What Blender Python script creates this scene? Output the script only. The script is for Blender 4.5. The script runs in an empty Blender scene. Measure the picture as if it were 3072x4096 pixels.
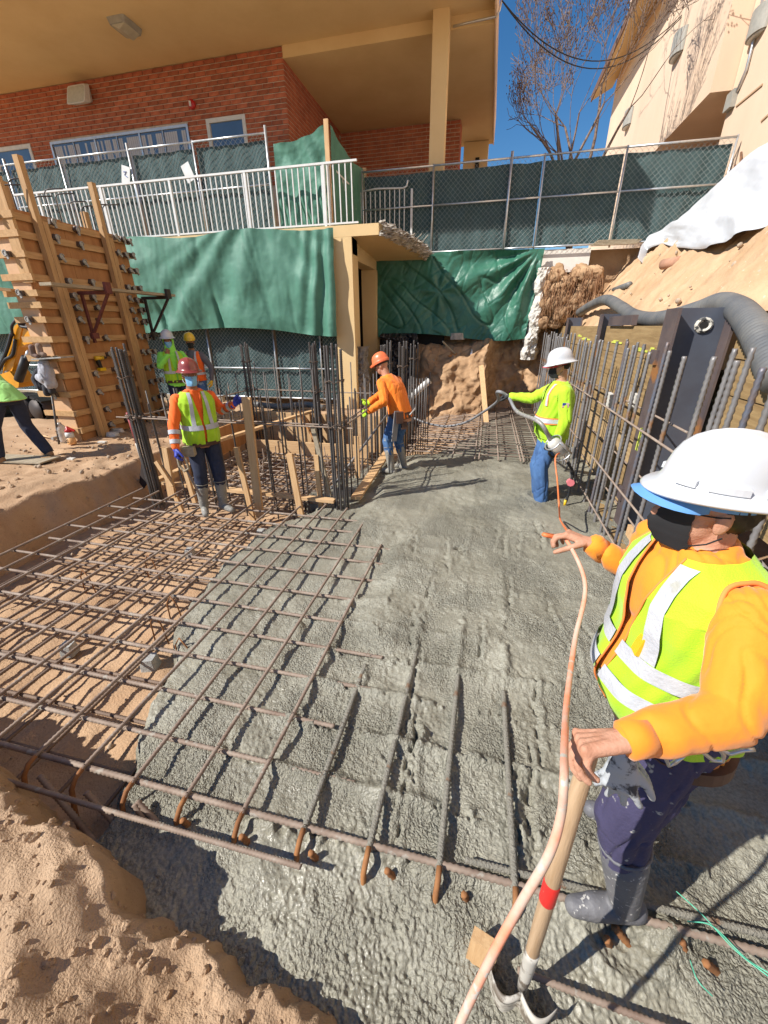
import bpy, bmesh, math, random
import numpy as np
from mathutils import Vector, Matrix, Quaternion
random.seed(7); rng = np.random.default_rng(11)
S = bpy.context.scene
COL = S.collection
# ------------------------------------------------------------------ camera
CAM_H = 2.05
FPX = 1614.0
_p, _r, _y = (math.radians(a) for a in (24.61, -0.56, 13.65))
_F0 = Vector((-math.sin(_y), math.cos(_y), 0)); _R0 = Vector((math.cos(_y), math.sin(_y), 0)); _Z = Vector((0, 0, 1))
cF = math.cos(_p)*_F0 - math.sin(_p)*_Z
_U = math.sin(_p)*_F0 + math.cos(_p)*_Z
cR = math.cos(_r)*_R0 + math.sin(_r)*_U
cU = -math.sin(_r)*_R0 + math.cos(_r)*_U
cam = bpy.data.cameras.new('camera'); camo = bpy.data.objects.new('camera', cam); COL.objects.link(camo)
camo.matrix_world = Matrix(((cR.x, cU.x, -cF.x, 0), (cR.y, cU.y, -cF.y, 0), (cR.z, cU.z, -cF.z, CAM_H), (0, 0, 0, 1)))
cam.sensor_fit = 'HORIZONTAL'; cam.sensor_width = 36; cam.lens = 36*FPX/3072
cam.clip_start = 0.02; cam.clip_end = 2000
S.camera = camo
S.render.resolution_x = 768; S.render.resolution_y = 1024
# ------------------------------------------------------------------ light
SUN_EL = math.radians(41.0)
SUN_DIR = Vector((-1.80, -1.24, 0)).normalized()            # horizontal direction towards the sun
toSun = SUN_DIR*math.cos(SUN_EL) + _Z*math.sin(SUN_EL)
W = bpy.data.worlds.new('World'); S.world = W; W.use_nodes = True
nt = W.node_tree; bg = nt.nodes['Background']
sky = nt.nodes.new('ShaderNodeTexSky'); sky.sky_type = 'NISHITA'; sky.sun_disc = False
sky.sun_elevation = SUN_EL; sky.sun_rotation = math.atan2(SUN_DIR.x, SUN_DIR.y)
sky.air_density = 1.0; sky.dust_density = 0.0; sky.ozone_density = 2.5; sky.altitude = 300
hs_ = nt.nodes.new('ShaderNodeHueSaturation'); hs_.inputs['Saturation'].default_value = 1.30; hs_.inputs['Hue'].default_value = 0.5
nt.links.new(sky.outputs['Color'], hs_.inputs['Color']); nt.links.new(hs_.outputs['Color'], bg.inputs['Color']); bg.inputs['Strength'].default_value = 0.092
sl = bpy.data.lights.new('sun', 'SUN'); sl.energy = 5.0; sl.angle = math.radians(0.5); sl.color = (1.0, 0.955, 0.88)
so = bpy.data.objects.new('sun', sl); COL.objects.link(so)
so.rotation_euler = toSun.to_track_quat('Z', 'Y').to_euler()
S.view_settings.view_transform = 'Standard'; S.view_settings.look = 'None'
S.view_settings.exposure = 0.46; S.view_settings.gamma = 1.0; S.view_settings.use_curve_mapping = False
S.cycles.max_bounces = 6; S.cycles.diffuse_bounces = 3; S.cycles.glossy_bounces = 2; S.cycles.transmission_bounces = 4; S.cycles.caustics_reflective = False; S.cycles.caustics_refractive = False
# ------------------------------------------------------------------ helpers
def V(*a): return Vector(a)
def ray(px, py): return cF*FPX + cR*(px-1536) + cU*(2048-py)
def at_z(px, py, z=0.0):
    d = ray(px, py); return V(0, 0, CAM_H) + d*((z-CAM_H)/d.z)
def at_y(px, py, Y):
    d = ray(px, py); return V(0, 0, CAM_H) + d*(Y/d.y)
def at_x(px, py, X):
    d = ray(px, py); return V(0, 0, CAM_H) + d*(X/d.x)
BASE = {}
def link(name, data, parent=None):
    o = bpy.data.objects.new(name, data); COL.objects.link(o)
    if parent is not None: o.parent = parent
    return o
def thing(name, label, cat, loc=(0, 0, 0), group=None):
    o = bpy.data.objects.new(name, None); COL.objects.link(o); o.empty_display_size = 0.05
    o.location = loc; BASE[o.name] = Vector(loc)
    o['label'] = label; o['category'] = cat
    if group: o['group'] = group
    return o
def tag(o, label, cat, group=None):
    o['label'] = label; o['category'] = cat
    if group: o['group'] = group
    return o
def struct(o): o['kind'] = 'structure'; return o
def stuff(o): o['kind'] = 'stuff'; return o
def base_of(o): return BASE.get(o.name, Vector((0, 0, 0))) if o is not None else Vector((0, 0, 0))
class MB:
    """collects shapes (world coordinates) into one mesh"""
    def __init__(s): s.v = []; s.f = []
    def add(s, vs, fs):
        k = len(s.v); s.v.extend(tuple(v) for v in vs); s.f.extend(tuple(i+k for i in f) for f in fs); return s
    def box(s, c, size, rot=None):
        hx, hy, hz = (d/2 for d in size); c = Vector(c)
        vs = [Vector((x, y, z)) for x in (-hx, hx) for y in (-hy, hy) for z in (-hz, hz)]
        if rot is not None: vs = [rot @ v for v in vs]
        return s.add([v+c for v in vs], [(0, 1, 3, 2), (4, 6, 7, 5), (0, 4, 5, 1), (2, 3, 7, 6), (0, 2, 6, 4), (1, 5, 7, 3)])
    def bb(s, a, b):
        a = Vector(a); b = Vector(b); return s.box((a+b)/2, [abs(x) for x in (b-a)])
    def beam(s, a, b, w, h, up=(0, 0, 1)):
        """rectangular bar from a to b, w across, h along up"""
        a = Vector(a); b = Vector(b); d = (b-a); L = d.length; d.normalize(); up = Vector(up)
        r = d.cross(up)
        if r.length < 1e-4: r = d.cross(Vector((1, 0, 0)))
        r.normalize(); u = r.cross(d)
        M = Matrix((r, d, u)).transposed()
        return s.box((a+b)/2, (w, L, h), M)
    def tube(s, path, r, n=8, caps=True, closed=False):
        P = [Vector(p) for p in path]; m = len(P)
        R = r if isinstance(r, (list, tuple)) else [r]*m
        T = []
        for i in range(m):
            a = P[(i-1) % m] if (closed or i > 0) else P[0]; b = P[(i+1) % m] if (closed or i < m-1) else P[-1]
            t = (b-a); T.append(t.normalized() if t.length > 1e-9 else Vector((0, 0, 1)))
        u = T[0].cross(Vector((0, 0, 1)))
        if u.length < 0.05: u = T[0].cross(Vector((1, 0, 0)))
        u.normalize(); vs = []
        for i in range(m):
            if i: 
                u = u - T[i]*u.dot(T[i])
                if u.length < 1e-6: u = T[i].orthogonal()
                u.normalize()
            w = T[i].cross(u)
            for k in range(n):
                a = 2*math.pi*k/n; vs.append(P[i] + (u*math.cos(a) + w*math.sin(a))*R[i])
        fs = []
        for i in range(m if closed else m-1):
            j = (i+1) % m
            for k in range(n):
                k2 = (k+1) % n; fs.append((i*n+k, i*n+k2, j*n+k2, j*n+k))
        if caps and not closed:
            fs.append(tuple(range(n-1, -1, -1))); fs.append(tuple((m-1)*n+k for k in range(n)))
        return s.add(vs, fs)
    def lathe(s, prof, n=24, M=None, sx=1.0, sy=1.0):
        """profile of (r, z) turned about z"""
        vs = []; m = len(prof)
        for (r, z) in prof:
            for k in range(n):
                a = 2*math.pi*k/n; v = Vector((r*math.cos(a)*sx, r*math.sin(a)*sy, z)); vs.append(M @ v if M is not None else v)
        fs = [(i*n+k, i*n+(k+1) % n, (i+1)*n+(k+1) % n, (i+1)*n+k) for i in range(m-1) for k in range(n)]
        if prof[0][0] > 1e-6: fs.append(tuple(range(n-1, -1, -1)))
        if prof[-1][0] > 1e-6: fs.append(tuple((m-1)*n+k for k in range(n)))
        return s.add(vs, fs)
    def sphere(s, c, r, n=12, M=None):
        c = Vector(c); r = Vector(r) if isinstance(r, (tuple, list, Vector)) else Vector((r, r, r))
        m = max(4, n//2); vs = []; fs = []
        for i in range(m+1):
            t = math.pi*i/m
            for k in range(n):
                a = 2*math.pi*k/n; v = Vector((r.x*math.sin(t)*math.cos(a), r.y*math.sin(t)*math.sin(a), -r.z*math.cos(t)))
                vs.append(c + (M @ v if M is not None else v))
        for i in range(m):
            for k in range(n): fs.append((i*n+k, i*n+(k+1) % n, (i+1)*n+(k+1) % n, (i+1)*n+k))
        return s.add(vs, fs)
    def capsule(s, a, b, ra, rb, n=14, flat=None):
        """rounded cone; flat = (axis vector, factor) squashes the section along an axis"""
        a = Vector(a); b = Vector(b); d = b-a; L = d.length
        d = d/L if L > 1e-6 else Vector((0, 0, 1))
        pts = []
        for i in range(6): t = math.pi/2*i/5; pts.append((-ra*math.cos(t), ra*math.sin(t)))
        for i in range(1, 6): t = math.pi/2*i/5; pts.append((L+rb*math.sin(t), rb*math.cos(t)))
        pts.insert(6, (L, rb))
        u = d.orthogonal().normalized(); w = d.cross(u); vs = []
        if flat is not None:
            fx = Vector(flat[0]); fx = (fx - d*fx.dot(d)).normalized(); u = fx; w = d.cross(u)
        fk = flat[1] if flat is not None else 1.0
        for (z, r) in pts:
            for k in range(n):
                t = 2*math.pi*k/n; vs.append(a + d*z + (u*math.cos(t)*fk + w*math.sin(t))*r)
        m = len(pts)
        fs = [(i*n+k, i*n+(k+1) % n, (i+1)*n+(k+1) % n, (i+1)*n+k) for i in range(m-1) for k in range(n)]
        return s.add(vs, fs)
    def loft(s, rings, n=24, power=2.0, caps=True):
        """rings of (centre, right vec, fwd vec, rx, ry): superelliptic sections"""
        vs = []; m = len(rings)
        for (c, rt, fw, rx, ry) in rings:
            c = Vector(c); rt = Vector(rt); fw = Vector(fw)
            for k in range(n):
                a = 2*math.pi*k/n; ca, sa = math.cos(a), math.sin(a)
                vs.append(c + rt*rx*math.copysign(abs(ca)**(2/power), ca) + fw*ry*math.copysign(abs(sa)**(2/power), sa))
        fs = [(i*n+k, i*n+(k+1) % n, (i+1)*n+(k+1) % n, (i+1)*n+k) for i in range(m-1) for k in range(n)]
        if caps: fs.append(tuple(range(n-1, -1, -1))); fs.append(tuple((m-1)*n+k for k in range(n)))
        return s.add(vs, fs)
    def prism(s, poly, ext):
        """polygon (3d points) extruded by vector ext"""
        P = [Vector(p) for p in poly]; e = Vector(ext); n = len(P)
        fs = [tuple(range(n-1, -1, -1)), tuple(range(n, 2*n))] + [(k, (k+1) % n, n+(k+1) % n, n+k) for k in range(n)]
        return s.add(P + [p+e for p in P], fs)
    def build(s, name, mat, parent=None, smooth=False, fix=True):
        me = bpy.data.meshes.new(name); b = base_of(parent)
        me.from_pydata([(x-b.x, y-b.y, z-b.z) for x, y, z in s.v], [], s.f)
        if fix:
            bm = bmesh.new(); bm.from_mesh(me); bmesh.ops.recalc_face_normals(bm, faces=bm.faces); bm.to_mesh(me); bm.free()
        if smooth: me.polygons.foreach_set('use_smooth', [True]*len(me.polygons))
        me.materials.append(mat)
        o = link(name, me, parent)
        BASE[o.name] = b
        return o
def np_mesh(name, verts, quads, mat, parent=None, smooth=True):
    me = bpy.data.meshes.new(name); b = base_of(parent)
    verts = np.asarray(verts, dtype=np.float32) - np.array(b, dtype=np.float32); quads = np.asarray(quads, dtype=np.int32)
    me.vertices.add(len(verts)); me.vertices.foreach_set('co', verts.ravel())
    k = quads.shape[1]
    me.loops.add(quads.size); me.loops.foreach_set('vertex_index', quads.ravel())
    me.polygons.add(len(quads)); me.polygons.foreach_set('loop_start', np.arange(0, quads.size, k, dtype=np.int32))
    me.polygons.foreach_set('loop_total', np.full(len(quads), k, dtype=np.int32))
    me.polygons.foreach_set('use_smooth', np.full(len(quads), smooth))
    me.update(calc_edges=True); me.validate()
    me.materials.append(mat)
    o = link(name, me, parent); BASE[o.name] = b
    return o
def grid_quads(nu, nv):
    i = np.arange((nu-1)*(nv-1)); r = i//(nv-1); c = i % (nv-1); a = r*nv+c
    return np.stack([a, a+nv, a+nv+1, a+1], 1)
def sheet(name, P, mat, parent=None, nu=60, nv=60, smooth=True):
    """P(u, v) -> arrays x, y, z over the unit square"""
    u, v = np.meshgrid(np.linspace(0, 1, nu), np.linspace(0, 1, nv), indexing='ij')
    x, y, z = P(u, v); vs = np.stack([np.broadcast_to(a, u.shape).ravel() for a in (x, y, z)], 1)
    return np_mesh(name, vs, grid_quads(nu, nv), mat, parent, smooth)
# --- noise
_perm = rng.permutation(512).astype(np.int64); _perm = np.concatenate([_perm, _perm, _perm])
_ang = rng.random(1536)*2*np.pi; _gx = np.cos(_ang); _gy = np.sin(_ang)
def pn(x, y, seed=0):
    x = np.asarray(x, float) + seed*17.31; y = np.asarray(y, float) + seed*9.77
    xi = np.floor(x).astype(np.int64); yi = np.floor(y).astype(np.int64); xf = x-xi; yf = y-yi
    def g(ix, iy, dx, dy):
        h = _perm[(_perm[ix & 511] + iy) & 511]; return _gx[h]*dx + _gy[h]*dy
    u = xf*xf*xf*(xf*(xf*6-15)+10); w = yf*yf*yf*(yf*(yf*6-15)+10)
    a = g(xi, yi, xf, yf); b = g(xi+1, yi, xf-1, yf); c = g(xi, yi+1, xf, yf-1); d = g(xi+1, yi+1, xf-1, yf-1)
    return 1.5*((a*(1-u)+b*u)*(1-w) + (c*(1-u)+d*u)*w)
def fbm(x, y, oct=4, seed=0, gain=0.5):
    t = 0; a = 1.0
    for k in range(oct): t = t + a*pn(x*2**k, y*2**k, seed+k*3); a *= gain
    return t
def sstep(a, b, x):
    t = np.clip((x-a)/(b-a), 0, 1); return t*t*(3-2*t)
# --- materials
MATS = {}
def lin(c): return tuple(((x/12.92) if x <= 0.04045 else ((x+0.055)/1.055)**2.4) for x in c)
def mat(name, col, rough=0.6, var=0.0, scale=6.0, bump=0.0, bscale=40.0, col2=None, metal=0.0, detail=6, stretch=None,
        spec=0.5, alpha=1.0, trans=0.0, coat=0.0, sheen=0.0, speck=None, bdetail=4, mixlo=0.35, mixhi=0.65, sss=0.0):
    """procedural principled material: two tones mixed by noise, optional specks, noise bump"""
    if name in MATS: return MATS[name]
    m = bpy.data.materials.new(name); m.use_nodes = True; N = m.node_tree.nodes; L = m.node_tree.links
    b = N['Principled BSDF']
    tc = N.new('ShaderNodeTexCoord'); mp = N.new('ShaderNodeMapping'); L.new(tc.outputs['Object'], mp.inputs['Vector'])
    if stretch: mp.inputs['Scale'].default_value = stretch
    if col2 is None: col2 = tuple(max(0, c*(1-var)) for c in col)
    n1 = N.new('ShaderNodeTexNoise'); n1.inputs['Scale'].default_value = scale; n1.inputs['Detail'].default_value = detail; n1.inputs['Roughness'].default_value = 0.62
    L.new(mp.outputs['Vector'], n1.inputs['Vector'])
    cr = N.new('ShaderNodeValToRGB'); cr.color_ramp.elements[0].position = mixlo; cr.color_ramp.elements[1].position = mixhi
    cr.color_ramp.elements[0].color = (*col2, 1); cr.color_ramp.elements[1].color = (*col, 1)
    L.new(n1.outputs['Fac'], cr.inputs['Fac']); out = cr.outputs['Color']
    if speck:
        sc, thr, scol = speck
        n3 = N.new('ShaderNodeTexNoise'); n3.inputs['Scale'].default_value = sc; n3.inputs['Detail'].default_value = 3
        L.new(tc.outputs['Object'], n3.inputs['Vector'])
        r3 = N.new('ShaderNodeValToRGB'); r3.color_ramp.elements[0].position = thr; r3.color_ramp.elements[1].position = min(1, thr+0.05)
        L.new(n3.outputs['Fac'], r3.inputs['Fac'])
        mx = N.new('ShaderNodeMix'); mx.data_type = 'RGBA'; L.new(r3.outputs['Color'], mx.inputs['Factor'])
        L.new(out, mx.inputs['A']); mx.inputs['B'].default_value = (*scol, 1); out = mx.outputs['Result']
    L.new(out, b.inputs['Base Color'])
    b.inputs['Roughness'].default_value = rough; b.inputs['Metallic'].default_value = metal
    b.inputs['Specular IOR Level'].default_value = spec; b.inputs['Alpha'].default_value = alpha
    b.inputs['Transmission Weight'].default_value = trans; b.inputs['Coat Weight'].default_value = coat
    if sheen: b.inputs['Sheen Weight'].default_value = sheen
    if sss:
        b.inputs['Subsurface Weight'].default_value = sss; b.inputs['Subsurface Scale'].default_value = 0.02
        b.inputs['Subsurface Radius'].default_value = (1.0, 0.35, 0.2)
    if bump:
        n2 = N.new('ShaderNodeTexNoise'); n2.inputs['Scale'].default_value = bscale; n2.inputs['Detail'].default_value = bdetail
        L.new(mp.outputs['Vector'], n2.inputs['Vector'])
        bp = N.new('ShaderNodeBump'); bp.inputs['Strength'].default_value = min(1.0, bump); bp.inputs['Distance'].default_value = 0.01*max(1.0, bump)
        L.new(n2.outputs['Fac'], bp.inputs['Height']); L.new(bp.outputs['Normal'], b.inputs['Normal'])
    MATS[name] = m
    return m
# ================================================================== ground and concrete
M_dirt = mat('dry_dirt', (0.52, 0.350, 0.215), 0.95, scale=2.2, col2=(0.40, 0.250, 0.145), bump=0.9, bscale=60, speck=(55, 0.66, (0.26, 0.16, 0.09)), detail=9, spec=0.2, bdetail=8)
M_dirtfine = mat('bank_dirt', (0.50, 0.345, 0.220), 0.95, scale=3.0, col2=(0.38, 0.250, 0.150), bump=1.0, bscale=130, speck=(90, 0.66, (0.27, 0.18, 0.11)), detail=10, spec=0.2, bdetail=9)
M_slope = mat('slope_dirt', (0.57, 0.385, 0.235), 0.95, scale=1.6, col2=(0.44, 0.28, 0.155), bump=1.0, bscale=30, speck=(26, 0.68, (0.62, 0.49, 0.36)), detail=9, spec=0.2, bdetail=8)
M_cut = mat('cut_earth', (0.48, 0.315, 0.185), 0.95, scale=2.4, col2=(0.31, 0.185, 0.10), bump=1.0, bscale=35, detail=9, spec=0.2, bdetail=8)
def make_concrete_mat():
    m = bpy.data.materials.new('wet_concrete'); m.use_nodes = True; N = m.node_tree.nodes; L = m.node_tree.links; b = N['Principled BSDF']
    tc = N.new('ShaderNodeTexCoord')
    n = N.new('ShaderNodeTexNoise'); n.inputs['Scale'].default_value = 1.3; n.inputs['Detail'].default_value = 8; L.new(tc.outputs['Object'], n.inputs['Vector'])
    cr = N.new('ShaderNodeValToRGB'); e = cr.color_ramp.elements; e[0].position = 0.36; e[0].color = (0.228, 0.214, 0.166, 1); e[1].position = 0.66; e[1].color = (0.330, 0.314, 0.252, 1)
    L.new(n.outputs['Fac'], cr.inputs['Fac'])
    n4 = N.new('ShaderNodeTexNoise'); n4.inputs['Scale'].default_value = 75; n4.inputs['Detail'].default_value = 3; L.new(tc.outputs['Object'], n4.inputs['Vector'])
    r4 = N.new('ShaderNodeValToRGB'); r4.color_ramp.elements[0].position = 0.3; r4.color_ramp.elements[0].color = (0.62, 0.62, 0.62, 1); r4.color_ramp.elements[1].position = 0.62; r4.color_ramp.elements[1].color = (1.12, 1.12, 1.1, 1)
    L.new(n4.outputs['Fac'], r4.inputs['Fac'])
    mu = N.new('ShaderNodeMix'); mu.data_type = 'RGBA'; mu.blend_type = 'MULTIPLY'; mu.inputs['Factor'].default_value = 0.8
    L.new(cr.outputs['Color'], mu.inputs['A']); L.new(r4.outputs['Color'], mu.inputs['B']); L.new(mu.outputs['Result'], b.inputs['Base Color'])
    nr = N.new('ShaderNodeTexNoise'); nr.inputs['Scale'].default_value = 5; nr.inputs['Detail'].default_value = 5; L.new(tc.outputs['Object'], nr.inputs['Vector'])
    rr = N.new('ShaderNodeMapRange'); rr.inputs['From Min'].default_value = 0.35; rr.inputs['From Max'].default_value = 0.65; rr.inputs['To Min'].default_value = 0.33; rr.inputs['To Max'].default_value = 0.70
    L.new(nr.outputs['Fac'], rr.inputs['Value']); L.new(rr.outputs['Result'], b.inputs['Roughness'])
    v = N.new('ShaderNodeTexVoronoi'); v.inputs['Scale'].default_value = 82; v.feature = 'F1'
    wv = N.new('ShaderNodeTexNoise'); wv.inputs['Scale'].default_value = 34; wv.inputs['Detail'].default_value = 3; L.new(tc.outputs['Object'], wv.inputs['Vector'])
    mxv = N.new('ShaderNodeMix'); mxv.data_type = 'RGBA'; mxv.blend_type = 'ADD'; mxv.inputs['Factor'].default_value = 0.035; L.new(tc.outputs['Object'], mxv.inputs['A']); L.new(wv.outputs['Color'], mxv.inputs['B']); L.new(mxv.outputs['Result'], v.inputs['Vector'])
    n2 = N.new('ShaderNodeTexNoise'); n2.inputs['Scale'].default_value = 95; n2.inputs['Detail'].default_value = 5; L.new(tc.outputs['Object'], n2.inputs['Vector'])
    ad = N.new('ShaderNodeMath'); ad.operation = 'MULTIPLY_ADD'; L.new(v.outputs['Distance'], ad.inputs[0]); ad.inputs[1].default_value = -1.1; L.new(n2.outputs['Fac'], ad.inputs[2])
    ms = N.new('ShaderNodeTexNoise'); ms.inputs['Scale'].default_value = 1.7; ms.inputs['Detail'].default_value = 4; L.new(tc.outputs['Object'], ms.inputs['Vector'])
    mr = N.new('ShaderNodeMapRange'); mr.inputs['From Min'].default_value = 0.40; mr.inputs['From Max'].default_value = 0.58; mr.inputs['To Min'].default_value = 0.22; mr.inputs['To Max'].default_value = 1.0; L.new(ms.outputs['Fac'], mr.inputs['Value'])
    bp = N.new('ShaderNodeBump'); bp.inputs['Distance'].default_value = 0.013; L.new(mr.outputs['Result'], bp.inputs['Strength'])
    L.new(ad.outputs['Value'], bp.inputs['Height']); L.new(bp.outputs['Normal'], b.inputs['Normal'])
    b.inputs['Specular IOR Level'].default_value = 0.5
    return m
M_conc = make_concrete_mat(); MATS['wet_concrete'] = M_conc
# far ground far below the built part, so nothing ends at an edge
struct(MB().add([(-300, -300, -0.7), (300, -300, -0.7), (300, 300, -0.7), (-300, 300, -0.7)], [(0, 1, 2, 3)]).build('ground', M_dirt))
# pit floor
nu, nv = 190, 300
u, v = np.meshgrid(np.linspace(-5.4, 2.3, nu), np.linspace(0.1, 12.4, nv), indexing='ij')
z = -0.36 + 0.035*fbm(u*1.4, v*1.4, 4, 3) + 0.012*fbm(u*9, v*9, 3, 8)
struct(np_mesh('pit_floor', np.stack([u.ravel(), v.ravel(), z.ravel()], 1), grid_quads(nu, nv), M_dirt))
# earth shelf on the left and behind the pit
xs = np.unique(np.concatenate([np.linspace(-18, -6.6, 90), np.linspace(-6.6, -4.3, 90), np.linspace(-4.3, -1.6, 60)])); ys = np.linspace(-2.5, 12.6, 300)
u, v = np.meshgrid(xs, ys, indexing='ij')
ex = -4.95 + 0.10*fbm(v*0.9, v*0+3, 3, 5) + 0.05*fbm(v*4, u*4, 3, 6); ey = 7.75 + 0.12*fbm(u*1.1, u*0+1, 3, 9)
mL = sstep(0.16, -0.14, u-ex); mB = sstep(-0.15, 0.2, v-ey)*sstep(-1.7, -2.1, u)
top = 0.30 + 0.05*fbm(u*0.7, v*0.7, 4, 12) + 0.018*fbm(u*5, v*5, 4, 15) - 0.06*np.exp(-((u-ex+0.2)/0.22)**2)
z = np.maximum(mL, mB); z = -0.55 + (top+0.55)*z + 0.05*fbm(u*6, v*6, 3, 21)*z*(1-z)*4
SHELF = (u.ravel().copy(), v.ravel().copy(), z.ravel().copy())
struct(np_mesh('dirt_shelf', np.stack([u.ravel(), v.ravel(), z.ravel()], 1), grid_quads(len(xs), len(ys)), M_dirt))
# near bank the photographer stands on
nu, nv = 620, 260
u, v = np.meshgrid(np.linspace(-4.9, 1.6, nu), np.concatenate([np.linspace(-2.4, 0.05, 70), np.linspace(0.06, 1.02, 190)]), indexing='ij')
edge = np.interp(u, [-5.2, -2.6, -2.05, -1.65, -1.40, -1.15, -0.68, -0.38, -0.15, 0.1, 0.6, 1.6], [0.95, 0.82, 0.74, 0.60, 0.64, 0.53, 0.50, 0.44, 0.38, 0.20, 0.08, 0.02])
edge = edge + 0.055*fbm(u*3.1, u*0+2, 3, 31) + 0.02*fbm(u*13, v*6, 3, 33)
m = sstep(0.13, -0.10, v-edge-0.05)
bt = np.interp(u, [-5, -1.7, -1.35, -1.1, -0.85, -0.55, -0.25, 0.1, 0.5], [0.36, 0.30, 0.25, 0.13, 0.03, 0.0, 0.05, 0.0, -0.02]) + 0.05*fbm(u*1.6, v*1.6, 3, 40) + 0.42*sstep(0.40, -0.5, v)*sstep(-1.6, -1.0, u)
clod = sstep(-0.05, 0.45, fbm(u*2.1+4, v*2.1, 3, 58))
rid = 0.03*(0.5-np.abs(fbm(u*1.9+v*1.4, v*2.6-u*1.2, 3, 44))) + (0.006+0.024*clod)*np.maximum(fbm(u*8, v*8, 4, 47, 0.5), -0.12) + (0.0022+0.006*clod)*fbm(u*34, v*34, 3, 49)
str_ = 0.007*np.sin(44*(v*0.9+u*0.42)+4*fbm(u*2, v*2, 2, 51))*sstep(-0.9, -1.3, u)
z = -0.5 + (bt+0.5)*m + (rid*1.3+str_)*m + 0.06*fbm(u*5, v*5, 4, 55)*m*(1-m)*4
BANK = (u.ravel().copy(), v.ravel().copy(), z.ravel().copy(), m.ravel().copy())
struct(np_mesh('dirt_bank', np.stack([u.ravel(), v.ravel(), z.ravel()], 1), grid_quads(nu, nv), M_dirtfine))
# slope above the shoring wall
nu, nv = 200, 330
u, v = np.meshgrid(np.concatenate([np.linspace(0, 1, nu)]), np.linspace(-1.5, 13.2, nv), indexing='ij')
x0 = np.where(v < 4.56, 2.14, 1.78); xx = x0 + (4.75-x0)*u
topz = 4.55 - 0.85*sstep(9.3, 11.6, v)
zz = 1.93 + np.minimum(1.18*(xx-1.85), (topz-1.93) + 0.12*(xx-4)) 
zz = np.where(v < 4.56, np.minimum(zz, 1.2+1.18*(xx-1.85)+0.6), zz)
zz += 0.13*fbm(xx*0.9, v*0.9, 4, 61)*sstep(0, 0.12, u) + 0.035*fbm(xx*4+zz*3, v*4, 4, 63)*sstep(0, 0.05, u)
struct(np_mesh('dirt_slope', np.stack([xx.ravel(), v.ravel(), zz.ravel()], 1), grid_quads(nu, nv), M_slope))
# the upper yard behind the fence
struct(MB().bb((-3.3, 12.35, 1.0), (60, 90, 3.70)).build('upper_yard', M_dirt))
# cut earth face and mound at the end of the trench
nu, nv = 260, 150
u, v = np.meshgrid(np.linspace(-2.6, 1.9, nu), np.linspace(0, 1, nv), indexing='ij')
topx = np.interp(u, [-2.6, -1.6, -1.2, -0.5, -0.05, 0.15, 1.0, 1.9], [1.2, 1.35, 1.15, 1.32, 1.62, 1.80, 1.88, 1.95])
fy = np.interp(u, [-2.6, -1.7, -1.45, -1.0, -0.3, 0.0, 0.10, 0.3, 1.2, 1.9], [11.3, 10.9, 10.55, 10.4, 10.35, 10.4, 11.4, 11.75, 11.85, 11.6])
t = np.clip(v/0.62, 0, 1); k = np.clip((v-0.62)/0.38, 0, 1)
zf = -0.45 + (topx+0.45)*t
nz = fbm(u*1.8, zf*1.5, 3, 71); nz2 = fbm(u*7, zf*7, 4, 75)
yf = fy + 0.45*t**1.5 + 0.17*nz + 0.022*nz2 - 0.25*np.exp(-((t-0.12)/0.1)**2)*0.6
yt = yf*(1-k) + 12.5*k; zt = zf + (1.86-topx)*k*0.9 + 0.05*fbm(u*5, yt*5, 4, 77)*sstep(0, .15, k)
xt = u + 0.05*fbm(zf*5, u*5, 3, 79)
struct(np_mesh('earth_cut', np.stack([xt.ravel(), yt.ravel(), zt.ravel()], 1), grid_quads(nu, nv), M_cut))
# ------------------------------------------------------------------ wet concrete
A_BARS = [-4.58+0.305*i for i in range(17)]          # bars running away from the camera
B_BARS = [0.95, 1.20, 1.48, 1.78, 2.06, 2.35, 2.64, 2.95, 3.24, 3.53, 3.82, 4.10]
def S2(px, py, z=-0.12): p = at_z(px, py, z); return (p.x, p.y)
front = [S2(x*0.926, 1900+y*0.926) for x, y in ((1150, 235), (1110, 265), (1050, 320), (965, 390), (925, 440), (850, 540), (775, 640), (775, 720), (765, 800), (735, 880), (690, 940), (655, 1000), (640, 1085), (600, 1170))]
front += [S2(x*0.926, 2900+y*0.926, -0.2) for x, y in ((640, 190), (600, 250), (550, 330), (520, 430), (430, 540), (330, 640))]
poly = [(-1.95, 4.45)] + front + [(-2.0, 0.3), (-0.6, 0.0), (2.4, -0.6), (2.4, 12.3), (0.5, 12.3), (0.15, 10.6), (-0.15, 9.0), (-0.75, 7.55), (-1.3, 7.0), (-1.75, 6.6), (-2.0, 5.6), (-2.3, 4.95)]
PX = np.array([p[0] for p in poly]); PY = np.array([p[1] for p in poly])
nr, na = 880, 700
rr = np.geomspace(0.22, 14.5, nr); aa = np.linspace(math.radians(-76), math.radians(88), na)
Rg, Ag = np.meshgrid(rr, aa, indexing='ij')
cx = (Rg*np.sin(Ag)).ravel(); cy = (Rg*np.cos(Ag)).ravel() - 0.15
keep = (cx > -3.2) & (cx < 2.2) & (cy > -0.9) & (cy < 12.35)
def sdist(x, y):
    d = np.full(x.shape, 1e9); ins = np.zeros(x.shape, bool); n = len(PX)
    for i in range(n):
        ax, ay = PX[i], PY[i]; bx, by = PX[(i+1) % n], PY[(i+1) % n]
        ex, ey = bx-ax, by-ay; L2 = ex*ex+ey*ey
        t = np.clip(((x-ax)*ex+(y-ay)*ey)/L2, 0, 1); d = np.minimum(d, np.hypot(x-ax-t*ex, y-ay-t*ey))
        c = ((ay > y) != (by > y)) & (x < ex*(y-ay)/(ey if abs(ey) > 1e-12 else 1e-12)+ax); ins ^= c
    return np.where(ins, d, -d)
X = cx; Y = cy
sd = np.full(X.shape, -1.0); sd[keep] = sdist(X[keep], Y[keep])
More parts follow.
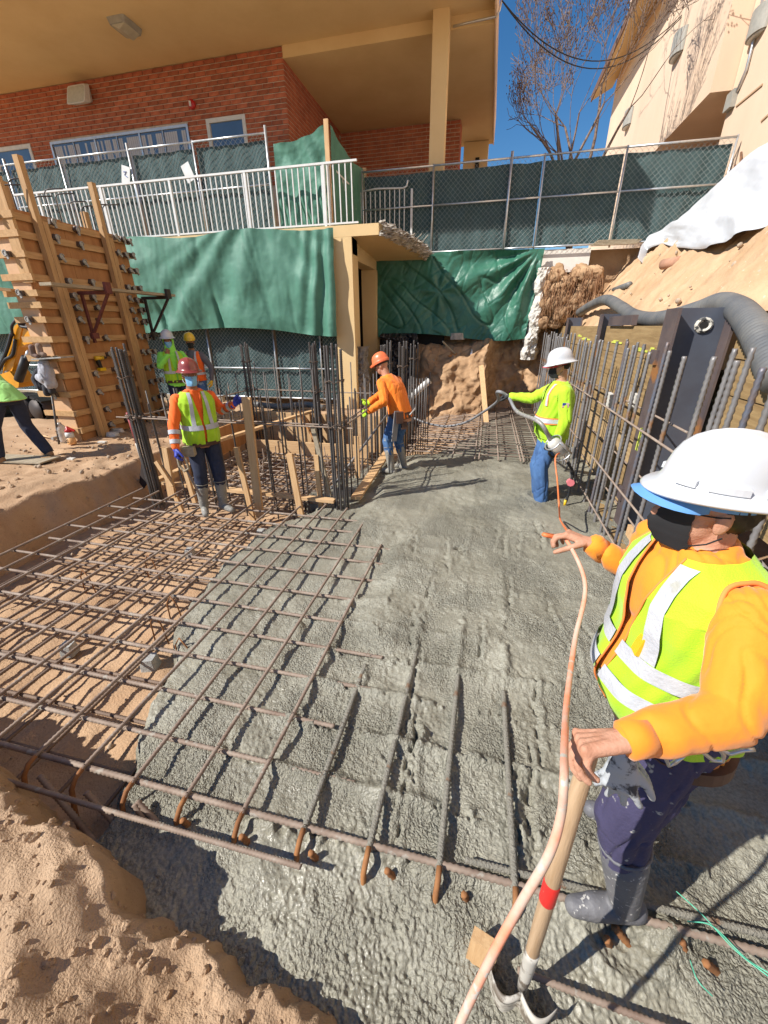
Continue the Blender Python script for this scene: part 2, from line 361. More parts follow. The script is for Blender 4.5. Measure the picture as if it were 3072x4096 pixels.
sd = sd + 0.035*fbm(X*5, Y*5, 3, 81) + 0.012*fbm(X*19, Y*19, 3, 83)
wx = 0.15*fbm(X*1.7, Y*1.7, 2, 85)
cov = np.maximum(sstep(-0.80, -0.45, X+wx+0.05*Y)*sstep(1.9, 2.5, Y+wx+0.12*X), sstep(-1.45, -1.1, X+wx)*sstep(3.4, 4.0, Y))
cov *= 1 - sstep(6.6, 7.2, Y+wx)*sstep(1.7, 1.4, X)
level = -0.065 + 0.085*cov
level = level - 0.055*sstep(0.95, 0.55, Y) - 0.05*sstep(6.7, 7.6, Y) - 0.03*sstep(0.35, 0.0, sd)*(1-cov)
smooth_patch = sstep(0.05, 0.5, fbm(X*1.1+2, Y*1.1, 3, 91))
rough_amt = 0.35 + 0.65*(1-smooth_patch)
l1 = fbm(X*2.2, Y*2.2, 3, 93); l2 = fbm(X*8, Y*8, 3, 95); l3 = fbm(X*19, Y*19, 2, 97); l4 = fbm(X*36, Y*36, 2, 99); l5 = fbm(X*70, Y*70, 1, 101)
fine = np.clip(4.2-Rg.ravel()*0.5, 0.35, 1)
wav = np.sin(26*(0.8*Y+0.5*X)+5*l1+2*l2)
z = level + 0.013*l1 + rough_amt*(0.008*l2 + 0.0050*(0.35-np.abs(l3)) + 0.0052*l4 + 0.0066*l5*fine) + 0.004*wav*sstep(1.3, 0.7, Y)
for bx in A_BARS:
    if bx < -1.3: continue
    w = np.abs(X-bx-0.008*l2); hide = sstep(1.6, 2.4, Y+0.3*l1*2) if bx > -0.8 else sstep(3.3, 3.8, Y)
    z = z + 0.030*(0.25+0.75*sstep(3.2, 2.0, Y))*np.exp(-(w/0.030)**2)*hide*sstep(0.1, 0.5, l3*0.5+l1+0.55)*(Y < 6.5)*(X < 1.2)
    z = z + 0.020*np.exp(-(w/0.045)**2)*(1-hide)*sstep(0.0, 0.6, l1+0.4*l2)*sstep(0.9, 1.05, Y)
for by in B_BARS:
    w = np.abs(Y-by-0.008*l2)
    z = z + 0.032*np.exp(-(w/0.032)**2)*sstep(-0.1, 0.4, l3*0.6+l1+0.35)*sstep(-1.15, -0.85, X)*(1-0.8*cov)
rg_ = random.Random(3)
for _ in range(26):
    gx0, gy0, gl, sl_ = rg_.uniform(-0.7, 0.95), rg_.uniform(1.2, 4.2), rg_.uniform(0.12, 0.45), rg_.uniform(-0.15, 0.15)
    dx_ = X-gx0-sl_*(Y-gy0)-0.02*l2; z = z - 0.030*np.exp(-(dx_/0.011)**2)*sstep(gl, gl*0.5, np.abs(Y-gy0))*sstep(-0.3, 0.3, l3) + 0.012*np.exp(-((dx_-0.028)/0.02)**2)*sstep(gl, gl*0.5, np.abs(Y-gy0))
# a hole left by the poker
hp = at_z(1836, 2200, 0); z = z - 0.10*np.exp(-(((X-hp.x)/0.03)**2+((Y-hp.y)/0.03)**2))
# ruts at the workers' feet
for (fx, fy_, r) in ((0.70, 0.95, 0.13), (0.86, 5.25, 0.16), (-1.28, 5.87, 0.12), (-0.99, 5.99, 0.12)):
    d2 = np.hypot(X-fx, Y-fy_); z = z + 0.022*np.exp(-((d2-r-0.03)/0.035)**2) - 0.02*np.exp(-(d2/r)**2)
z = z - 0.40*sstep(0.02, -0.13, sd)
ok = keep & (sd > -0.19)
q = grid_quads(nr, na); okq = ok[q].all(1); q = q[okq]
used = np.unique(q); remap = np.full(len(X), -1); remap[used] = np.arange(len(used))
struct(np_mesh('wet_concrete', np.stack([X, Y, z], 1)[used], remap[q][:, ::-1], M_conc))
# ================================================================== buildings
M_stucco = mat('tan_stucco', (0.76, 0.56, 0.30), 0.9, scale=0.8, col2=(0.69, 0.49, 0.25), bump=0.35, bscale=140, spec=0.25, detail=8)
M_stuccoR = mat('peach_stucco', (0.78, 0.595, 0.44), 0.9, scale=0.5, col2=(0.69, 0.51, 0.365), bump=0.3, bscale=120, spec=0.25, detail=8, stretch=(1, 1, 0.35))
M_brick = mat('red_brick', (0.52, 0.165, 0.085), 0.85, scale=4.0, col2=(0.33, 0.085, 0.045), bump=0.4, bscale=90, detail=9, spec=0.3)
_n = M_brick.node_tree.nodes; _l = M_brick.node_tree.links; _oi = _n.new('ShaderNodeObjectInfo'); _hv = _n.new('ShaderNodeHueSaturation'); _mr = _n.new('ShaderNodeMapRange')
_mr.inputs['To Min'].default_value = 0.72; _mr.inputs['To Max'].default_value = 1.18; _l.new(_oi.outputs['Random'], _mr.inputs['Value']); _l.new(_mr.outputs['Result'], _hv.inputs['Value'])
_l.new(_n['Principled BSDF'].inputs['Base Color'].links[0].from_socket, _hv.inputs['Color']); _l.new(_hv.outputs['Color'], _n['Principled BSDF'].inputs['Base Color'])
M_mortar = mat('mortar', (0.72, 0.58, 0.45), 0.95, scale=6, var=0.3, spec=0.2)
M_white = mat('white_paint', (0.74, 0.74, 0.72), 0.5, scale=8, var=0.12, spec=0.4)
M_glass = mat('window_glass', (0.10, 0.15, 0.24), 0.06, spec=0.9, scale=0.7, var=0.3)
M_curtain = mat('pleated_curtain', (0.62, 0.64, 0.70), 0.9, scale=30, var=0.25, stretch=(9, 1, 0.05))
M_alu = mat('aluminium', (0.62, 0.62, 0.62), 0.35, metal=0.8, scale=10, var=0.15)
M_steel = mat('galvanised_tube', (0.66, 0.68, 0.69), 0.38, metal=0.75, scale=14, var=0.25)
M_wire = mat('galvanised_wire', (0.58, 0.61, 0.60), 0.45, metal=0.5, scale=14, var=0.25)
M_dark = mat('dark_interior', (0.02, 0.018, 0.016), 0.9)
M_red = mat('red_plastic', (0.55, 0.02, 0.02), 0.35, scale=6, var=0.2)
M_greyp = mat('grey_lamp_paint', (0.36, 0.345, 0.30), 0.6, scale=9, var=0.2)
M_lens = mat('frosted_lens', (0.60, 0.60, 0.54), 0.4, scale=12, var=0.15)
M_lensold = mat('yellowed_lens', (0.50, 0.45, 0.34), 0.45, scale=3, col2=(0.38, 0.33, 0.24))
M_black = mat('black_rubber', (0.018, 0.018, 0.02), 0.55, scale=10, var=0.3)
M_rubble = mat('broken_concrete', (0.55, 0.50, 0.43), 0.95, scale=9, col2=(0.32, 0.28, 0.23), bump=1.0, bscale=40, detail=9)

BY = 12.30
bb = thing('brick_building', 'red brick building with deep tan soffit, post and balcony deck behind the railing', 'building', (-8, 12.3, 0.3))
MB().bb((-18, BY+0.012, 0.3), (-5.36, 12.7, 8.09)).build('wall', M_mortar, bb)
MB().bb((-5.9, 12.71, 0.3), (-5.362, 16.8, 7.87)).build('side_wall', M_mortar, bb)
MB().bb((-5.36, 16.512, 3.0), (-1.45, 16.9, 7.87)).build('rear_wall', M_mortar, bb)
MB().bb((-1.44, 18.3, 3.0), (-0.60, 18.6, 7.87)).build('end_wall', M_stucco, bb)
MB().bb((-1.02, 18.27, 7.03), (-0.88, 18.31, 7.42)).build('vent', M_dark, bb)
sf = MB().bb((-18, 9.45, 8.10), (-0.47, 12.30, 8.55)).build('soffit', M_stucco, bb)
MB().bb((-5.36, 12.302, 7.88), (-0.47, 18.7, 8.55)).build('rear_soffit', M_stucco, bb)
MB().bb((-18, 12.302, 8.10), (-5.37, 18.7, 8.55)).build('roof_slab', M_stucco, bb)
MB().bb((-0.469, 9.40, 7.86), (-0.435, 18.75, 8.60)).build('fascia', M_stuccoR, bb)
MB().bb((-18, 9.40, 8.06), (-0.47, 9.449, 8.60)).build('fascia', M_stuccoR, bb)
MB().bb((-1.745, 12.0, 3.7), (-1.40, 12.299, 8.099)).build('post', M_stucco, bb)
# bricks, each its own piece: 30 x 10 cm coursing
bmesh_brick = None
def brick_mesh(L, D, Hh):
    mb = MB(); c = 0.006
    mb.bb((-L/2, -D/2, -Hh/2), (L/2, D/2, Hh/2)); me = bpy.data.meshes.new('brick')
    me.from_pydata(mb.v, [], mb.f); bm = bmesh.new(); bm.from_mesh(me)
    bmesh.ops.recalc_face_normals(bm, faces=bm.faces); bm.to_mesh(me); bm.free(); me.materials.append(M_brick); return me
win_rects = []
pa, pb_ = at_y(200, 566, BY), at_y(752, 500, BY); win_rects.append((pa.x, pb_.x, 5.35, (pa.z+pb_.z)/2))
pa, pb_ = at_y(824, 478, BY), at_y(980, 457, BY); win_rects.append((pa.x, pb_.x, 5.2, (pa.z+pb_.z)/2))
pa, pb_ = at_y(-30, 596, BY), at_y(122, 577, BY); win_rects.append((pa.x, pb_.x, 5.0, (pa.z+pb_.z)/2))
spots = []
for r in range(26):
    zc = 8.04 - 0.1*r; off = 0.15*(r % 2)
    for i in range(-1, 34):
        a = -5.35 - 0.3*(i+1) + off; iv = [(a+0.008, min(a+0.292, -5.352))]
        for (w0, w1, _, t) in win_rects:
            if zc < t+0.04:
                nx = []
                for (p, q) in iv:
                    if q <= w0 or p >= w1: nx.append((p, q)); continue
                    if p < w0: nx.append((p, w0-0.004))
                    if q > w1: nx.append((w1+0.004, q))
                iv = nx
        for (p, q) in iv:
            if q-p > 0.03 and q > -15.5: spots.append(((p+q)/2, zc, q-p))
spots.sort(key=lambda p: (p[0]+3)**2*0.8 + (p[1]-6.9)**2)
bloc = base_of(bb); rest = MB(); bcache = {}
for n, (xc, zc, L) in enumerate(spots):
    j = random.uniform(-0.004, 0.004)
    if n < 300:
        key = round(L, 2)
        if key not in bcache: bcache[key] = brick_mesh(L, 0.05, 0.078)
        o = link('brick', bcache[key], bb); o.location = V(xc, BY+0.018+j, zc) - bloc
    else: rest.bb((xc-L/2, BY+j-0.006, zc-0.039), (xc+L/2, BY+0.03, zc+0.039))
for r in range(24):
    for i in range(15):
        yc = 12.30 + 0.15 + 0.3*i - 0.15*(r % 2); zc = 8.04-0.1*r
        if yc > 16.5 or (zc > 7.86): continue
        rest.bb((-5.38, max(12.335, yc-0.144), zc-0.039), (-5.348, yc+0.142, zc+0.039))
    for i in range(14):
        xc = -5.2 + 0.3*i - 0.15*(r % 2); zc = 7.82-0.1*r
        p, q = max(-5.345, xc-0.144), min(-1.45, xc+0.144)
        if q-p < 0.03: continue
        rest.bb((p, 16.498, zc-0.039), (q, 16.53, zc+0.039))
    for i in range(2): rest.bb((-1.46, 16.52+0.3*i, 7.776-0.1*r), (-1.436, 16.80+0.3*i, 7.864-0.1*r))
stuff(rest.build('brick_courses', M_brick, bb))
# windows
def window(x0, x1, z0, z1, cols, curtain):
    w = MB(); t = 0.06 if cols > 1 else 0.09
    w.bb((x0, BY-0.03, z1-t), (x1, BY+0.05, z1)); w.bb((x0, BY-0.03, z0), (x0+t, BY+0.05, z1-t)); w.bb((x1-t, BY-0.03, z0), (x1, BY+0.05, z1-t))
    wo = w.build('window', M_white if cols == 1 else M_alu, bb)
    n = cols*2 if cols > 1 else 1
    for k in range(n):
        a = x0+t+(x1-x0-2*t)*k/n; b = x0+t+(x1-x0-2*t)*(k+1)/n
        MB().bb((a+0.02, BY+0.002, z0), (b-0.02, BY+0.006, z1-t)).build('pane', M_glass, wo)
        if k: 
            ww = 0.05 if k % 2 == 0 else 0.02
            MB().bb((a-ww/2, BY-0.02, z0), (a+ww/2, BY+0.03, z1-t)).build('mullion', M_alu, wo)
        if curtain:
            for q in range(10):
                xx = a+0.04+(b-a-0.08)*q/10
                if random.random() < 0.72: MB().bb((xx, BY-0.001, z0), (xx+(b-a)/10*0.8, BY+0.001, z1-t-0.05)).build('curtain_pleat', M_curtain, wo)
window(*win_rects[0], 3, True); window(*win_rects[1], 1, False); window(*win_rects[2], 1, False)
# flood lamp, soffit lamp, fire strobe
c = at_y(310, 375, BY-0.3)
fl = MB(); fl.loft([(c+V(0.05, 0.28, 0.04), V(1, 0, 0), V(0, 0, 1), 0.12, 0.12), (c+V(0.03, 0.1, 0.02), V(1, 0, 0), V(0, 0.2, 0.98), 0.26, 0.22), (c+V(0, -0.06, -0.03), V(1, 0, 0), V(0, 0.35, 0.94), 0.29, 0.23)], 4*6, 9)
flo = fl.build('flood_lamp', M_white, bb)
lz = MB(); lz.loft([(c+V(0, -0.061, -0.031), V(1, 0, 0), V(0, 0.35, 0.94), 0.26, 0.20), (c+V(0, -0.075, -0.036), V(1, 0, 0), V(0, 0.35, 0.94), 0.25, 0.19)], 24, 9); lz.build('lens', M_lens, flo)
c = at_z(498, 95, 8.1)
so_ = MB(); so_.loft([(c+V(0, 0, 0), V(1, 0, 0), V(0, 1, 0), 0.23, 0.28), (c+V(0, 0, -0.10), V(1, 0, 0), V(0, 1, 0), 0.20, 0.25)], 24, 10)
slo = so_.build('soffit_lamp', M_greyp, bb)
MB().loft([(c+V(0, 0, -0.10), V(1, 0, 0), V(0, 1, 0), 0.18, 0.22), (c+V(0, 0, -0.17), V(1, 0, 0), V(0, 1, 0), 0.02, 0.20)], 24, 10).build('lens', M_lensold, slo)
c = at_y(770, 420, BY)
st = MB(); st.lathe([(0.0, 0), (0.10, 0.0), (0.10, 0.05), (0.07, 0.07), (0.0, 0.07)], 20, Matrix.Translation(c) @ Matrix.Rotation(math.pi/2, 4, 'X')); sto = st.build('fire_strobe', M_red, bb, True)
MB().box(c+V(-0.01, -0.085, 0), (0.05, 0.03, 0.10)).build('strobe_lens', M_white, sto)
# conduit under the soffit and out to the cable
pp = [at_z(1812, 106, 7.86), at_z(1900, 85, 7.86), at_z(1985, 66, 7.86)]
pp += [pp[-1]+V(0.06, -0.05, 0.06), pp[-1]+V(0.12, -0.1, 0.35)]
MB().tube(pp, 0.022, 8).build('conduit', M_alu, bb, True)
# balcony: deck slab with its broken end, beams, columns, dark storey below
dk = MB()
xe = [(-2.35, 9.46), (-2.2, 9.7), (-2.05, 10.2), (-1.9, 10.7), (-1.75, 11.2), (-1.72, 11.6), (-1.85, 12.0)]
top_ = [V(-18, 9.46, 3.95)] + [V(x, y, 3.95-0.03*i) for i, (x, y) in enumerate(xe)] + [V(-18, 12.0, 3.95)]
dk.prism(top_, (0, 0, -0.20)); deck = dk.build('balcony_deck', M_stucco, bb)
def PB(u, v):
    k = u*(len(xe)-1); x = np.interp(k, np.arange(len(xe)), [e[0] for e in xe]); y = np.interp(k, np.arange(len(xe)), [e[1] for e in xe])
    j = 0.10*fbm(u*14, v*3, 4, 181, 0.7)+0.06*fbm(u*45, v*14, 3, 183, 0.7)+0.09*np.sin(np.pi*v)
    return x+j, y-0.3*j, 3.99-0.26*v-0.03*k+0.02*fbm(u*30, v*9, 2, 185)
stuff(sheet('broken_edge', PB, M_rubble, deck, 120, 26, False))
for i in range(5):
    p0 = V(-2.3+0.1*i, 9.7+0.3*i, 3.82); MB().tube([p0, p0+V(0.2, -0.1, -0.05), p0+V(0.34, 0.05, 0.02+0.03*i)], 0.008, 6).build('torn_bar', M_rubble, deck)
MB().bb((-18, 9.50, 3.45), (-2.93, 9.86, 3.748)).build('edge_beam', M_stucco, bb)
MB().bb((-3.34, 9.865, 3.40), (-3.0, 11.99, 3.745)).build('cross_beam', M_stucco, bb)
MB().bb((-3.36, 9.46, 0.1), (-2.93, 9.88, 3.747)).build('column', M_stucco, bb)
MB().bb((-3.36, 11.6, 0.1), (-2.98, 11.98, 3.39)).build('column', M_stucco, bb)
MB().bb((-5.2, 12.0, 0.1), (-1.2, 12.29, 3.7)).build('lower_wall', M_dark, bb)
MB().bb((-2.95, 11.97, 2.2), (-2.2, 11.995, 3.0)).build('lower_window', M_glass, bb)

# ---------------- peach building on the right
sb = thing('stucco_building', 'peach stucco building with wall lamps and overhanging eave beyond the right fence', 'building', (6, 18, 3.7))
MB().bb((4.2, 13.1, 6.62), (9.5, 24.2, 16)).build('upper_wall', M_stuccoR, sb)
MB().bb((4.2, 16.5, 3.5), (9.4, 24.19, 6.618)).build('lower_wall', M_stuccoR, sb)
MB().bb((4.62, -2, 3.2), (10, 13.08, 16)).build('near_wall', M_stuccoR, sb)
MB().bb((6.0, 13.09, 3.2), (6.2, 16.49, 6.6)).build('porch_wall', M_stuccoR, sb)
MB().bb((4.3, 14.3, 3.4), (5.9, 14.55, 5.95)).build('parapet', M_stuccoR, sb)
ev = MB()
p0 = at_x(2390, 372, 3.55); 
ev.prism([V(3.45, p0.y+0.5, p0.z-0.05), V(4.19, p0.y+0.5, p0.z+0.30), V(4.19, p0.y+0.5, p0.z+0.5), V(3.45, p0.y+0.5, p0.z+0.15)], (0, -14.5, 0)); evo = ev.build('eave', M_stucco, sb)
MB().bb((3.40, p0.y-14, p0.z-0.08), (3.449, p0.y+0.55, p0.z+0.18)).build('gutter', mat('brown_trim', (0.20, 0.10, 0.055), 0.6, scale=5, var=0.3), evo)
def wall_lamp(px, py, X, s=1.0):
    c = at_x(px, py, X); m = MB()
    n = 14; pts = [c+V(-0.16*s*math.sin(math.pi*k/n), 0.30*s*math.cos(math.pi*k/n), 0.14*s) for k in range(n+1)]
    m.prism(pts, (0, 0, -0.40*s)); o = m.build('wall_lamp', M_greyp, sb)
    pts = [c+V(-0.13*s*math.sin(math.pi*k/n), 0.25*s*math.cos(math.pi*k/n), -0.262*s) for k in range(n+1)]
    MB().prism(pts, (0, 0, -0.02)).build('lens', M_lens, o)
wall_lamp(2725, 165, 4.195, 1.15); wall_lamp(2520, 465, 4.195, 1.15); wall_lamp(3050, 70, 4.615, 1.0)
c0 = at_x(2925, 390, 4.56)
cp_ = [at_x(3050, 0, 4.58), at_x(3010, 180, 4.58), at_x(2985, 280, 4.58), at_x(2950, 360, 4.58), c0]
MB().tube(cp_, 0.028, 8).build('conduit', M_alu, sb, True)
MB().box(c0+V(0.02, 0, -0.05), (0.12, 0.30, 0.30)).build('junction_box', M_greyp, sb)
for (a, b) in (((2945, 425), (3050, 338)), ((3045, 485), (3072, 460))):
    p, q = at_x(*a, 4.61), at_x(*b, 4.61); MB().beam(p, q, 0.02, 0.03).build('stucco_joint', mat('joint_shadow', (0.45, 0.29, 0.17), 0.9), sb)
pth = [at_x(2965, 610, 4.6), at_x(2962, 650, 4.5), at_x(2945, 690, 4.5), at_x(2940, 660, 4.6)]
MB().tube(pth, 0.02, 6).build('hose_bib', mat('rusty_pipe', (0.22, 0.10, 0.05), 0.8, scale=9, var=0.4), sb, True)

# ================================================================== balcony railing
def railing(label, a, b, z0, z1, spacing, posts=(), name='balcony_railing', bent=False):
    a = Vector(a); b = Vector(b); L = (b-a).length; d = (b-a)/L
    t = thing(name, label, 'railing', a+V(0, 0, z0), 'white balcony railings')
    if bent:
        pts = [a+V(0, 0, z1), a+d*L*0.35+V(0, 0, z1+0.03), a+d*L*0.9+V(0, 0, z1), a+d*(L*0.98)+V(0, -0.02, z1+0.03), a+d*L+V(0, -0.03, z1+0.14)]
        MB().tube(pts, 0.02, 6).build('top_rail', M_white, t, True)
    else:
        MB().beam(a+V(0, 0, z1), b+V(0, 0, z1), 0.045, 0.035).build('top_rail', M_white, t)
        MB().beam(a+V(0, 0, z0), b+V(0, 0, z0), 0.035, 0.03).build('bottom_rail', M_white, t)
    n = int(L/spacing); me = None
    for i in range(n+1):
        p = a+d*(spacing*i)
        if me is None:
            o = MB().box(p+V(0, 0, (z0+z1)/2), (0.021, 0.021, z1-z0-0.036)).build('picket', M_white, t); me = o.data; p00 = p
        else:
            o = link('picket', me, t); o.location = p-p00
    for s in posts:
        p = a+d*s; MB().box(p+V(0.005, 0.004, (z0+z1)/2-0.04), (0.05, 0.05, z1-z0+0.04)).build('post', M_white, t)
    return t
railing('long white picket railing along the front edge of the balcony', (-14.8, 9.50, 0), (-2.78, 9.50, 0), 3.99, 4.98, 0.124, (0.6, 2.4, 4.2, 6.0, 7.8, 9.6, 11.32))
railing('white picket railing running back from the balcony corner', (-3.43, 9.60, 0), (-3.43, 12.15, 0), 4.0, 5.02, 0.105, (0.03,))
r2 = railing('short bent white railing on the broken end of the balcony', (-3.40, 11.9, 0), (-2.22, 11.9, 0), 4.02, 5.10, 0.122, (), bent=True)
MB().box((-2.12, 11.9, 4.5), (0.05, 0.04, 1.15)).build('end_post', M_white, r2)

# ================================================================== chain-link fences
M_screen = mat('green_privacy_screen', (0.055, 0.105, 0.108), 0.85, scale=3, col2=(0.038, 0.078, 0.080), bump=0.4, bscale=220, sheen=0.15)
def fence(label, Y, posts, z0, z1, mid, dia=0.12, screen=True, heavy=()):
    t = thing('chain_link_fence', label, 'fence', (posts[0], Y, z0))
    for i, x in enumerate(posts):
        r = 0.030 if i in heavy else 0.021
        MB().tube([(x, Y, z0-0.05), (x, Y, z1+(0.12 if i in heavy else 0.03))], r, 8).build('post', M_steel, t, True)
    for i in range(len(posts)-1):
        a, b = posts[i], posts[i+1]
        for zz, nm in ((z1, 'top_rail'), (mid, 'middle_rail'), (z0+0.03, 'bottom_rail')):
            if zz is not None: MB().tube([(a, Y, zz), (b, Y, zz)], 0.021, 8).build(nm, M_steel, t, True)
        wm = MB(); Wd = b-a; Hh = z1-z0; s = dia
        yv = Y+0.028
        k = -int(Hh/s)-1
        while k*s < Wd:
            for sgn in (1, -1):
                # line x = k*s + sgn-run
                x0_, x1_ = k*s, k*s+Hh
                lo = max(0, -x0_); hi = min(Hh, Wd-x0_)
                if hi-lo > 0.02:
                    if sgn > 0: p, q = (a+x0_+lo, yv, z0+lo), (a+x0_+hi, yv, z0+hi)
                    else: p, q = (a+x0_+lo, yv+0.004, z1-lo), (a+x0_+hi, yv+0.004, z1-hi)
                    wm.tube([p, q], 0.0030, 3, caps=False)
            k += 1
        stuff(wm.build('wire_mesh', M_wire, t))
        if screen:
            def P(u, v, a=a, b=b, i=i):
                x = a+0.03+(b-a-0.06)*u; z = z0+0.04+(z1-z0-0.12)*v
                y = Y+0.075+0.012*fbm(x*2.5+i, z*2.5, 3, 120)+0.010*np.sin(x*16+2*fbm(x, z, 2, 7)); return x, y, z - 0.02*np.sin(np.pi*u)*(v > 0.9)
            sheet('privacy_screen', P, M_screen, t, 40, 24)
    return t
xl = [at_y(px, py, 10.2).x for px, py in ((-260, 690), (17, 650), (237, 640), (512, 605), (768, 565), (1062, 530))]
fence('long chain-link fence with green screen behind the white balcony railing', 10.2, xl, 3.97, 5.80, 4.93, heavy=(1, 3, 5))
xr = [at_y(px, py, 11.88).x for px, py in ((1448, 675), (1735, 655), (2048, 630), (2180, 625), (2512, 590), (2952, 548))]
fence('chain-link fence with green screen on the bank right of the balcony', 11.88, xr, 3.72, 5.47, 4.71, heavy=(2,), dia=0.115)
xlo = [at_y(px, 1300, 9.62).x for px in (-500, -150, 250, 560, 819, 1087, 1275, 1352)]
fence('low chain-link fence on the dirt under the big green tarp', 9.62, xlo, 0.42, 2.17, 1.15, dia=0.10, heavy=())
# paper tags on the left fence
for (px, py, rz, lb) in ((503, 700, 0.3, 'white paper tag with a blue mark on the left end of the upper fence'), (752, 690, -0.35, 'white paper tag near the middle of the upper fence')):
    c = at_y(px, py, 10.15); o = MB().box(c, (0.22, 0.004, 0.34), Matrix.Rotation(rz, 3, 'Y')).build('paper_tag', M_white); tag(o, lb, 'tag')
    if px == 503:
        m = MB(); m.tube([c+V(-0.04, -0.006, 0.06), c+V(0.04, -0.006, 0.06), c+V(-0.03, -0.006, 0.0), c+V(0.04, -0.006, -0.05)], 0.008, 4); m2 = m.build('blue_mark', mat('blue_ink', (0.03, 0.12, 0.45), 0.6), o); 

# ================================================================== green tarps
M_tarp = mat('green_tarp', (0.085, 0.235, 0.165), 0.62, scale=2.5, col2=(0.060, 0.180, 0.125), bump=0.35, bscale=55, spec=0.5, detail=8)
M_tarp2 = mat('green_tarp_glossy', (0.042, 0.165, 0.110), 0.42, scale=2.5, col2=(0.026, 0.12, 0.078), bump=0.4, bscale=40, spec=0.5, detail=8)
def tarp(label, P, n=(150, 90), m=None, name='green_tarp'):
    return tag(sheet(name, P, m or M_tarp, None, *n), label, 'tarp')
def P1(u, v):
    x = -15.5 + (15.5-3.28)*u; zt = 3.93 + 0.05*np.sin(x*2.1); zb = 2.02 - 0.05*np.sin(x*1.3) - 0.10*sstep(0.85, 1, u)
    sag = 0.0
    z = zb + (zt-zb)*v
    xn = -5.0; rad = (x-xn)/(0.35+1.9*(1-v)+0.25)
    fan = 0.085*np.sin(rad*7.5+1.2*fbm(x*0.8, z*0.8, 2, 131))*np.exp(-(rad/1.6)**2)*(0.35+0.65*(1-v))
    rgt = 0.07*np.sin((x+3.3)*24*(0.55+0.45*v))*sstep(-4.5, -3.5, x)*(0.4+0.6*(1-v))
    y = 9.33 + fan + rgt + 0.06*fbm(x*0.8+z*0.5, z*0.6-x*0.25, 2, 133) + 0.010*fbm(x*3.5, z*1.6, 2, 135) + 0.003*fbm(x*12, z*7, 2, 137) - 0.05*np.sin(np.pi*v)
    y = y + 0.018*np.exp(-(pn(x*1.9+z*0.5, z*0.22, 301)/0.08)**2) + 0.007*np.exp(-(pn(x*4.2-z*0.8, z*0.4, 305)/0.07)**2)
    slit = np.exp(-((x+6.0+0.1*z)/0.05)**2)+np.exp(-((x+7.3+0.2*z)/0.06)**2)
    y = y + 0.12*slit*sstep(0.5, 0.0, v)
    return x, y, z
tarp('long green tarp hanging from the balcony edge above the low fence', P1, (330, 90))
def P2(u, v):
    x = -2.95 + (4.05)*u; zt = 3.72 - 0.02*np.sin(u*9); zb = 1.74 + 0.12*np.sin(u*5+0.5) + 0.10*u - 0.25*np.exp(-((u-0.28)/0.15)**2)*0
    z = zb + (zt-zb)*v
    cx_, cz_ = -1.35, 2.85
    th = np.arctan2(z-cz_, x-cx_); rr_ = np.hypot(x-cx_, z-cz_)
    star = 0.035*np.cos(th*7+1.0)*np.exp(-(rr_/0.75)**2)*sstep(0.05, 0.3, rr_)
    rx, rz = 1.0, 3.70; th2 = np.arctan2(rz-z, rx-x); r2_ = np.hypot(rx-x, rz-z)
    fan = 0.10*np.sin(th2*13+0.8*fbm(x, z, 2, 140))*sstep(0.1, 0.8, r2_)*np.exp(-(r2_/1.9)**2)
    y = 11.80 - 0.12*(1-v) + star + fan + 0.06*fbm(x*1.0, z*1.0, 2, 141) + 0.008*fbm(x*5, z*5, 3, 143)
    y = y + 0.030*np.exp(-(pn(x*1.6+z*1.4, z*0.5-x*0.5, 311)/0.07)**2) + 0.014*np.exp(-(pn(x*3.6-z*2.3, z*0.9+x*0.4, 315)/0.07)**2)
    x = x - 0.22*(1-v)*sstep(0.75, 1.0, u) + 0.28*(v < 2)*(1-v)*0 - 0.15*v*sstep(0.2, 0, u)
    return x, y, z
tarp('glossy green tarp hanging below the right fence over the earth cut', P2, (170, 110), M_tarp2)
def P3(u, v):
    x = -4.62 + 1.15*u; zt = 5.46 + 0.20*u - 0.07*np.sin(np.pi*u); z = 4.0 + (zt-4.0)*v
    d = (z-5.6) + (x+3.47)*0.9
    y = 9.78 + 0.05*np.sin(((x+3.47)*1.2-(5.7-z)*0.55)*11)*(0.3+0.7*u) + 0.04*fbm(x*1.8, z*1.8, 2, 151) + 0.006*fbm(x*8, z*8, 2, 153)
    return x, y, z
tarp('green tarp strung across the balcony corner between fence and wooden stud', P3, (80, 110))
def P4(u, v):
    y = 9.80 + 2.35*u; z = 4.0 + (1.66-0.12*np.sin(np.pi*u)-0.05*u)*v; x = -3.40 + 0.03*fbm(y*2, z*2, 3, 155); return x, y, z
tarp('green tarp side panel running back along the balcony corner', P4, (60, 60))
M_lumber = mat('fresh_lumber', (0.66, 0.43, 0.22), 0.75, scale=5, col2=(0.54, 0.32, 0.15), bump=0.25, bscale=30, stretch=(9, 9, 0.6), detail=8)
M_lumberx = mat('fresh_lumber_flat', (0.66, 0.44, 0.235), 0.75, scale=5, col2=(0.53, 0.32, 0.155), bump=0.25, bscale=30, stretch=(0.7, 9, 9), detail=8)
for (px, y, z1, lb) in ((-3.45, 9.74, 5.70, 'upright wooden stud holding the green tarp at the balcony corner'), (-3.38, 12.2, 5.62, 'upright wooden stud at the back end of the tarp side panel')):
    tag(MB().box((px, y, (4+z1)/2), (0.09, 0.04, z1-3.95)).build('wooden_stud', M_lumber), lb, 'stud')
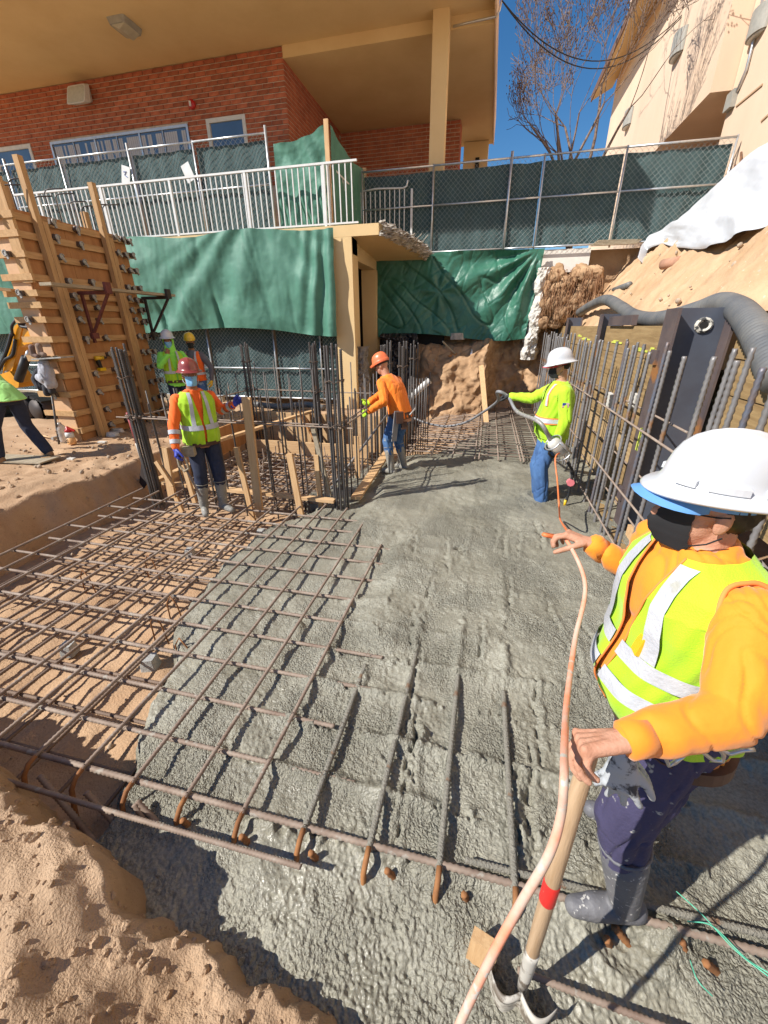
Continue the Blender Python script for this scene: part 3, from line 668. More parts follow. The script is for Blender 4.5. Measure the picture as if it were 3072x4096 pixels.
# ---------------- white plastic sheet over the slope
def on_slope(px, py, off=0.0):
    d = ray(px, py); t = (1.93-1.18*1.85-CAM_H+off)/(d.z-1.18*d.x); return V(0, 0, CAM_H)+d*t
lo = [(2578, 1062), (2600, 1010), (2660, 985), (2740, 1000), (2840, 1010), (2930, 990), (3010, 955), (3120, 905), (3300, 840)]
hi = [(2574, 1050), (2620, 955), (2690, 905), (2770, 850), (2850, 775), (2920, 705), (2990, 645), (3120, 560), (3300, 470)]
LO = np.array([tuple(on_slope(*p)) for p in lo]); HI = np.array([tuple(on_slope(*p)) for p in hi]); ts = np.linspace(0, 1, len(lo))
def P5(u, v):
    A = [np.interp(u, ts, LO[:, k]) for k in range(3)]; B = [np.interp(u, ts, HI[:, k]) for k in range(3)]
    x, y, z = (A[k]+(B[k]-A[k])*v for k in range(3))
    h = 0.10*np.sin(np.pi*np.clip(v, 0, 1))**0.5 + 0.06 + 0.09*fbm(u*3+v*1.6, v*1.2-u*2.0, 2, 161) + 0.014*fbm(u*9+v*5, v*3-u*5, 3, 163)
    return x-0.76*h, y, z+0.64*h
o = sheet('plastic_sheet', P5, mat('white_plastic_sheet', (0.60, 0.61, 0.63), 0.45, scale=3, var=0.10, bump=0.2, bscale=30), None, 150, 90)
tag(o, 'crumpled white plastic sheet spread over the dirt slope at the right', 'plastic sheet')
# ---------------- overhead cables and bare tree
cb = thing('overhead_cable', 'pair of black cables sagging from the tan roof to the peach building', 'cable', at_y(2010, 5, 12))
for k, dz in enumerate((0, 0.09)):
    pts = []
    for t in np.linspace(0, 1, 24):
        a = at_y(2008, 2, 11.9); b = at_y(2790, -8, 17.0); p = a.lerp(b, t); p.z -= (1.05+dz*1.5)*4*t*(1-t)*(1.0); pts.append(p)
    MB().tube(pts, 0.012, 5).build('cable', M_black, cb, True)
M_bark = mat('bare_bark', (0.27, 0.20, 0.16), 0.9, scale=8, col2=(0.16, 0.11, 0.085), bump=0.6, bscale=40)
M_pod = mat('dry_seed_pod', (0.13, 0.075, 0.05), 0.9, scale=20, var=0.4)
tr = thing('bare_tree', 'leafless tree with dry seed pods behind the right fence', 'tree', (2.0, 14.6, 3.7))
rt = random.Random(5); trunk = MB(); crown = MB(); pods = MB()
def grow(p, d, L, r, depth):
    pts = [p]; n = 4; dd = d.copy(); rad = [r]
    for i in range(n):
        dd = (dd + V(rt.gauss(0, .10), rt.gauss(0, .10), rt.gauss(0.05, .07))).normalized(); pts.append(pts[-1]+dd*L/n); rad.append(r*(1-0.42*(i+1)/n))
    if pts[-1].x < -0.1: return
    rad = [max(q*0.8, 0.006) for q in rad]
    (trunk if depth < 1 else crown).tube(pts, rad, 7 if depth < 2 else (4 if depth < 4 else 3), caps=False)
    if depth >= 6 or r < 0.0018:
        if rt.random() < 0.55:
            for q in range(rt.randint(2, 6)):
                c = pts[-1]+V(rt.gauss(0, .05), rt.gauss(0, .05), rt.gauss(0, .07)); pods.sphere(c, (0.012, 0.012, 0.02), 5)
        return
    k = 7 if depth == 0 else rt.choice((2, 3, 3))
    for i in range(k):
        a = rt.uniform(0, 6.28); sp = rt.uniform(0.30, 0.72) if depth else rt.uniform(0.30, 0.85)
        ax = dd.orthogonal().normalized(); ax = Quaternion(dd, a) @ ax
        nd = (dd*math.cos(sp)+ax*math.sin(sp)).normalized(); nd.z += 0.06; nd.normalize()
        st_ = pts[-1] if i < 2 else pts[rt.choice((2, 3, 4))]
        grow(st_, nd, L*rt.uniform(0.58, 0.80), rad[-1]*rt.uniform(0.62, 0.85), depth+1)
grow(V(2.05, 14.6, 3.6), V(0.02, 0, 1), 2.05, 0.13, 0)
grow(V(2.12, 14.7, 5.4), V(0.10, 0, 1), 2.3, 0.06, 1); grow(V(2.0, 14.5, 5.3), V(-0.35, 0.1, 1), 1.7, 0.055, 1); grow(V(2.1, 14.5, 5.3), V(0.6, -0.1, 1), 1.8, 0.055, 1)
trunk.build('trunk', M_bark, tr, True); crown.build('crown', M_bark, tr, True); stuff(pods.build('seed_pods', M_pod, tr))
# ================================================================== reinforcing steel
M_bar = mat('weathered_rebar', (0.36, 0.285, 0.225), 0.75, scale=4, col2=(0.20, 0.135, 0.10), metal=0.1, speck=(18, 0.60, (0.34, 0.30, 0.25)), detail=8)
M_bardark = mat('dark_rebar', (0.115, 0.105, 0.10), 0.55, scale=5, col2=(0.075, 0.065, 0.06), metal=0.35, speck=(6, 0.63, (0.25, 0.12, 0.05)), detail=7)
M_bardark2 = mat('brown_rebar', (0.23, 0.16, 0.115), 0.75, scale=4, col2=(0.14, 0.09, 0.065))
M_barwall = mat('mill_scale_rebar', (0.30, 0.285, 0.28), 0.5, scale=3, col2=(0.16, 0.15, 0.148), metal=0.35, speck=(2.4, 0.60, (0.30, 0.16, 0.08)), detail=7)
M_barblue = mat('bluish_rebar', (0.13, 0.17, 0.24), 0.5, scale=5, col2=(0.20, 0.13, 0.09), metal=0.4, detail=7)
M_barrust = mat('rusty_rebar', (0.36, 0.16, 0.055), 0.85, scale=9, col2=(0.20, 0.08, 0.03), detail=8)
M_tie = mat('tie_wire', (0.16, 0.11, 0.08), 0.7, metal=0.3, scale=9, var=0.3)
_bar = {}
def bar_mesh(L, r, pitch, sides, m):
    key = (round(L*20)/20, r, pitch, sides, m.name)
    if key in _bar: return _bar[key], key[0]
    Lq = max(0.05, key[0]); vs = []; 
    zs = []; 
    if pitch:
        k = 0; z = 0.0
        while z < Lq: zs.append((z, 0.87 if k % 2 == 0 else 1.18)); z += pitch/2; k += 1
        zs.append((Lq, 0.93))
    else: zs = [(0, 1), (Lq, 1)]
    for i, (z, s) in enumerate(zs):
        for k in range(sides):
            a = 2*math.pi*k/sides
            dz = (0.30*pitch*math.cos(a) if (pitch and 0 < i < len(zs)-1) else 0)
            vs.append((math.cos(a)*r*s, math.sin(a)*r*s, z+dz))
    m_ = len(zs); n = sides
    fs = [(i*n+k, i*n+(k+1) % n, (i+1)*n+(k+1) % n, (i+1)*n+k) for i in range(m_-1) for k in range(n)]
    fs += [tuple(range(n-1, -1, -1)), tuple((m_-1)*n+k for k in range(n))]
    me = bpy.data.meshes.new('rebar'); me.from_pydata(vs, [], fs)
    me.polygons.foreach_set('use_smooth', [True]*len(me.polygons)); me.materials.append(m); _bar[key] = me
    return me, Lq
def bar(parent, a, b, r, m, pitch=None, sides=6, name='rebar'):
    a = Vector(a); b = Vector(b); d = b-a; L = d.length
    me, Lq = bar_mesh(L, r, pitch, sides, m)
    o = link(name, me, parent); o.location = a - base_of(parent)
    o.rotation_mode = 'QUATERNION'; o.rotation_quaternion = d.to_track_quat('Z', 'Y'); o.scale = (1, 1, L/Lq)
    return o
# ---------------- main mat in the left and near part of the trench
RA = 0.012
mt = thing('rebar_mat', 'large tied rebar mat half buried by the advancing concrete at the left', 'rebar mat', (-2.2, 2.5, 0))
M_barconc = mat('concrete_coated_bar', (0.20, 0.185, 0.15), 0.8, scale=9, col2=(0.26, 0.24, 0.195), bump=1.0, bscale=120, speck=(9, 0.62, (0.20, 0.12, 0.07)))
for i, x in enumerate(A_BARS):
    y1 = 4.38 if x < -1.5 else 4.25
    y0 = 0.93; jx = random.uniform(-0.012, 0.012); m_, r_ = M_bar, RA
    if i < 8: y0 = 0.93 if x > -2.5 else 0.85
    if x > -1.0: y1 = 3.6
    if x > -0.7: y1 = {0: 1.95, 1: 2.45, 2: 2.35, 3: 1.9}[int(round((x+0.61)/0.305))]; m_, r_ = M_barconc, 0.0155
    bar(mt, (x, y0, 0.002 if x < -0.7 else -0.012), (x+jx, y1+random.uniform(-0.03, 0.1), (0.004 if x < -1.0 else -0.03) if x < -0.7 else -0.055), r_, m_, 0.024)
    if x > -2.6:
        pts = [V(x, y0+0.01, 0.002), V(x, y0-0.035, -0.006), V(x-0.004, y0-0.07, -0.05), V(x-0.006+random.uniform(-.02, .02), y0-0.10, -0.20), V(x-0.01, y0-0.11, -0.30)]
        MB().tube(pts, RA*1.05, 7).build('bar_hook', M_barrust, mt, True)
for i, y in enumerate(B_BARS):
    x0 = -4.6 + (0.13 if i % 2 else 0) + random.uniform(-0.03, 0.03); x1 = 1.25 if y < 1.0 else (-0.80 + 0.12*math.sin(i*2.3))
    bar(mt, (x0, y+random.uniform(-.012, .012), -0.020), (x1+(0.25 if i else 0), y+0.01, -0.046 if i else -0.020), 0.0130 if i else 0.0145, M_bar, 0.026)
bar(mt, (0.1, 1.00, -0.025), (1.9, 1.03, -0.025), 0.014, M_barconc, 0.017); bar(mt, (-2.4, 0.79, 0.02), (-0.56, 0.795, 0.03), 0.0115, M_bar, 0.016)
bar(mt, (0.30, 0.72, -0.045), (1.45, 0.66, -0.05), 0.011, M_bar, 0.016)
for i in range(12):                                                   # lower layer
    x = -4.5+0.305*i; bar(mt, (x, 0.9, -0.245), (x+0.02, 4.3, -0.245), RA, M_bardark2, 0.02)
for i in range(11):
    y = 1.08+0.30*i; bar(mt, (-4.6, y, -0.27), (-0.9, y+0.02, -0.27), RA, M_bardark2, 0.02)
for (x0, y0, x1, y1) in ((170, 220, 400, 490), (370, 290, 530, 460), (580, 340, 690, 510), (590, 330, 770, 510), (785, 410, 865, 475), (1040, 480, 1120, 550), (1340, 550, 1410, 630)):
    a = at_z(x0*0.926, 2900+y0*0.926, -0.02); b = at_z(x1*0.926, 2900+y1*0.926, -0.18); bar(mt, a, b+(b-a)*0.25, 0.0135, M_barrust if x0 > 700 else M_bar, 0.02, name='dowel')
for (x0, y0, x1, y1) in ((1545, 3480, 1620, 3550), (1855, 3575, 1885, 3640), (2455, 3705, 2565, 3840), (2425, 3755, 2450, 3800), (2725, 3760, 2760, 3890), (2820, 3850, 2920, 3930)):
    a = at_z(x0, y0, -0.03); b = at_z(x1, y1, -0.15); bar(mt, a, b+(b-a)*0.2, 0.0135, M_barrust, 0.02, name='dowel')
for i in range(5):                                                    # hoops tying both layers
    x, y = random.uniform(-3.6, -1.9), random.uniform(1.4, 3.6)
    pts = [V(x-0.06, y, -0.30), V(x-0.05, y, -0.10), V(x, y, -0.02), V(x+0.05, y, -0.10), V(x+0.07, y, -0.30)]; MB().tube(pts, 0.006, 6).build('hoop', M_barrust, mt, True)
tm = MB()
for x in A_BARS:
    for y in B_BARS:
        if x < -0.6: tm.tube([V(x-0.018, y-0.016, -0.018), V(x, y, 0.016), V(x+0.018, y+0.016, -0.018)], 0.0022, 3)
stuff(tm.build('wire_ties', M_tie, mt))
# spacer blocks under the mat
M_block = mat('grey_spacer', (0.42, 0.42, 0.40), 0.9, scale=12, var=0.25, bump=0.6, bscale=60)
for (px, py, s, lb) in ((275, 2595, 0.085, 'small grey concrete spacer block under the mat near the left edge'), (600, 2650, 0.095, 'grey concrete spacer block under the mat beside the concrete front'), (1045, 2135, 0.09, 'grey concrete spacer block under the mat near the cage corner'), (760, 2210, 0.08, 'grey spacer block under the middle of the mat')):
    p = at_z(px, py, -0.30); o = MB()
    o.loft([(p+V(0, 0, -0.05), V(1, .3, 0).normalized(), V(-.3, 1, 0).normalized(), s*0.62, s*0.62), (p+V(0, 0, s*0.6), V(1, .3, 0).normalized(), V(-.3, 1, 0).normalized(), s*0.5, s*0.5)], 12, 8)
    tag(o.build('spacer_block', M_block), lb, 'spacer', 'concrete spacers under the mat')
# ---------------- mat at the far end
bk = thing('rebar_mat', 'dense rebar mat at the far end of the trench below the earth mound', 'rebar mat', (0, 9, 0))
y = 6.95
while y < 11.6:
    x0 = -1.35 if y < 9.6 else (-1.35+(y-9.6)*0.62); 
    bar(bk, (x0, y, 0.035), (1.28, y+random.uniform(-.03, .03), 0.035), 0.012, M_bar, None, 6); 
    if int(y*7) % 2 == 0: bar(bk, (x0+0.1, y+0.07, -0.14), (1.28, y+0.07, -0.14), 0.012, M_bar, None, 6)
    y += 0.175
for i, x in enumerate((-1.15, -0.78, -0.42, -0.05, 0.02, 0.33, 0.68, 0.73, 1.02)):
    bar(bk, (x, 6.6, 0.06), (x, 11.6 if x > -0.1 else 10.2, 0.06), 0.013, M_bar, None, 6)
# ---------------- cage standing in the pit
cg = thing('rebar_cage', 'rectangular cage of upright dark rebars around the wooden pit form', 'rebar cage', (-3, 5.8, 0))
CX0, CX1, CY0, CY1 = -4.48, -1.60, 4.50, 7.15
def up(x, y, z1, r=0.0105, m=M_bardark, p=0.02, z0=-0.32, lean=0.0): bar(cg, (x, y, z0), (x+random.uniform(-.012, .012)+lean, y+random.uniform(-.012, .012), z1), r, m, p)
x = CX0+0.26
while x < CX1-0.15:
    up(x, CY0, 1.24+random.uniform(-.10, .14)); up(x+0.05, CY0+0.26, 1.22+random.uniform(-.12, .12)); 
    up(x+0.02, CY1, 1.30+random.uniform(-.10, .3), p=None); up(x+0.10, CY1-0.24, 1.32+random.uniform(-.10, .25), p=None); x += 0.235
y = CY0+0.28
while y < CY1-0.1:
    up(CX1, y, 1.26+random.uniform(-.1, .15)); up(CX1-0.25, y+0.05, 1.24+random.uniform(-.1, .1), p=None)
    up(CX0, y, 1.22+random.uniform(-.1, .1), p=None); y += 0.27
def cluster(x, y, z1, n, s, r=0.0145):
    for k in range(n):
        a = 2*math.pi*k/n; up(x+s*math.cos(a), y+s*math.sin(a)*0.8, z1+random.uniform(-.07, .02), r, M_bardark, 0.024)
    for zz in (0.98, 1.50):
        MB().tube([V(x+(s+0.02)*math.cos(2*math.pi*k/14), y+(s+0.02)*math.sin(2*math.pi*k/14), zz+0.02*math.sin(k*2.1)) for k in range(14)], 0.0065, 5, closed=True).build('tie_ring', M_tie, cg, True)
    MB().tube([V(x+(s+0.03)*math.cos(2*math.pi*k/14), y+(s+0.03)*math.sin(2*math.pi*k/14), 1.01+0.03*math.cos(k*1.7)) for k in range(14)], 0.006, 5, closed=True).build('tie_ring', M_tie, cg, True)
cluster(CX0, CY0, 1.88, 7, 0.075); cluster(CX1-0.05, CY0, 1.90, 9, 0.085); cluster(CX0+0.15, CY1, 1.82, 6, 0.07); cluster(CX1, CY1-0.3, 1.85, 6, 0.08); cluster(-3.0, CY1, 1.82, 6, 0.06)
cluster(-1.35, 8.1, 1.80, 4, 0.07); cluster(-1.25, 6.45, 1.86, 5, 0.06)
for k in range(9): up(-1.3+0.06*k*0.5, 7.3+0.12*k, 1.15+0.12*random.random(), p=None)
for (a, b) in (((CX0-0.3, CY0-0.02), (CX1+0.15, CY0-0.02)), ((CX0-0.2, CY0+0.03), (CX1+0.1, CY0+0.03)), ((CX1+0.02, CY0-0.1), (CX1+0.02, CY1)), ((CX1-0.05, CY0), (CX1-0.05, CY1)), ((CX0, CY0), (CX0+0.1, CY1)), ((CX0, CY1), (CX1, CY1))):
    bar(cg, (a[0], a[1], 0.985+random.uniform(-.01, .02)), (b[0], b[1], 0.985+random.uniform(-.01, .02)), 0.010, M_bar, 0.02)
for zz in (-0.10, -0.24):
    for k in range(14): bar(cg, (CX0+0.05, CY0+0.12+0.19*k, zz), (CX1-0.05, CY0+0.14+0.19*k, zz), 0.0115, M_bar, None)
    for k in range(14): bar(cg, (CX0+0.15+0.2*k, CY0+0.1, zz+0.02), (CX0+0.15+0.2*k, CY1-0.1, zz+0.02), 0.0115, M_bar, None)
for k in range(26):
    x, y = random.uniform(CX0+0.3, CX1-0.2), random.uniform(5.2, 6.9); bar(cg, (x, y, -0.3), (x+random.uniform(-.05, .05), y, 0.12), 0.008, M_bar, None)
bar(cg, (-2.05, 5.1, -0.1), (-1.5, 6.4, 0.75), 0.018, M_barwall, None, name='brace_bar')
# ---------------- curtain of heavy bars in front of the shoring wall
wc = thing('rebar_curtain', 'curtain of tall ribbed rebars standing in front of the timber shoring wall', 'rebar curtain', (1.4, 5, 0))
def wb(x, y, z1, m, r=0.0155, p=0.040): bar(wc, (x, y, -0.15), (x+random.uniform(-.01, .01), y+random.uniform(-.015, .015), z1), r, m, p)
for y, k in ((1.9, 2), (2.12, 2), (2.35, 1), (2.52, 1), (2.67, 1), (2.84, 2), (3.03, 1), (3.44, 2), (3.82, 2), (4.28, 2), (4.55, 1), (4.84, 2), (5.13, 1), (5.50, 2), (5.80, 1), (6.12, 2), (6.45, 1), (6.8, 2), (7.15, 1), (7.6, 2), (8.0, 1), (8.4, 2), (8.8, 1), (9.2, 2), (9.6, 2), (10.0, 1), (10.4, 2), (10.8, 2), (11.2, 2), (11.6, 1)):
    m = random.choice((M_barwall, M_barwall, M_barwall, M_barblue, M_barwall)); z1 = 1.89+random.uniform(-.05, .05)
    wb(1.35, y, z1, m)
    if k == 2 and random.random() < 0.7: wb(1.375, y-0.045, z1-0.06, M_barwall)
    if y > 6.5 or (y > 2.9 and random.random() < 0.25): wb(1.58, y+0.13, 1.82+random.uniform(-.1, .1), M_barwall, 0.0155)
for zz in (1.22, 0.62, 0.15):
    bar(wc, (1.325, 2.6, zz+0.02), (1.325, 11.5, zz-0.03), 0.0095, M_bar, None); bar(wc, (1.60, 3.2, zz+0.05), (1.60, 11.5, zz), 0.0095, M_bar, None)
M_pblock = mat('pale_spacer', (0.62, 0.60, 0.55), 0.9, scale=12, var=0.15)
for (px, py, X, w, lb) in ((2436, 1600, 1.42, 0.16, 'left one of two pale blocks tucked behind the wall rebars'), (2535, 1600, 1.69, 0.20, 'right one of two pale blocks tucked behind the wall rebars')):
    p = at_x(px, py, X); tag(MB().box(p, (0.045, w, 0.15), Matrix.Rotation(0.06, 3, 'X')).build('spacer_block', M_pblock), lb, 'spacer')

# ================================================================== shoring wall
M_lag = mat('stained_lagging_timber', (0.37, 0.25, 0.115), 0.8, scale=3.5, col2=(0.24, 0.15, 0.062), bump=0.35, bscale=22, stretch=(8, 0.5, 8), detail=9)
M_lag2 = mat('pale_lagging_timber', (0.50, 0.36, 0.19), 0.8, scale=3.5, col2=(0.36, 0.235, 0.11), bump=0.35, bscale=22, stretch=(8, 0.5, 8), detail=9)
M_pile = mat('rusting_pile_steel', (0.17, 0.125, 0.115), 0.6, scale=2.5, col2=(0.10, 0.08, 0.085), metal=0.3, speck=(1.7, 0.58, (0.36, 0.16, 0.055)), detail=9, bump=0.2, bscale=30)
M_web = mat('blue_grey_steel', (0.11, 0.125, 0.16), 0.55, scale=2.5, col2=(0.085, 0.09, 0.115), metal=0.25, detail=9)
M_spray = mat('yellow_marking_paint', (0.72, 0.76, 0.12), 0.8, scale=14, var=0.3)
sw = thing('shoring_wall', 'timber lagging boards stacked between steel piles holding back the slope', 'shoring wall', (1.75, 8, -0.3))
piles = [4.50, 7.35, 10.35, 12.2]
zb = [-0.35, -0.06, 0.23, 0.53, 0.83, 1.12, 1.40, 1.70, 2.04]
for i in range(3):
    for k in range(8):
        a, b = piles[i]+(0.10 if i else 0.17), piles[i+1]+0.05
        MB().box((1.755+random.uniform(-.008, .008), (a+b)/2, (zb[k]+zb[k+1])/2), (0.075, b-a, zb[k+1]-zb[k]-random.uniform(0.006, 0.014))).build('lagging_board', M_lag if k > 4 else (M_lag2 if (k+i) % 2 else M_lag), sw)
for k in range(5):
    z0 = 0.62+0.29*k; MB().box((2.10, 2.2, z0+0.14), (0.075, 4.3, 0.278)).build('lagging_board', M_lag, sw)
sp = MB()
for (y, z, L) in ((6.6, 1.83, 0.5), (5.55, 1.78, 0.45), (5.15, 1.80, 0.22), (8.6, 1.82, 0.7), (9.2, 1.86, 0.4), (4.95, 1.76, 0.25)):
    sp.box((1.714, y, z), (0.004, L, 0.022)); sp.box((1.7145, y+0.05, z+0.02), (0.004, L*0.5, 0.015))
sp.build('paint_mark', M_spray, sw)
def pile(y, x0, dep, fl, z1, lb, full):
    t = thing('soldier_pile', lb, 'steel pile', (x0, y, -0.4), 'soldier piles of the shoring wall')
    MB().bb((x0, y-fl/2, -0.4), (x0+0.022, y+fl/2, z1)).build('front_flange', M_pile, t)
    MB().bb((x0+0.023, y-0.008, -0.4), (x0+dep-0.023, y+0.008, z1)).build('web', M_web, t)
    MB().bb((x0+dep-0.022, y-fl/2, -0.4), (x0+dep, y+fl/2, z1)).build('back_flange', M_pile, t)
    return t
pt = pile(4.50, 1.57, 0.45, 0.29, 2.18, 'big rusty steel pile with a burnt hole near its top', True)
c = V(1.84, 4.49, 2.04)
MB().tube([c+V(0.055*math.cos(a), 0, 0.048*math.sin(a)) for a in np.linspace(0, 2*math.pi, 13)[:-1]], 0.02, 6, closed=True).build('torch_cut_rim', mat('scorched_paint', (0.62, 0.58, 0.50), 0.8, scale=22, col2=(0.05, 0.05, 0.05), mixlo=0.45, mixhi=0.5), pt)
MB().box(c+V(0, -0.003, 0), (0.07, 0.014, 0.06)).build('hole', M_dark, pt)
MB().bb((1.545, 4.55, 1.70), (1.57, 4.72, 1.83)).build('weld_plate', M_pile, pt); MB().bb((1.54, 4.38, 0.9), (1.568, 4.46, 1.12)).build('paint_mark', M_spray, pt)
MB().bb((1.545, 4.55, 0.30), (1.57, 4.70, 0.44)).build('weld_plate', M_pile, pt)
pile(7.35, 1.62, 0.3, 0.16, 2.20, 'slim steel pile poking above the boards in the middle of the shoring wall', False)
pile(10.35, 1.62, 0.3, 0.16, 2.20, 'slim steel pile next to last along the shoring wall', False)
pile(12.1, 1.62, 0.3, 0.16, 2.18, 'slim steel pile at the far end of the shoring wall', False)
tag(MB().bb((1.68, 6.0, 2.045), (1.74, 7.1, 2.16)).build('steel_plate', M_pile), 'rusty steel plate lying on top of the shoring boards', 'steel plate')
tag(MB().bb((1.60, 3.9, -0.02), (1.69, 4.3, 0.14)).build('wood_block', M_lumberx), 'wooden block at the foot of the big pile behind the reaching hand', 'wood block')
tag(MB().beam((1.42, 2.6, 0.0), (1.55, 5.6, 0.0), 0.09, 0.05).build('sill_board', M_lag), 'muddy board lying along the foot of the wall rebars', 'board')

# ================================================================== wall formwork on the left
M_ply = mat('form_plywood', (0.46, 0.225, 0.085), 0.7, scale=2.6, col2=(0.35, 0.155, 0.055), bump=0.2, bscale=20, stretch=(3, 3, 0.7), speck=(30, 0.70, (0.14, 0.06, 0.03)), detail=9)
M_plyedge = mat('pale_form_plywood', (0.66, 0.42, 0.24), 0.7, scale=3, col2=(0.55, 0.33, 0.18), bump=0.2, bscale=20, detail=8)
M_timber = mat('form_timber', (0.56, 0.345, 0.16), 0.75, scale=4, col2=(0.42, 0.24, 0.10), bump=0.3, bscale=25, stretch=(6, 0.8, 6), detail=8)
M_timberv = mat('form_timber_upright', (0.56, 0.345, 0.16), 0.75, scale=4, col2=(0.42, 0.24, 0.10), bump=0.3, bscale=25, stretch=(6, 6, 0.7), detail=8)
M_clamp = mat('dusty_clamp_steel', (0.47, 0.45, 0.42), 0.55, metal=0.4, scale=20, var=0.4)
M_clampd = mat('dark_clamp_steel', (0.14, 0.10, 0.08), 0.6, metal=0.3, scale=20, var=0.4)
FX, FY0, FY1, FZ0, FZ1 = -6.70, 5.50, 7.50, 0.30, 3.62
fw = thing('wall_formwork', 'tall plywood wall form with horizontal walers, uprights and metal clamps', 'formwork', (-6.9, 6.5, 0.3))
for a, b in ((FY0, 6.28), (6.284, 7.02), (7.024, FY1)): MB().bb((FX-0.02, a, FZ0), (FX, b, FZ1-0.02*(a > 6))).build('plywood_panel', M_ply, fw)
for z0, z1 in ((FZ0, 1.5), (1.505, 2.7), (2.705, FZ1)): MB().bb((FX-0.37, FY0-0.02, z0), (FX-0.022, FY0-0.001, z1)).build('end_panel', M_plyedge, fw)
MB().bb((FX-0.40, FY0, FZ0), (FX-0.38, FY1, FZ1)).build('plywood_panel', M_ply, fw)
lv = [3.53, 3.31, 3.06, 2.77, 2.56, 2.40, 2.20, 1.92, 1.64, 1.37, 1.08, 0.77, 0.48]
SB = [(5.87, 4.27), (7.05, 4.26)]
cl_me = None
def clamp_mesh():
    m = MB(); m.box((0.02, 0, 0), (0.04, 0.10, 0.07)); m.box((0.05, 0.01, -0.01), (0.02, 0.035, 0.12), Matrix.Rotation(0.35, 3, 'X'))
    m.tube([V(0.06, 0.035*math.cos(a), 0.035*math.sin(a)+0.01) for a in np.linspace(0.3, 5.4, 10)], 0.010, 5)
    me = bpy.data.meshes.new('clamp'); me.from_pydata(m.v, [], m.f); me.materials.append(M_clamp); me.materials.append(M_clampd)
    for i, p in enumerate(me.polygons): p.material_index = 1 if i < 6 else 0
    return me
cme = clamp_mesh(); fb = base_of(fw)
for i, z in enumerate(lv):
    dy = random.uniform(-0.04, 0.06)
    MB().bb((FX+0.002, FY0-0.02, z-0.045), (FX+0.042, FY1+0.10+dy, z+0.045)).build('waler', M_timber, fw)
    MB().bb((FX-0.46-random.uniform(0, .12), FY0-0.065, z-0.04), (FX+0.10, FY0-0.022, z+0.045)).build('end_waler', M_timber, fw)
    for k, y in enumerate((5.97, 6.45, 7.15, 7.40)):
        if random.random() < 0.92:
            o = link('clamp', cme, fw); o.location = V(FX+(0.115 if k in (0, 2) else 0.043), y+random.uniform(-.03, .03), z+random.uniform(-.02, .02)) - fb; o.rotation_euler = (random.uniform(-.5, .5), 0, 0)
    if i % 2 == 0:
        o = link('clamp', cme, fw); o.location = V(FX-0.18, FY0-0.066, z) - fb; o.rotation_euler = (0, 0, -math.pi/2)
    o = link('clamp', cme, fw); o.location = V(FX+0.043, FY1+0.04, z) - fb
for (y, zt) in SB:
    MB().bb((FX+0.043, y-0.115, FZ0), (FX+0.132, y-0.035, zt)).build('strongback', M_timberv, fw); MB().bb((FX+0.043, y-0.028, FZ0), (FX+0.132, y+0.052, zt-0.75)).build('strongback', M_timberv, fw)
MB().bb((FX-0.52, 5.9, FZ0+1), (FX-0.43, 5.99, 4.05)).build('strongback', M_timberv, fw); MB().bb((FX-0.52, 7.2, FZ0+1), (FX-0.43, 7.29, 3.95)).build('strongback', M_timberv, fw)
for (px, py) in ((20, 760),):
    p = at_y(px, py, 5.5); MB().bb((p.x-0.16, 5.45, 2.7), (p.x+0.02, 5.50, p.z+0.15)).build('strongback', M_timberv, fw)
for i in range(9):                                                    # bar ends sticking out of the form
    y = 5.6+0.22*i; x = FX-0.20+random.uniform(-.06, .06); zt = 3.95+random.uniform(-.1, .12)
    MB().tube([V(x, y, 3.3), V(x, y, zt-0.06), V(x+0.02, y+0.02, zt-0.015), V(x+0.07, y+0.04, zt), V(x+0.24, y+0.12, zt+0.01)], 0.009, 6).build('bent_bar', M_bardark, fw, True)
# bracket scaffold
M_redst = mat('red_oxide_steel', (0.20, 0.055, 0.04), 0.65, scale=8, col2=(0.12, 0.035, 0.03), metal=0.2)
M_dkst = mat('dark_steel_bracket', (0.06, 0.045, 0.04), 0.6, scale=8, var=0.3, metal=0.3)
for (y, m, lb) in ((6.13, M_redst, 'red steel scaffold bracket hooked to the left upright of the wall form'), (7.50, M_dkst, 'dark steel scaffold bracket at the right edge of the wall form')):
    t = thing('scaffold_bracket', lb, 'bracket', (FX+0.14, y, 2.0))
    MB().beam((FX+0.10, y, 2.60), (-5.98, y, 2.60), 0.045, 0.05).build('arm', m, t); MB().beam((FX+0.16, y, 2.60), (FX+0.16, y, 1.85), 0.04, 0.04).build('upright', m, t)
    MB().beam((-6.02, y, 2.58), (FX+0.17, y, 1.98), 0.035, 0.035).build('brace', m, t); MB().box((-6.0, y, 2.66), (0.05, 0.11, 0.16)).build('end_plate', m, t); MB().box((FX+0.19, y, 1.96), (0.07, 0.12, 0.09)).build('foot', m, t)
M_plank = mat('grey_scaffold_plank', (0.42, 0.35, 0.25), 0.85, scale=4, col2=(0.30, 0.24, 0.16), stretch=(8, .8, 8), bump=0.4, bscale=30)
tag(MB().bb((-6.25, 5.22, 2.628), (-6.04, 7.75, 2.668)).build('scaffold_plank', M_plank), 'weathered plank lying across the two scaffold brackets', 'plank')
tag(MB().beam((-7.55, 5.1, 2.66), (-7.0, 5.42, 2.60), 0.20, 0.04).build('scaffold_plank', M_lumberx), 'orange plank end sticking out left of the wall form', 'plank')

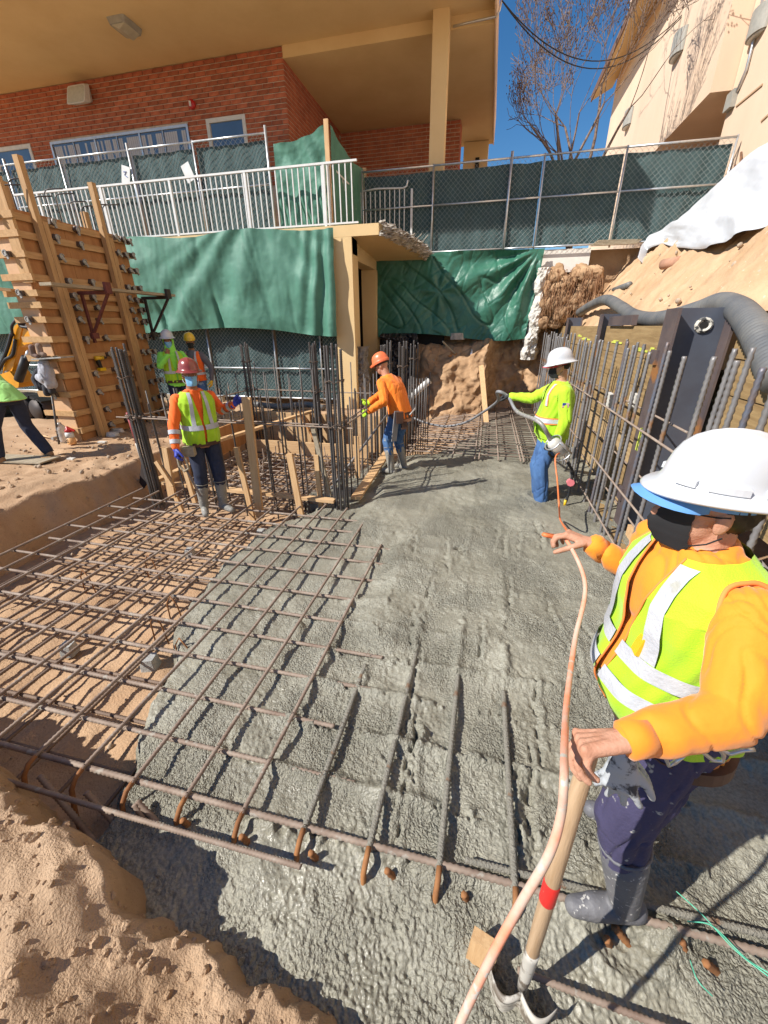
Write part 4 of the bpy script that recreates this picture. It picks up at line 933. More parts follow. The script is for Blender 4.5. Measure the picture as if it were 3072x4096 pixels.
# ================================================================== pit form, stakes
pf = thing('pit_form', 'low wooden box form inside the rebar cage', 'formwork', (-3, 6, 0))
MB().beam((-4.42, 4.60, 0.03), (-1.72, 4.44, 0.05), 0.09, 0.04).build('rail', M_lumberx, pf)
MB().beam((-1.50, 4.62, 0.03), (-1.56, 7.1, 0.07), 0.13, 0.04).build('rail', M_lumber, pf)
MB().bb((-4.35, 7.30, -0.15), (-1.35, 7.34, 0.55)).build('rear_board', M_lumberx, pf); MB().bb((-4.2, 6.72, -0.2), (-1.9, 6.76, 0.14)).build('inner_board', M_lumberx, pf)
MB().bb((-4.40, 5.4, 0.05), (-4.36, 7.29, 0.50)).build('side_board', M_ply, pf); MB().beam((-4.2, 5.3, 0.40), (-3.1, 7.28, 0.62), 0.09, 0.045).build('brace', M_lumber, pf)
for x in (-3.3, -2.6, -1.9, -1.45): MB().bb((x, 7.245, -0.2), (x+0.09, 7.298, 0.56)).build('cleat', M_lumber, pf)
MB().beam((-3.4, 7.24, 0.6), (-2.9, 7.0, -0.1), 0.09, 0.04).build('brace', M_ply, pf); MB().beam((-1.75, 7.22, 0.5), (-1.35, 7.2, -0.1), 0.09, 0.04).build('brace', M_lumber, pf)
MB().bb((-4.6, 4.62, -0.03), (-4.5, 6.8, 0.06)).build('rail', M_lumber, pf)
def stake(x0, y0, x1, y1, Y, w, lb, m=None):
    a = at_y(x0, y0, Y); b = at_y(x1, y1, Y-0.03); tag(MB().beam(a, b, w, 0.04, (0, 1, 0)).build('wooden_stake', m or M_lumber), lb, 'stake', 'stakes around the pit form')
stake(985, 1590, 1040, 2070, 4.30, 0.105, 'tall pale stake with a shaded top standing right of the red-hatted worker')
stake(945, 1790, 1015, 2085, 4.36, 0.065, 'slanted thin stake between the red-hatted worker and the tall pale stake')
stake(1158, 1815, 1205, 2065, 4.33, 0.075, 'orange stake near the middle of the pit form front')
stake(1265, 1820, 1285, 2040, 4.55, 0.060, 'pointed orange stake left of the cage corner')
stake(1250, 1700, 1318, 1985, 4.58, 0.055, 'grey concrete-stained stake leaning by the cage corner', M_plank)
stake(655, 1790, 690, 1990, 4.52, 0.115, 'wide stake beside the left corner cluster of the cage')
stake(625, 1845, 690, 1945, 4.48, 0.060, 'short slanted stake lowest at the left of the cage')
stake(735, 1860, 780, 2010, 4.40, 0.060, 'thin stake hidden partly behind the grey boots')
stake(1425, 1745, 1432, 1910, 5.6, 0.070, 'upright stake on the right rail of the pit form')
stake(705, 1990, 735, 2060, 4.35, 0.06, 'short stake stub under the left of the pit form rail')
# ================================================================== people
def blob(mb, voxel, smooth=4, fold=0.0, fscale=9.0, fdir=(1, 1, 0.45), seed=0):
    """union of the shapes in mb as one continuous skin; returns verts, faces"""
    me = bpy.data.meshes.new('tmp'); me.from_pydata(mb.v, [], mb.f)
    o = bpy.data.objects.new('tmp', me); COL.objects.link(o)
    r = o.modifiers.new('r', 'REMESH'); r.mode = 'VOXEL'; r.voxel_size = voxel; r.adaptivity = 0
    if smooth:
        s = o.modifiers.new('s', 'SMOOTH'); s.iterations = smooth; s.factor = 0.5
    dg = bpy.context.evaluated_depsgraph_get(); dg.update(); ev = o.evaluated_get(dg)
    m2 = bpy.data.meshes.new_from_object(ev)
    bpy.data.objects.remove(o); bpy.data.meshes.remove(me)
    n = len(m2.vertices); co = np.empty(n*3, np.float32); m2.vertices.foreach_get('co', co); co = co.reshape(-1, 3)
    if fold:
        no = np.empty(n*3, np.float32); m2.vertex_normals.foreach_get('vector', no); no = no.reshape(-1, 3)
        x, y, z = co[:, 0]*fdir[0], co[:, 1]*fdir[1], co[:, 2]*fdir[2]
        wx = fbm(x*4, y*4+z*4, 2, seed+260)*0.10; d = fbm((x+0.6*z)*fscale+y*3, (y-0.8*z)*fscale+x*2, 2, seed+200)
        n1 = pn((x+0.9*z+wx)*fscale*0.95, (y*0.6-0.5*z+wx)*fscale*0.28, seed+230); n2_ = pn((y*1.0-0.8*z+wx)*fscale*1.4, (x+0.45*z-wx)*fscale*0.35, seed+240)
        cr_ = np.exp(-(n1/0.10)**2)*(0.4+np.clip(d, 0, 1)) + 0.6*np.exp(-(n2_/0.09)**2)*np.clip(0.5-d, 0, 1)
        co = co + no*(fold*(0.45*d+0.25-0.75*cr_))[:, None]
        m2.vertices.foreach_set('co', co.ravel().astype(np.float32))
    m2.polygons.foreach_set('use_smooth', np.ones(len(m2.polygons), bool))
    return m2
def place(me, name, m, parent):
    b = base_of(parent); me.transform(Matrix.Translation(-b)); me.materials.clear(); me.materials.append(m); me.name = name; me.update()
    o = link(name, me, parent); BASE[o.name] = b; return o
def ik(a, c, l1, l2, hint):
    a = Vector(a); c = Vector(c); d = c-a; D = min(d.length, (l1+l2)*0.998); d.normalize()
    k = (l1*l1-l2*l2+D*D)/(2*D); h = math.sqrt(max(0, l1*l1-k*k)); hint = Vector(hint); hint = hint - d*hint.dot(d)
    hint = hint.normalized() if hint.length > 1e-5 else d.orthogonal().normalized()
    return a+d*k+hint*h, a+d*D
def hand_parts(mb, W, hd, pn_, side, curl=(0.5, 0.6, 0.4), spread=0.06, k=1.0, thumb=0.6, inflate=0.0):
    """W wrist, hd towards knuckles, pn_ palm normal, side +1 when the thumb lies on hd x pn_"""
    hd = Vector(hd).normalized(); pn_ = Vector(pn_); pn_ = (pn_-hd*pn_.dot(hd)).normalized(); sd = hd.cross(pn_)*side
    e = inflate
    for t in (-1, -0.33, 0.33, 1):
        mb.capsule(W+sd*0.016*t*k, W+hd*0.085*k+sd*0.028*t*k, 0.0155*k+e, 0.0135*k+e, 10)
    mb.capsule(W-hd*0.03*k, W+hd*0.02*k, 0.026*k+e, 0.027*k+e, 12, (pn_, 0.78))
    for t in (-1, -0.33, 0.33, 1):
        mb.sphere(W+hd*0.086*k+sd*0.0315*t*k-pn_*0.0065*k, 0.0105*k+e, 10); mb.capsule(W+hd*0.01*k+sd*0.012*t*k-pn_*0.012*k, W+hd*0.08*k+sd*0.029*t*k-pn_*0.0105*k, 0.004*k, 0.0055*k, 8)
    lens = (0.074, 0.083, 0.078, 0.060)
    for i in range(4):
        t = (1.5-i)/1.5; base = W+hd*(0.088-0.006*abs(i-1.2))*k+sd*0.0315*t*k
        d = (hd+sd*t*spread).normalized(); ax = d.cross(pn_).normalized(); p = base; r = (0.0098-0.0006*(i == 3))*k+e
        for j, fr in enumerate((0.46, 0.30, 0.24)):
            d = Quaternion(ax, curl[j]*(1+0.06*(i-1.5))) @ d; q = p+d*lens[i]*fr*k; mb.capsule(p, q, r, r*0.93, 9); p = q; r *= 0.93
    tb = W+hd*0.022*k+sd*0.030*k+pn_*0.006*k; d = (hd*0.75+sd*0.62+pn_*0.35*thumb*2).normalized()
    p = tb; r = 0.0125*k+e
    for j, l in enumerate((0.042, 0.034, 0.028)):
        q = p+d*l*k; mb.capsule(p, q, r, r*0.9, 9); p = q; r *= 0.9; d = (d+pn_*0.35*thumb+hd*0.25-sd*0.35*thumb).normalized()
TORSO = [(-0.14, 0.168, 0.125), (-0.05, 0.172, 0.130), (0.05, 0.165, 0.125), (0.14, 0.158, 0.120), (0.24, 0.168, 0.124), (0.33, 0.180, 0.126), (0.40, 0.184, 0.118), (0.45, 0.172, 0.100), (0.49, 0.135, 0.080), (0.515, 0.095, 0.068), (0.535, 0.068, 0.062)]
class Person:
    def __init__(s, label, pos, yaw, lean=0.0, twist=0.0, side=0.0, hz=0.972, k=1.0, neck=0.052, belly=0.0, hand_r=None, hand_l=None, el_r=(0.4, -0.6, -0.5), el_l=(-0.4, -0.6, -0.5), feet=((0.11, 0.03), (-0.11, -0.02)), head=(0, 0, 0), toe=(0.15, -0.15), vox=0.012, fat=1.0, footz=(0, 0), spine_curve=0.0, knee=(0, 1, 0), elbow_l=None, hup=0.105):
        s.t = thing('person', label, 'person', pos, None); s.pos = Vector(pos); s.k = k; s.vox = vox; s.belly = belly; s.fat = fat
        s.f = V(math.sin(-yaw), math.cos(yaw), 0); s.r = V(math.cos(yaw), math.sin(yaw), 0); s.u = V(0, 0, 1)
        s.hc = s.L(0, 0, hz*k)
        s.lean = lean; s.curve = spine_curve
        s.sd = (s.u*math.cos(lean)*1 + s.f*math.sin(lean) + s.r*side).normalized()
        q = Quaternion(s.u, twist); s.rs = q @ s.r; s.rs = (s.rs - s.sd*s.rs.dot(s.sd)).normalized(); s.fs = s.sd.cross(s.rs); s.fs = s.fs if s.fs.dot(q @ s.f) > 0 else -s.fs
        s.sh = [s.C(0.435)+s.rs*0.178*k*sg*fat**0.5 for sg in (1, -1)]
        rel = lambda v: v if isinstance(v, Vector) else s.L(*v)
        hr = rel(hand_r) if hand_r is not None else s.L(0.27, 0.03, 0.80*k); hl = rel(hand_l) if hand_l is not None else s.L(-0.27, 0.03, 0.80*k)
        dirv = lambda h: s.r*h[0]+s.f*h[1]+s.u*h[2]
        s.el = [None, None]; s.wr = [None, None]
        for i, (h, e) in enumerate(((hr, el_r), (hl, el_l))): s.el[i], s.wr[i] = ik(s.sh[i], h, 0.295*k, 0.265*k, dirv(e))
        if elbow_l is not None: s.el[1] = Vector(elbow_l)
        s.hip = [s.hc+s.r*0.092*k*sg-s.u*0.02*k for sg in (1, -1)]; s.foot = []; s.kn = []; s.an = []; s.td = []
        for i, sg in enumerate((1, -1)):
            fp = s.L(feet[i][0], feet[i][1], footz[i]); s.foot.append(fp); td = Quaternion(s.u, -toe[i]) @ s.f; s.td.append(td)
            kn, an = ik(s.hip[i], fp+s.u*0.09*k, 0.445*k, 0.435*k, dirv(knee)+td*0.4); s.kn.append(kn); s.an.append(an)
        nb = s.C(0.53); hy, hp, hr_ = head
        hd = Quaternion(s.u, hy) @ s.f; s.hR = Quaternion(s.u, hy) @ s.r
        s.hF = Quaternion(s.hR, hp) @ hd; s.hU = s.hR.cross(s.hF); q2 = Quaternion(s.hF, hr_); s.hR = q2 @ s.hR; s.hU = q2 @ s.hU
        nd = (s.sd*0.55+s.hU*0.45).normalized(); s.nb = nb; s.hd_c = nb+nd*neck*k+s.hU*hup*k+s.hF*0.018*k
        s.HM = Matrix((s.hR, s.hF, s.hU)).transposed()
    def L(s, x, y, z): return s.pos+s.r*x+s.f*y+s.u*z
    def C(s, d):
        """spine point at distance d above the hips"""
        return s.hc + s.sd*d*s.k + s.f*(s.curve*max(0, d)**2)
    def hp(s, x, y, z): return s.hd_c + s.hR*x*s.k + s.hF*y*s.k + s.hU*z*s.k
    def sect(s, d):
        xs = [t[0] for t in TORSO]; rx = float(np.interp(d, xs, [t[1] for t in TORSO]))*s.k*s.fat; ry = float(np.interp(d, xs, [t[2] for t in TORSO]))*s.k*s.fat
        bl = s.belly*math.exp(-((d-0.08)/0.13)**2); mix = min(1, max(0, d/0.3)); r_ = s.r.lerp(s.rs, mix).normalized(); f_ = s.f.lerp(s.fs, mix)
        f_ = (f_ - s.sd*f_.dot(s.sd)*min(1, max(0, (d+0.1)/0.2))).normalized()
        return s.C(d)+f_*bl*0.5, r_, f_, rx, ry+bl*0.5
    def torso(s, mb, off=0.0, lo=-0.14, hi=0.535, n=26):
        ds = np.linspace(lo, hi, 22); rg = []
        for d in ds:
            c, r_, f_, rx, ry = s.sect(d); rg.append((c, r_, f_, rx+off, ry+off))
        mb.loft(rg, n, 2.35)
    def limbs(s, mb, arm=None, leg=None):
        k = s.k
        if arm:
            for i in (0, 1):
                mb.capsule(s.sh[i], s.el[i], arm[0]*k, arm[1]*k); w = s.wr[i]; mb.capsule(s.el[i], s.el[i].lerp(w, arm[3]), arm[1]*k, arm[2]*k)
        if leg:
            for i in (0, 1):
                mb.capsule(s.hip[i], s.kn[i], leg[0]*k, leg[1]*k); mb.capsule(s.kn[i], s.kn[i].lerp(s.an[i], leg[3]), leg[1]*k, leg[2]*k)
    def hands(s, mb, spec, inflate=0.0, only=None):
        for i in (0, 1):
            if only is not None and i not in only: continue
            sp = spec[i]; fd = (s.wr[i]-s.el[i]).normalized(); hd = Vector(sp.get('dir', fd)); pnv = Vector(sp.get('palm', -s.rs if i == 0 else s.rs))
            hand_parts(mb, s.wr[i], hd, pnv, sp.get('side', -1 if i else 1), sp.get('curl', (0.5, 0.6, 0.4)), sp.get('spread', 0.06), s.k*sp.get('k', 1.0), sp.get('thumb', 0.6), inflate)
    def head_shape(s, mb):
        M = s.HM; k = s.k
        mb.sphere(s.hp(0, -0.008, 0.03), (0.074*k, 0.094*k, 0.088*k), 24, M); mb.sphere(s.hp(0, 0.022, -0.03), (0.060*k, 0.070*k, 0.082*k), 20, M)
        mb.sphere(s.hp(0, 0.052, -0.082), (0.036*k, 0.034*k, 0.030*k), 14, M)
        mb.capsule(s.hp(0, 0.086, 0.012), s.hp(0, 0.106, -0.028), 0.010*k, 0.0145*k, 10); mb.sphere(s.hp(0, 0.086, -0.062), (0.025*k, 0.012*k, 0.010*k), 10, M); mb.sphere(s.hp(0, 0.085, -0.074), (0.022*k, 0.011*k, 0.008*k), 10, M)
        mb.capsule(s.hp(-0.035, 0.082, 0.026), s.hp(0.035, 0.082, 0.026), 0.012*k, 0.012*k, 10)
        for sg in (1, -1):
            mb.sphere(s.hp(0.036*sg, 0.056, -0.020), (0.015*k, 0.015*k, 0.018*k), 12, M)
            mb.sphere(s.hp(0.077*sg, -0.008, -0.010), (0.008*k, 0.018*k, 0.030*k), 12, M @ Matrix.Rotation(0.25, 3, 'X'))
        mb.capsule(s.nb-s.sd*0.05*k, s.hp(0, -0.02, -0.045), 0.062*k, 0.056*k, 16)
    def body(s, m, spec, vox=None):
        mb = MB(); s.torso(mb, -0.012); s.head_shape(mb); s.limbs(mb, (0.042, 0.034, 0.026, 1.0), (0.078, 0.054, 0.038, 1.0)); s.hands(mb, spec)
        for i in (0, 1): mb.capsule(s.foot[i]+s.u*0.05*s.k-s.td[i]*0.04, s.foot[i]+s.u*0.035*s.k+s.td[i]*0.15*s.k, 0.038*s.k, 0.03*s.k)
        o = place(blob(mb, vox or s.vox, 3 if not vox else 2), 'body', m, s.t); s.bodyo = o
        ew = mat('eye_white', (0.75, 0.73, 0.70), 0.2); ei = mat('eye_iris', (0.03, 0.018, 0.012), 0.15)
        for sg in (1, -1):
            e = MB().sphere(s.hp(0.031*sg, 0.0665, 0.008), 0.0115*s.k, 12).build('eye', ew, s.t, True); MB().sphere(s.hp(0.031*sg, 0.0745, 0.008), 0.0052*s.k, 10).build('iris', ei, e, True)
            MB().capsule(s.hp(0.016*sg, 0.093, 0.028), s.hp(0.047*sg, 0.082, 0.029), 0.004*s.k, 0.003*s.k, 6).build('eyebrow', M_hair, s.t, True)
        return o
    def hair(s, m, low=-0.075):
        mb = MB(); n = 28; vs = []; 
        for a in np.linspace(math.radians(95), math.radians(445), n):
            pass
        rows = np.linspace(low, 0.06, 9); cols = np.linspace(math.radians(-2), math.radians(182), 30); vs = []
        for z in rows:
            for a in cols:
                rr = math.sqrt(max(0.12, 1-((z-0.03)/0.105)**2)); w = 0.004*math.sin(a*23+z*90)
                lowf = (z-low)/0.06
                vs.append(s.hp((0.0775*rr+w)*math.cos(a), -0.010-(0.100*rr+w)*math.sin(a)*1.0, z+0.02*(abs(math.cos(a))**2)*max(0, 1-lowf)))
        mb.add(vs, [(i*30+j, i*30+j+1, (i+1)*30+j+1, (i+1)*30+j) for i in range(8) for j in range(29)])
        return mb.build('hair', m, s.t, True)
    def shirt(s, m, fold=0.006, lo=-0.10, cuff=0.93, sl=(0.068, 0.058, 0.042), off=0.006, seed=0, name='shirt'):
        mb = MB(); s.torso(mb, off, lo); s.limbs(mb, (*sl, cuff))
        return place(blob(mb, s.vox, 4, fold, 9, seed=seed), name, m, s.t)
    def pants(s, m, fold=0.006, end=0.9, leg=(0.100, 0.080, 0.068), seed=3, name='trousers'):
        mb = MB(); c, r_, f_, rx, ry = s.sect(0.0)
        mb.loft([(s.C(0.06), s.r, s.f, 0.158*s.k*s.fat, 0.120*s.k*s.fat), (s.C(-0.03), s.r, s.f, 0.172*s.k*s.fat, 0.128*s.k*s.fat), (s.hc-s.u*0.12*s.k, s.r, s.f, 0.160*s.k, 0.115*s.k)], 24, 2.3)
        s.limbs(mb, None, (*leg, end)); return place(blob(mb, s.vox, 4, fold, 10, seed=seed), name, m, s.t)
    def boots(s, m, shaft=0.28, r=0.060, name='boot', sole=None):
        for i in (0, 1):
            mb = MB(); up_ = (s.kn[i]-s.an[i]).normalized(); a = s.an[i]-s.u*0.0; td = s.td[i]
            mb.capsule(a, a+up_*shaft*s.k, 0.052*s.k, r*s.k, 18); f0 = s.foot[i]
            mb.capsule(f0+s.u*0.045*s.k-td*0.045*s.k, f0+s.u*0.045*s.k+td*0.10*s.k, 0.046*s.k, 0.045*s.k, 16); mb.capsule(f0+s.u*0.04*s.k+td*0.10*s.k, f0+s.u*0.036*s.k+td*0.165*s.k, 0.045*s.k, 0.036*s.k, 14)
            o = place(blob(mb, min(s.vox, 0.009), 2, 0.0015, 14), name, m, s.t)
            if shaft > 0.2:
                c = a+up_*(shaft+0.055)*s.k; rg = [c+(Quaternion(up_, t) @ td)*(r+0.003)*s.k for t in np.linspace(0, 2*math.pi, 17)[:-1]]; MB().tube(rg, 0.006*s.k, 6, closed=True).build('boot_rim', m, o, True)
            if sole:
                sm = MB(); rt = td.cross(s.u); sm.loft([(f0+td*0.055*s.k+s.u*0.002, rt, td, 0.046*s.k, 0.150*s.k), (f0+td*0.055*s.k+s.u*0.022*s.k, rt, td, 0.049*s.k, 0.155*s.k)], 22, 2.6); sm.build('sole', sole, o)
    def gloves(s, m, spec, cuff=0.05, only=None, infl=0.004):
        for i in (0, 1):
            if only is not None and i not in only: continue
            mb = MB(); s.hands(mb, spec, infl, (i,)); d = (s.wr[i]-s.el[i]).normalized(); mb.capsule(s.wr[i]-d*cuff, s.wr[i]+d*0.01, 0.043*s.k if cuff > 0.06 else 0.036*s.k, 0.033*s.k)
            place(blob(mb, min(s.vox, 0.007), 2), 'glove', m, s.t)
    # ---- vest: panels laid over the torso surface
    def pt(s, d, x, front, off):
        off = off*(1-0.3*min(1, max(0, (d-0.40)/0.12))); c, r_, f_, rx, ry = s.sect(d); rx += off; ry += off; p = 2.35
        x = max(-rx*0.9999, min(rx*0.9999, x)); y = ry*(1-abs(x/rx)**p)**(1/p)
        return c+r_*x+f_*(y if front else -y)
    def ang(s, d, a, off):
        off = off*(1-0.3*min(1, max(0, (d-0.40)/0.12))); c, r_, f_, rx, ry = s.sect(d); ca, sa = math.cos(a), math.sin(a); p = 2.35
        return c+r_*(rx+off)*math.copysign(abs(ca)**(2/p), ca)+f_*(ry+off)*math.copysign(abs(sa)**(2/p), sa)
    def vest(s, m, mstripe, off=0.020, bottom=-0.06, vneck=0.16, gap=0.012, bands=((0.04, 0.09), (0.14, 0.19)), vert=(0.075, 0.122), hole=0.088, trim=None, mtrim=None, vtop=0.07, seed=5, topd=0.515, vert_lo=None, edge=None, res=1):
        ns, na = 56*res, 120*res; mb = MB(); vs = []; ds = np.linspace(bottom, topd, ns); kv = {}
        def xo(d):
            t = max(0, (d-vneck)/(topd-vneck)); return gap + (vtop*s.k-gap)*t**0.9
        for d in ds:
            c, r_, f_, rx, ry = s.sect(d); rx += off; ca = min(0.999, (xo(d)/rx))**(2.35/2); a0 = math.acos(ca)
            for j in range(na):
                a = a0 - (2*a0+2*(math.pi-2*a0)/2+0.0)*0 - (math.pi*2-2*(math.pi/2-a0))*j/(na-1)
                w = 0.0035*math.sin(a*7+d*31)+0.003*math.sin(a*17-d*19); p = s.ang(d, a, off+w*(1 if d < 0.4 else 0.3)); vs.append(p)
        fs = []; hr = hole*s.k; kept = set(); gone = [set(), set()]
        for i in range(ns-1):
            for j in range(na-1):
                q = (i*na+j, i*na+j+1, (i+1)*na+j+1, (i+1)*na+j); c = (vs[q[0]]+vs[q[2]])/2; bad = False
                for k2 in (0, 1):
                    sc = s.sh[k2]-s.sd*0.035*s.k; dd = c-sc; ax = s.rs*(1 if k2 == 0 else -1); lat = dd.dot(ax); rad = math.hypot(dd.dot(s.sd)*0.85, dd.dot(s.fs)*1.15)
                    if lat > -0.035*s.k and rad < hr: bad = True; gone[k2].update(q)
                if not bad: fs.append(q); kept.update(q)
        o = MB().add(vs, fs).build('vest', m, s.t, True)
        if edge is not None:
            for k2 in (0, 1):
                sc = s.sh[k2]-s.sd*0.035*s.k; lp = sorted((vs[i] for i in gone[k2] & kept), key=lambda p: math.atan2((p-sc).dot(s.sd), (p-sc).dot(s.fs)))
                if len(lp) < 20: continue
                n_ = len(lp); w_ = max(3, n_//18); sm_ = [sum((lp[(i+j) % n_] for j in range(-w_, w_+1)), Vector((0, 0, 0)))/(2*w_+1) for i in range(0, n_, max(1, n_//60))]
                MB().tube(sm_, 0.0065*s.k, 6, closed=True).build('armhole_piping', edge, o, True)
        def strip(fn, n1, n2, mm, nm):
            vv = [fn(u/(n1-1), v/(n2-1)) for u in range(n1) for v in range(n2)]; ff = [(u*n2+v, (u+1)*n2+v, (u+1)*n2+v+1, u*n2+v+1) for u in range(n1-1) for v in range(n2-1)]
            return MB().add(vv, ff).build(nm, mm, o, True)
        def a0_(d):
            c, r_, f_, rx, ry = s.sect(d); return math.acos(min(0.999, xo(d)/(rx+off))**(2.35/2))
        if edge is not None:
            for fn in (lambda d: s.ang(d, a0_(d), off+0.001), lambda d: s.ang(d, math.pi-a0_(d), off+0.001)):
                MB().tube([fn(d) for d in np.linspace(bottom, topd, 40)], 0.0035, 5).build('edge_piping', edge, o, True)
        for (d0, d1) in bands:
            if mtrim: strip(lambda u, v, d0=d0, d1=d1: s.ang(d0-0.014+(d1-d0+0.028)*v, a0_(d0)-(2*math.pi-2*(math.pi/2-a0_(d0)))*u, off+0.007), 90, 3, mtrim, 'trim_band')
            strip(lambda u, v, d0=d0, d1=d1: s.ang(d0+(d1-d0)*v, a0_(d0)-(2*math.pi-2*(math.pi/2-a0_(d0)))*u, off+0.0095+0.0015*math.sin(u*70)), 110, 4, mstripe, 'reflective_band')
        if vert:
            lo = vert_lo if vert_lo is not None else (bands[-1][1] if bands else 0.0)
            for sg in (1, -1):
                for fr in (True, False):
                    if mtrim: strip(lambda u, v: s.pt(lo+(0.510-lo)*u, sg*s.k*((vert[0]-0.010)*(1-v)+(vert[1]+0.010)*v)*(1-0.22*u), fr, off+0.0065), 26, 3, mtrim, 'trim_band')
                    strip(lambda u, v: s.pt(lo+(0.512-lo)*u, sg*s.k*(vert[0]*(1-v)+vert[1]*v)*(1-0.22*u), fr, off+0.009), 26, 3, mstripe, 'reflective_band')
        return o
    def sleeve_bands(s, m, spans, i, r0, r1, fore=True):
        a, b = (s.el[i], s.wr[i]) if fore else (s.sh[i], s.el[i])
        for (t0, t1) in spans:
            p, q = a.lerp(b, t0), a.lerp(b, t1); MB().tube([p, p.lerp(q, 0.5), q], [r0+(r1-r0)*t0, r0+(r1-r0)*(t0+t1)/2, r0+(r1-r0)*t1], 20, caps=False).build('reflective_band', m, s.t, True)
    def belt(s, m, d=0.03, w=0.05, off=0.02):
        mb = MB(); mb.loft([(*s.sect(dd)[:3], s.sect(dd)[3]+off, s.sect(dd)[4]+off) for dd in (d-w/2, d+w/2)], 36, 2.35); return mb.build('tool_belt', m, s.t)
    def mask(s, m, band=None):
        vs = []; nr, nc = 12, 22
        for i in range(nr):
            t = i/(nr-1); z = -0.108+0.108*t
            for j in range(nc):
                a = math.radians(-60+120*j/(nc-1)); ca, sa = math.cos(a), math.sin(a)
                y = 0.100*ca - 0.004 + 0.030*math.exp(-(sa/0.30)**2)*(0.35+0.65*math.sin(math.pi*min(1, t*1.05))) - 0.020*(1-t)**2 + 0.0015*math.sin(t*26)
                vs.append(s.hp((0.074-0.012*(1-t))*sa, y, z))
        o = MB().add(vs, [(i*nc+j, i*nc+j+1, (i+1)*nc+j+1, (i+1)*nc+j) for i in range(nr-1) for j in range(nc-1)]).build('face_mask', m, s.t, True)
        for sg in (1, -1):
            for (z0, z1) in ((0.002, 0.012), (-0.088, -0.040)):
                MB().tube([s.hp(0.062*sg, 0.046, z0), s.hp(0.078*sg, 0.008, (z0+z1)/2), s.hp(0.082*sg, -0.016, z1)], 0.0022, 5).build('ear_loop', band or m, o, True)
    def hat(s, m, brim=True, tilt=0.10, inner=None, k=1.0, up_=0.060, ridge=True, peak=None, sticker=None):
        M = Matrix.Translation(s.hp(0, -0.006, up_)) @ (s.HM @ Matrix.Rotation(tilt, 3, 'X')).to_4x4() @ Matrix.Scale(s.k*k, 4)
        mb = MB(); n = 48; prof = []
        rim = 0.158 if brim else 0.122
        prof = [(0.108, -0.012), (rim-0.006, -0.022), (rim, -0.016), (rim-0.005, -0.012), (0.128, 0.002), (0.120, 0.012), (0.1165, 0.035), (0.110, 0.062), (0.098, 0.088), (0.080, 0.108), (0.055, 0.122), (0.028, 0.129), (0.0005, 0.131)]
        vs = []
        for (r, z) in prof:
            for q in range(n):
                a = 2*math.pi*q/n; x, y = r*math.cos(a)*0.90, r*math.sin(a)*1.10
                zz = z
                if r > 0.125: zz -= 0.012*abs(math.sin(a))**2*(1 if brim else 0)
                if (not brim) and math.sin(a) > 0.1 and r > 0.11 and z < 0.005: y += 0.05*math.sin(a)**1.5*(1 if r > 0.115 else 0.4); zz -= 0.012*math.sin(a)
                if ridge and z > 0.03: zz += 0.0055*math.exp(-(x/0.011)**2)
                vs.append(M @ V(x, y, zz))
        fs = [(i*n+q, i*n+(q+1) % n, (i+1)*n+(q+1) % n, (i+1)*n+q) for i in range(len(prof)-1) for q in range(n)]
        o = MB().add(vs, fs).build('hard_hat', m, s.t, True); s.hatM = M
        if sticker:
            n1 = 8; vv = []
            for i in range(n1):
                for j in range(n1):
                    a = math.radians(90+sticker[1]*57.3*0) + (j/(n1-1)-0.5)*0.62 + sticker[1]; z = 0.022+0.062*i/(n1-1); r = float(np.interp(z, [0.012, 0.035, 0.062, 0.088], [0.120, 0.1165, 0.110, 0.098]))+0.003
                    if i in (0,): pass
                    vv.append(M @ V(r*math.cos(a)*0.90*(1), r*math.sin(a)*1.10, z))
            MB().add(vv, [(i*n1+j, i*n1+j+1, (i+1)*n1+j+1, (i+1)*n1+j) for i in range(n1-1) for j in range(n1-1) if not ((i in (0, 6)) and j in (0, 6))]).build('sticker', sticker[0], o, True)
        if peak:
            pk = MB(); vv = []
            for i in range(7):
                for j in range(17):
                    a = math.radians(14+152*j/16); r = 0.085+0.088*i/6*math.sin(math.pi*j/16)**0.7; vv.append(s.hp(r*math.cos(a)*0.88, r*math.sin(a)*1.02+0.004, 0.054-0.026*(i/6)-0.018*abs(math.cos(a))*i/6))
            pk.add(vv, [(i*17+j, i*17+j+1, (i+1)*17+j+1, (i+1)*17+j) for i in range(6) for j in range(16)]); pk.build('cap_peak', peak, s.t, True)
            vv = [s.hp(0.081*math.cos(a)*rr, -0.006+0.098*math.sin(a)*rr, z) for z, rr in ((0.022, 1.0), (0.05, 1.01), (0.075, 0.98)) for a in np.linspace(0, 2*math.pi, 25)]
            MB().add(vv, [(i*25+j, i*25+j+1, (i+1)*25+j+1, (i+1)*25+j) for i in range(2) for j in range(24)]).build('cap_band', peak, s.t, True)
        return o
M_hair = mat('dark_hair', (0.012, 0.009, 0.008), 0.5, scale=60, var=0.5)
M_skin = mat('tan_skin', (0.55, 0.30, 0.20), 0.62, scale=22, col2=(0.47, 0.225, 0.14), bump=0.25, bscale=150, detail=7, spec=0.3)
M_skin2 = mat('brown_skin', (0.34, 0.165, 0.09), 0.5, scale=7, col2=(0.28, 0.125, 0.065), bump=0.1, bscale=160, spec=0.3)
M_lime = mat('lime_fabric', (0.47, 0.76, 0.02), 0.8, scale=6, col2=(0.40, 0.66, 0.018), bump=0.15, bscale=180, sheen=0.2)
M_vest = mat('lime_vest_fabric', (0.44, 0.74, 0.015), 0.75, scale=3.5, col2=(0.37, 0.64, 0.012), bump=0.3, bscale=240, speck=(11, 0.73, (0.28, 0.42, 0.03)), sheen=0.2)
M_greenhood = mat('green_hoodie_fabric', (0.30, 0.86, 0.10), 0.8, scale=6, col2=(0.25, 0.74, 0.08), bump=0.15, bscale=180, sheen=0.2)
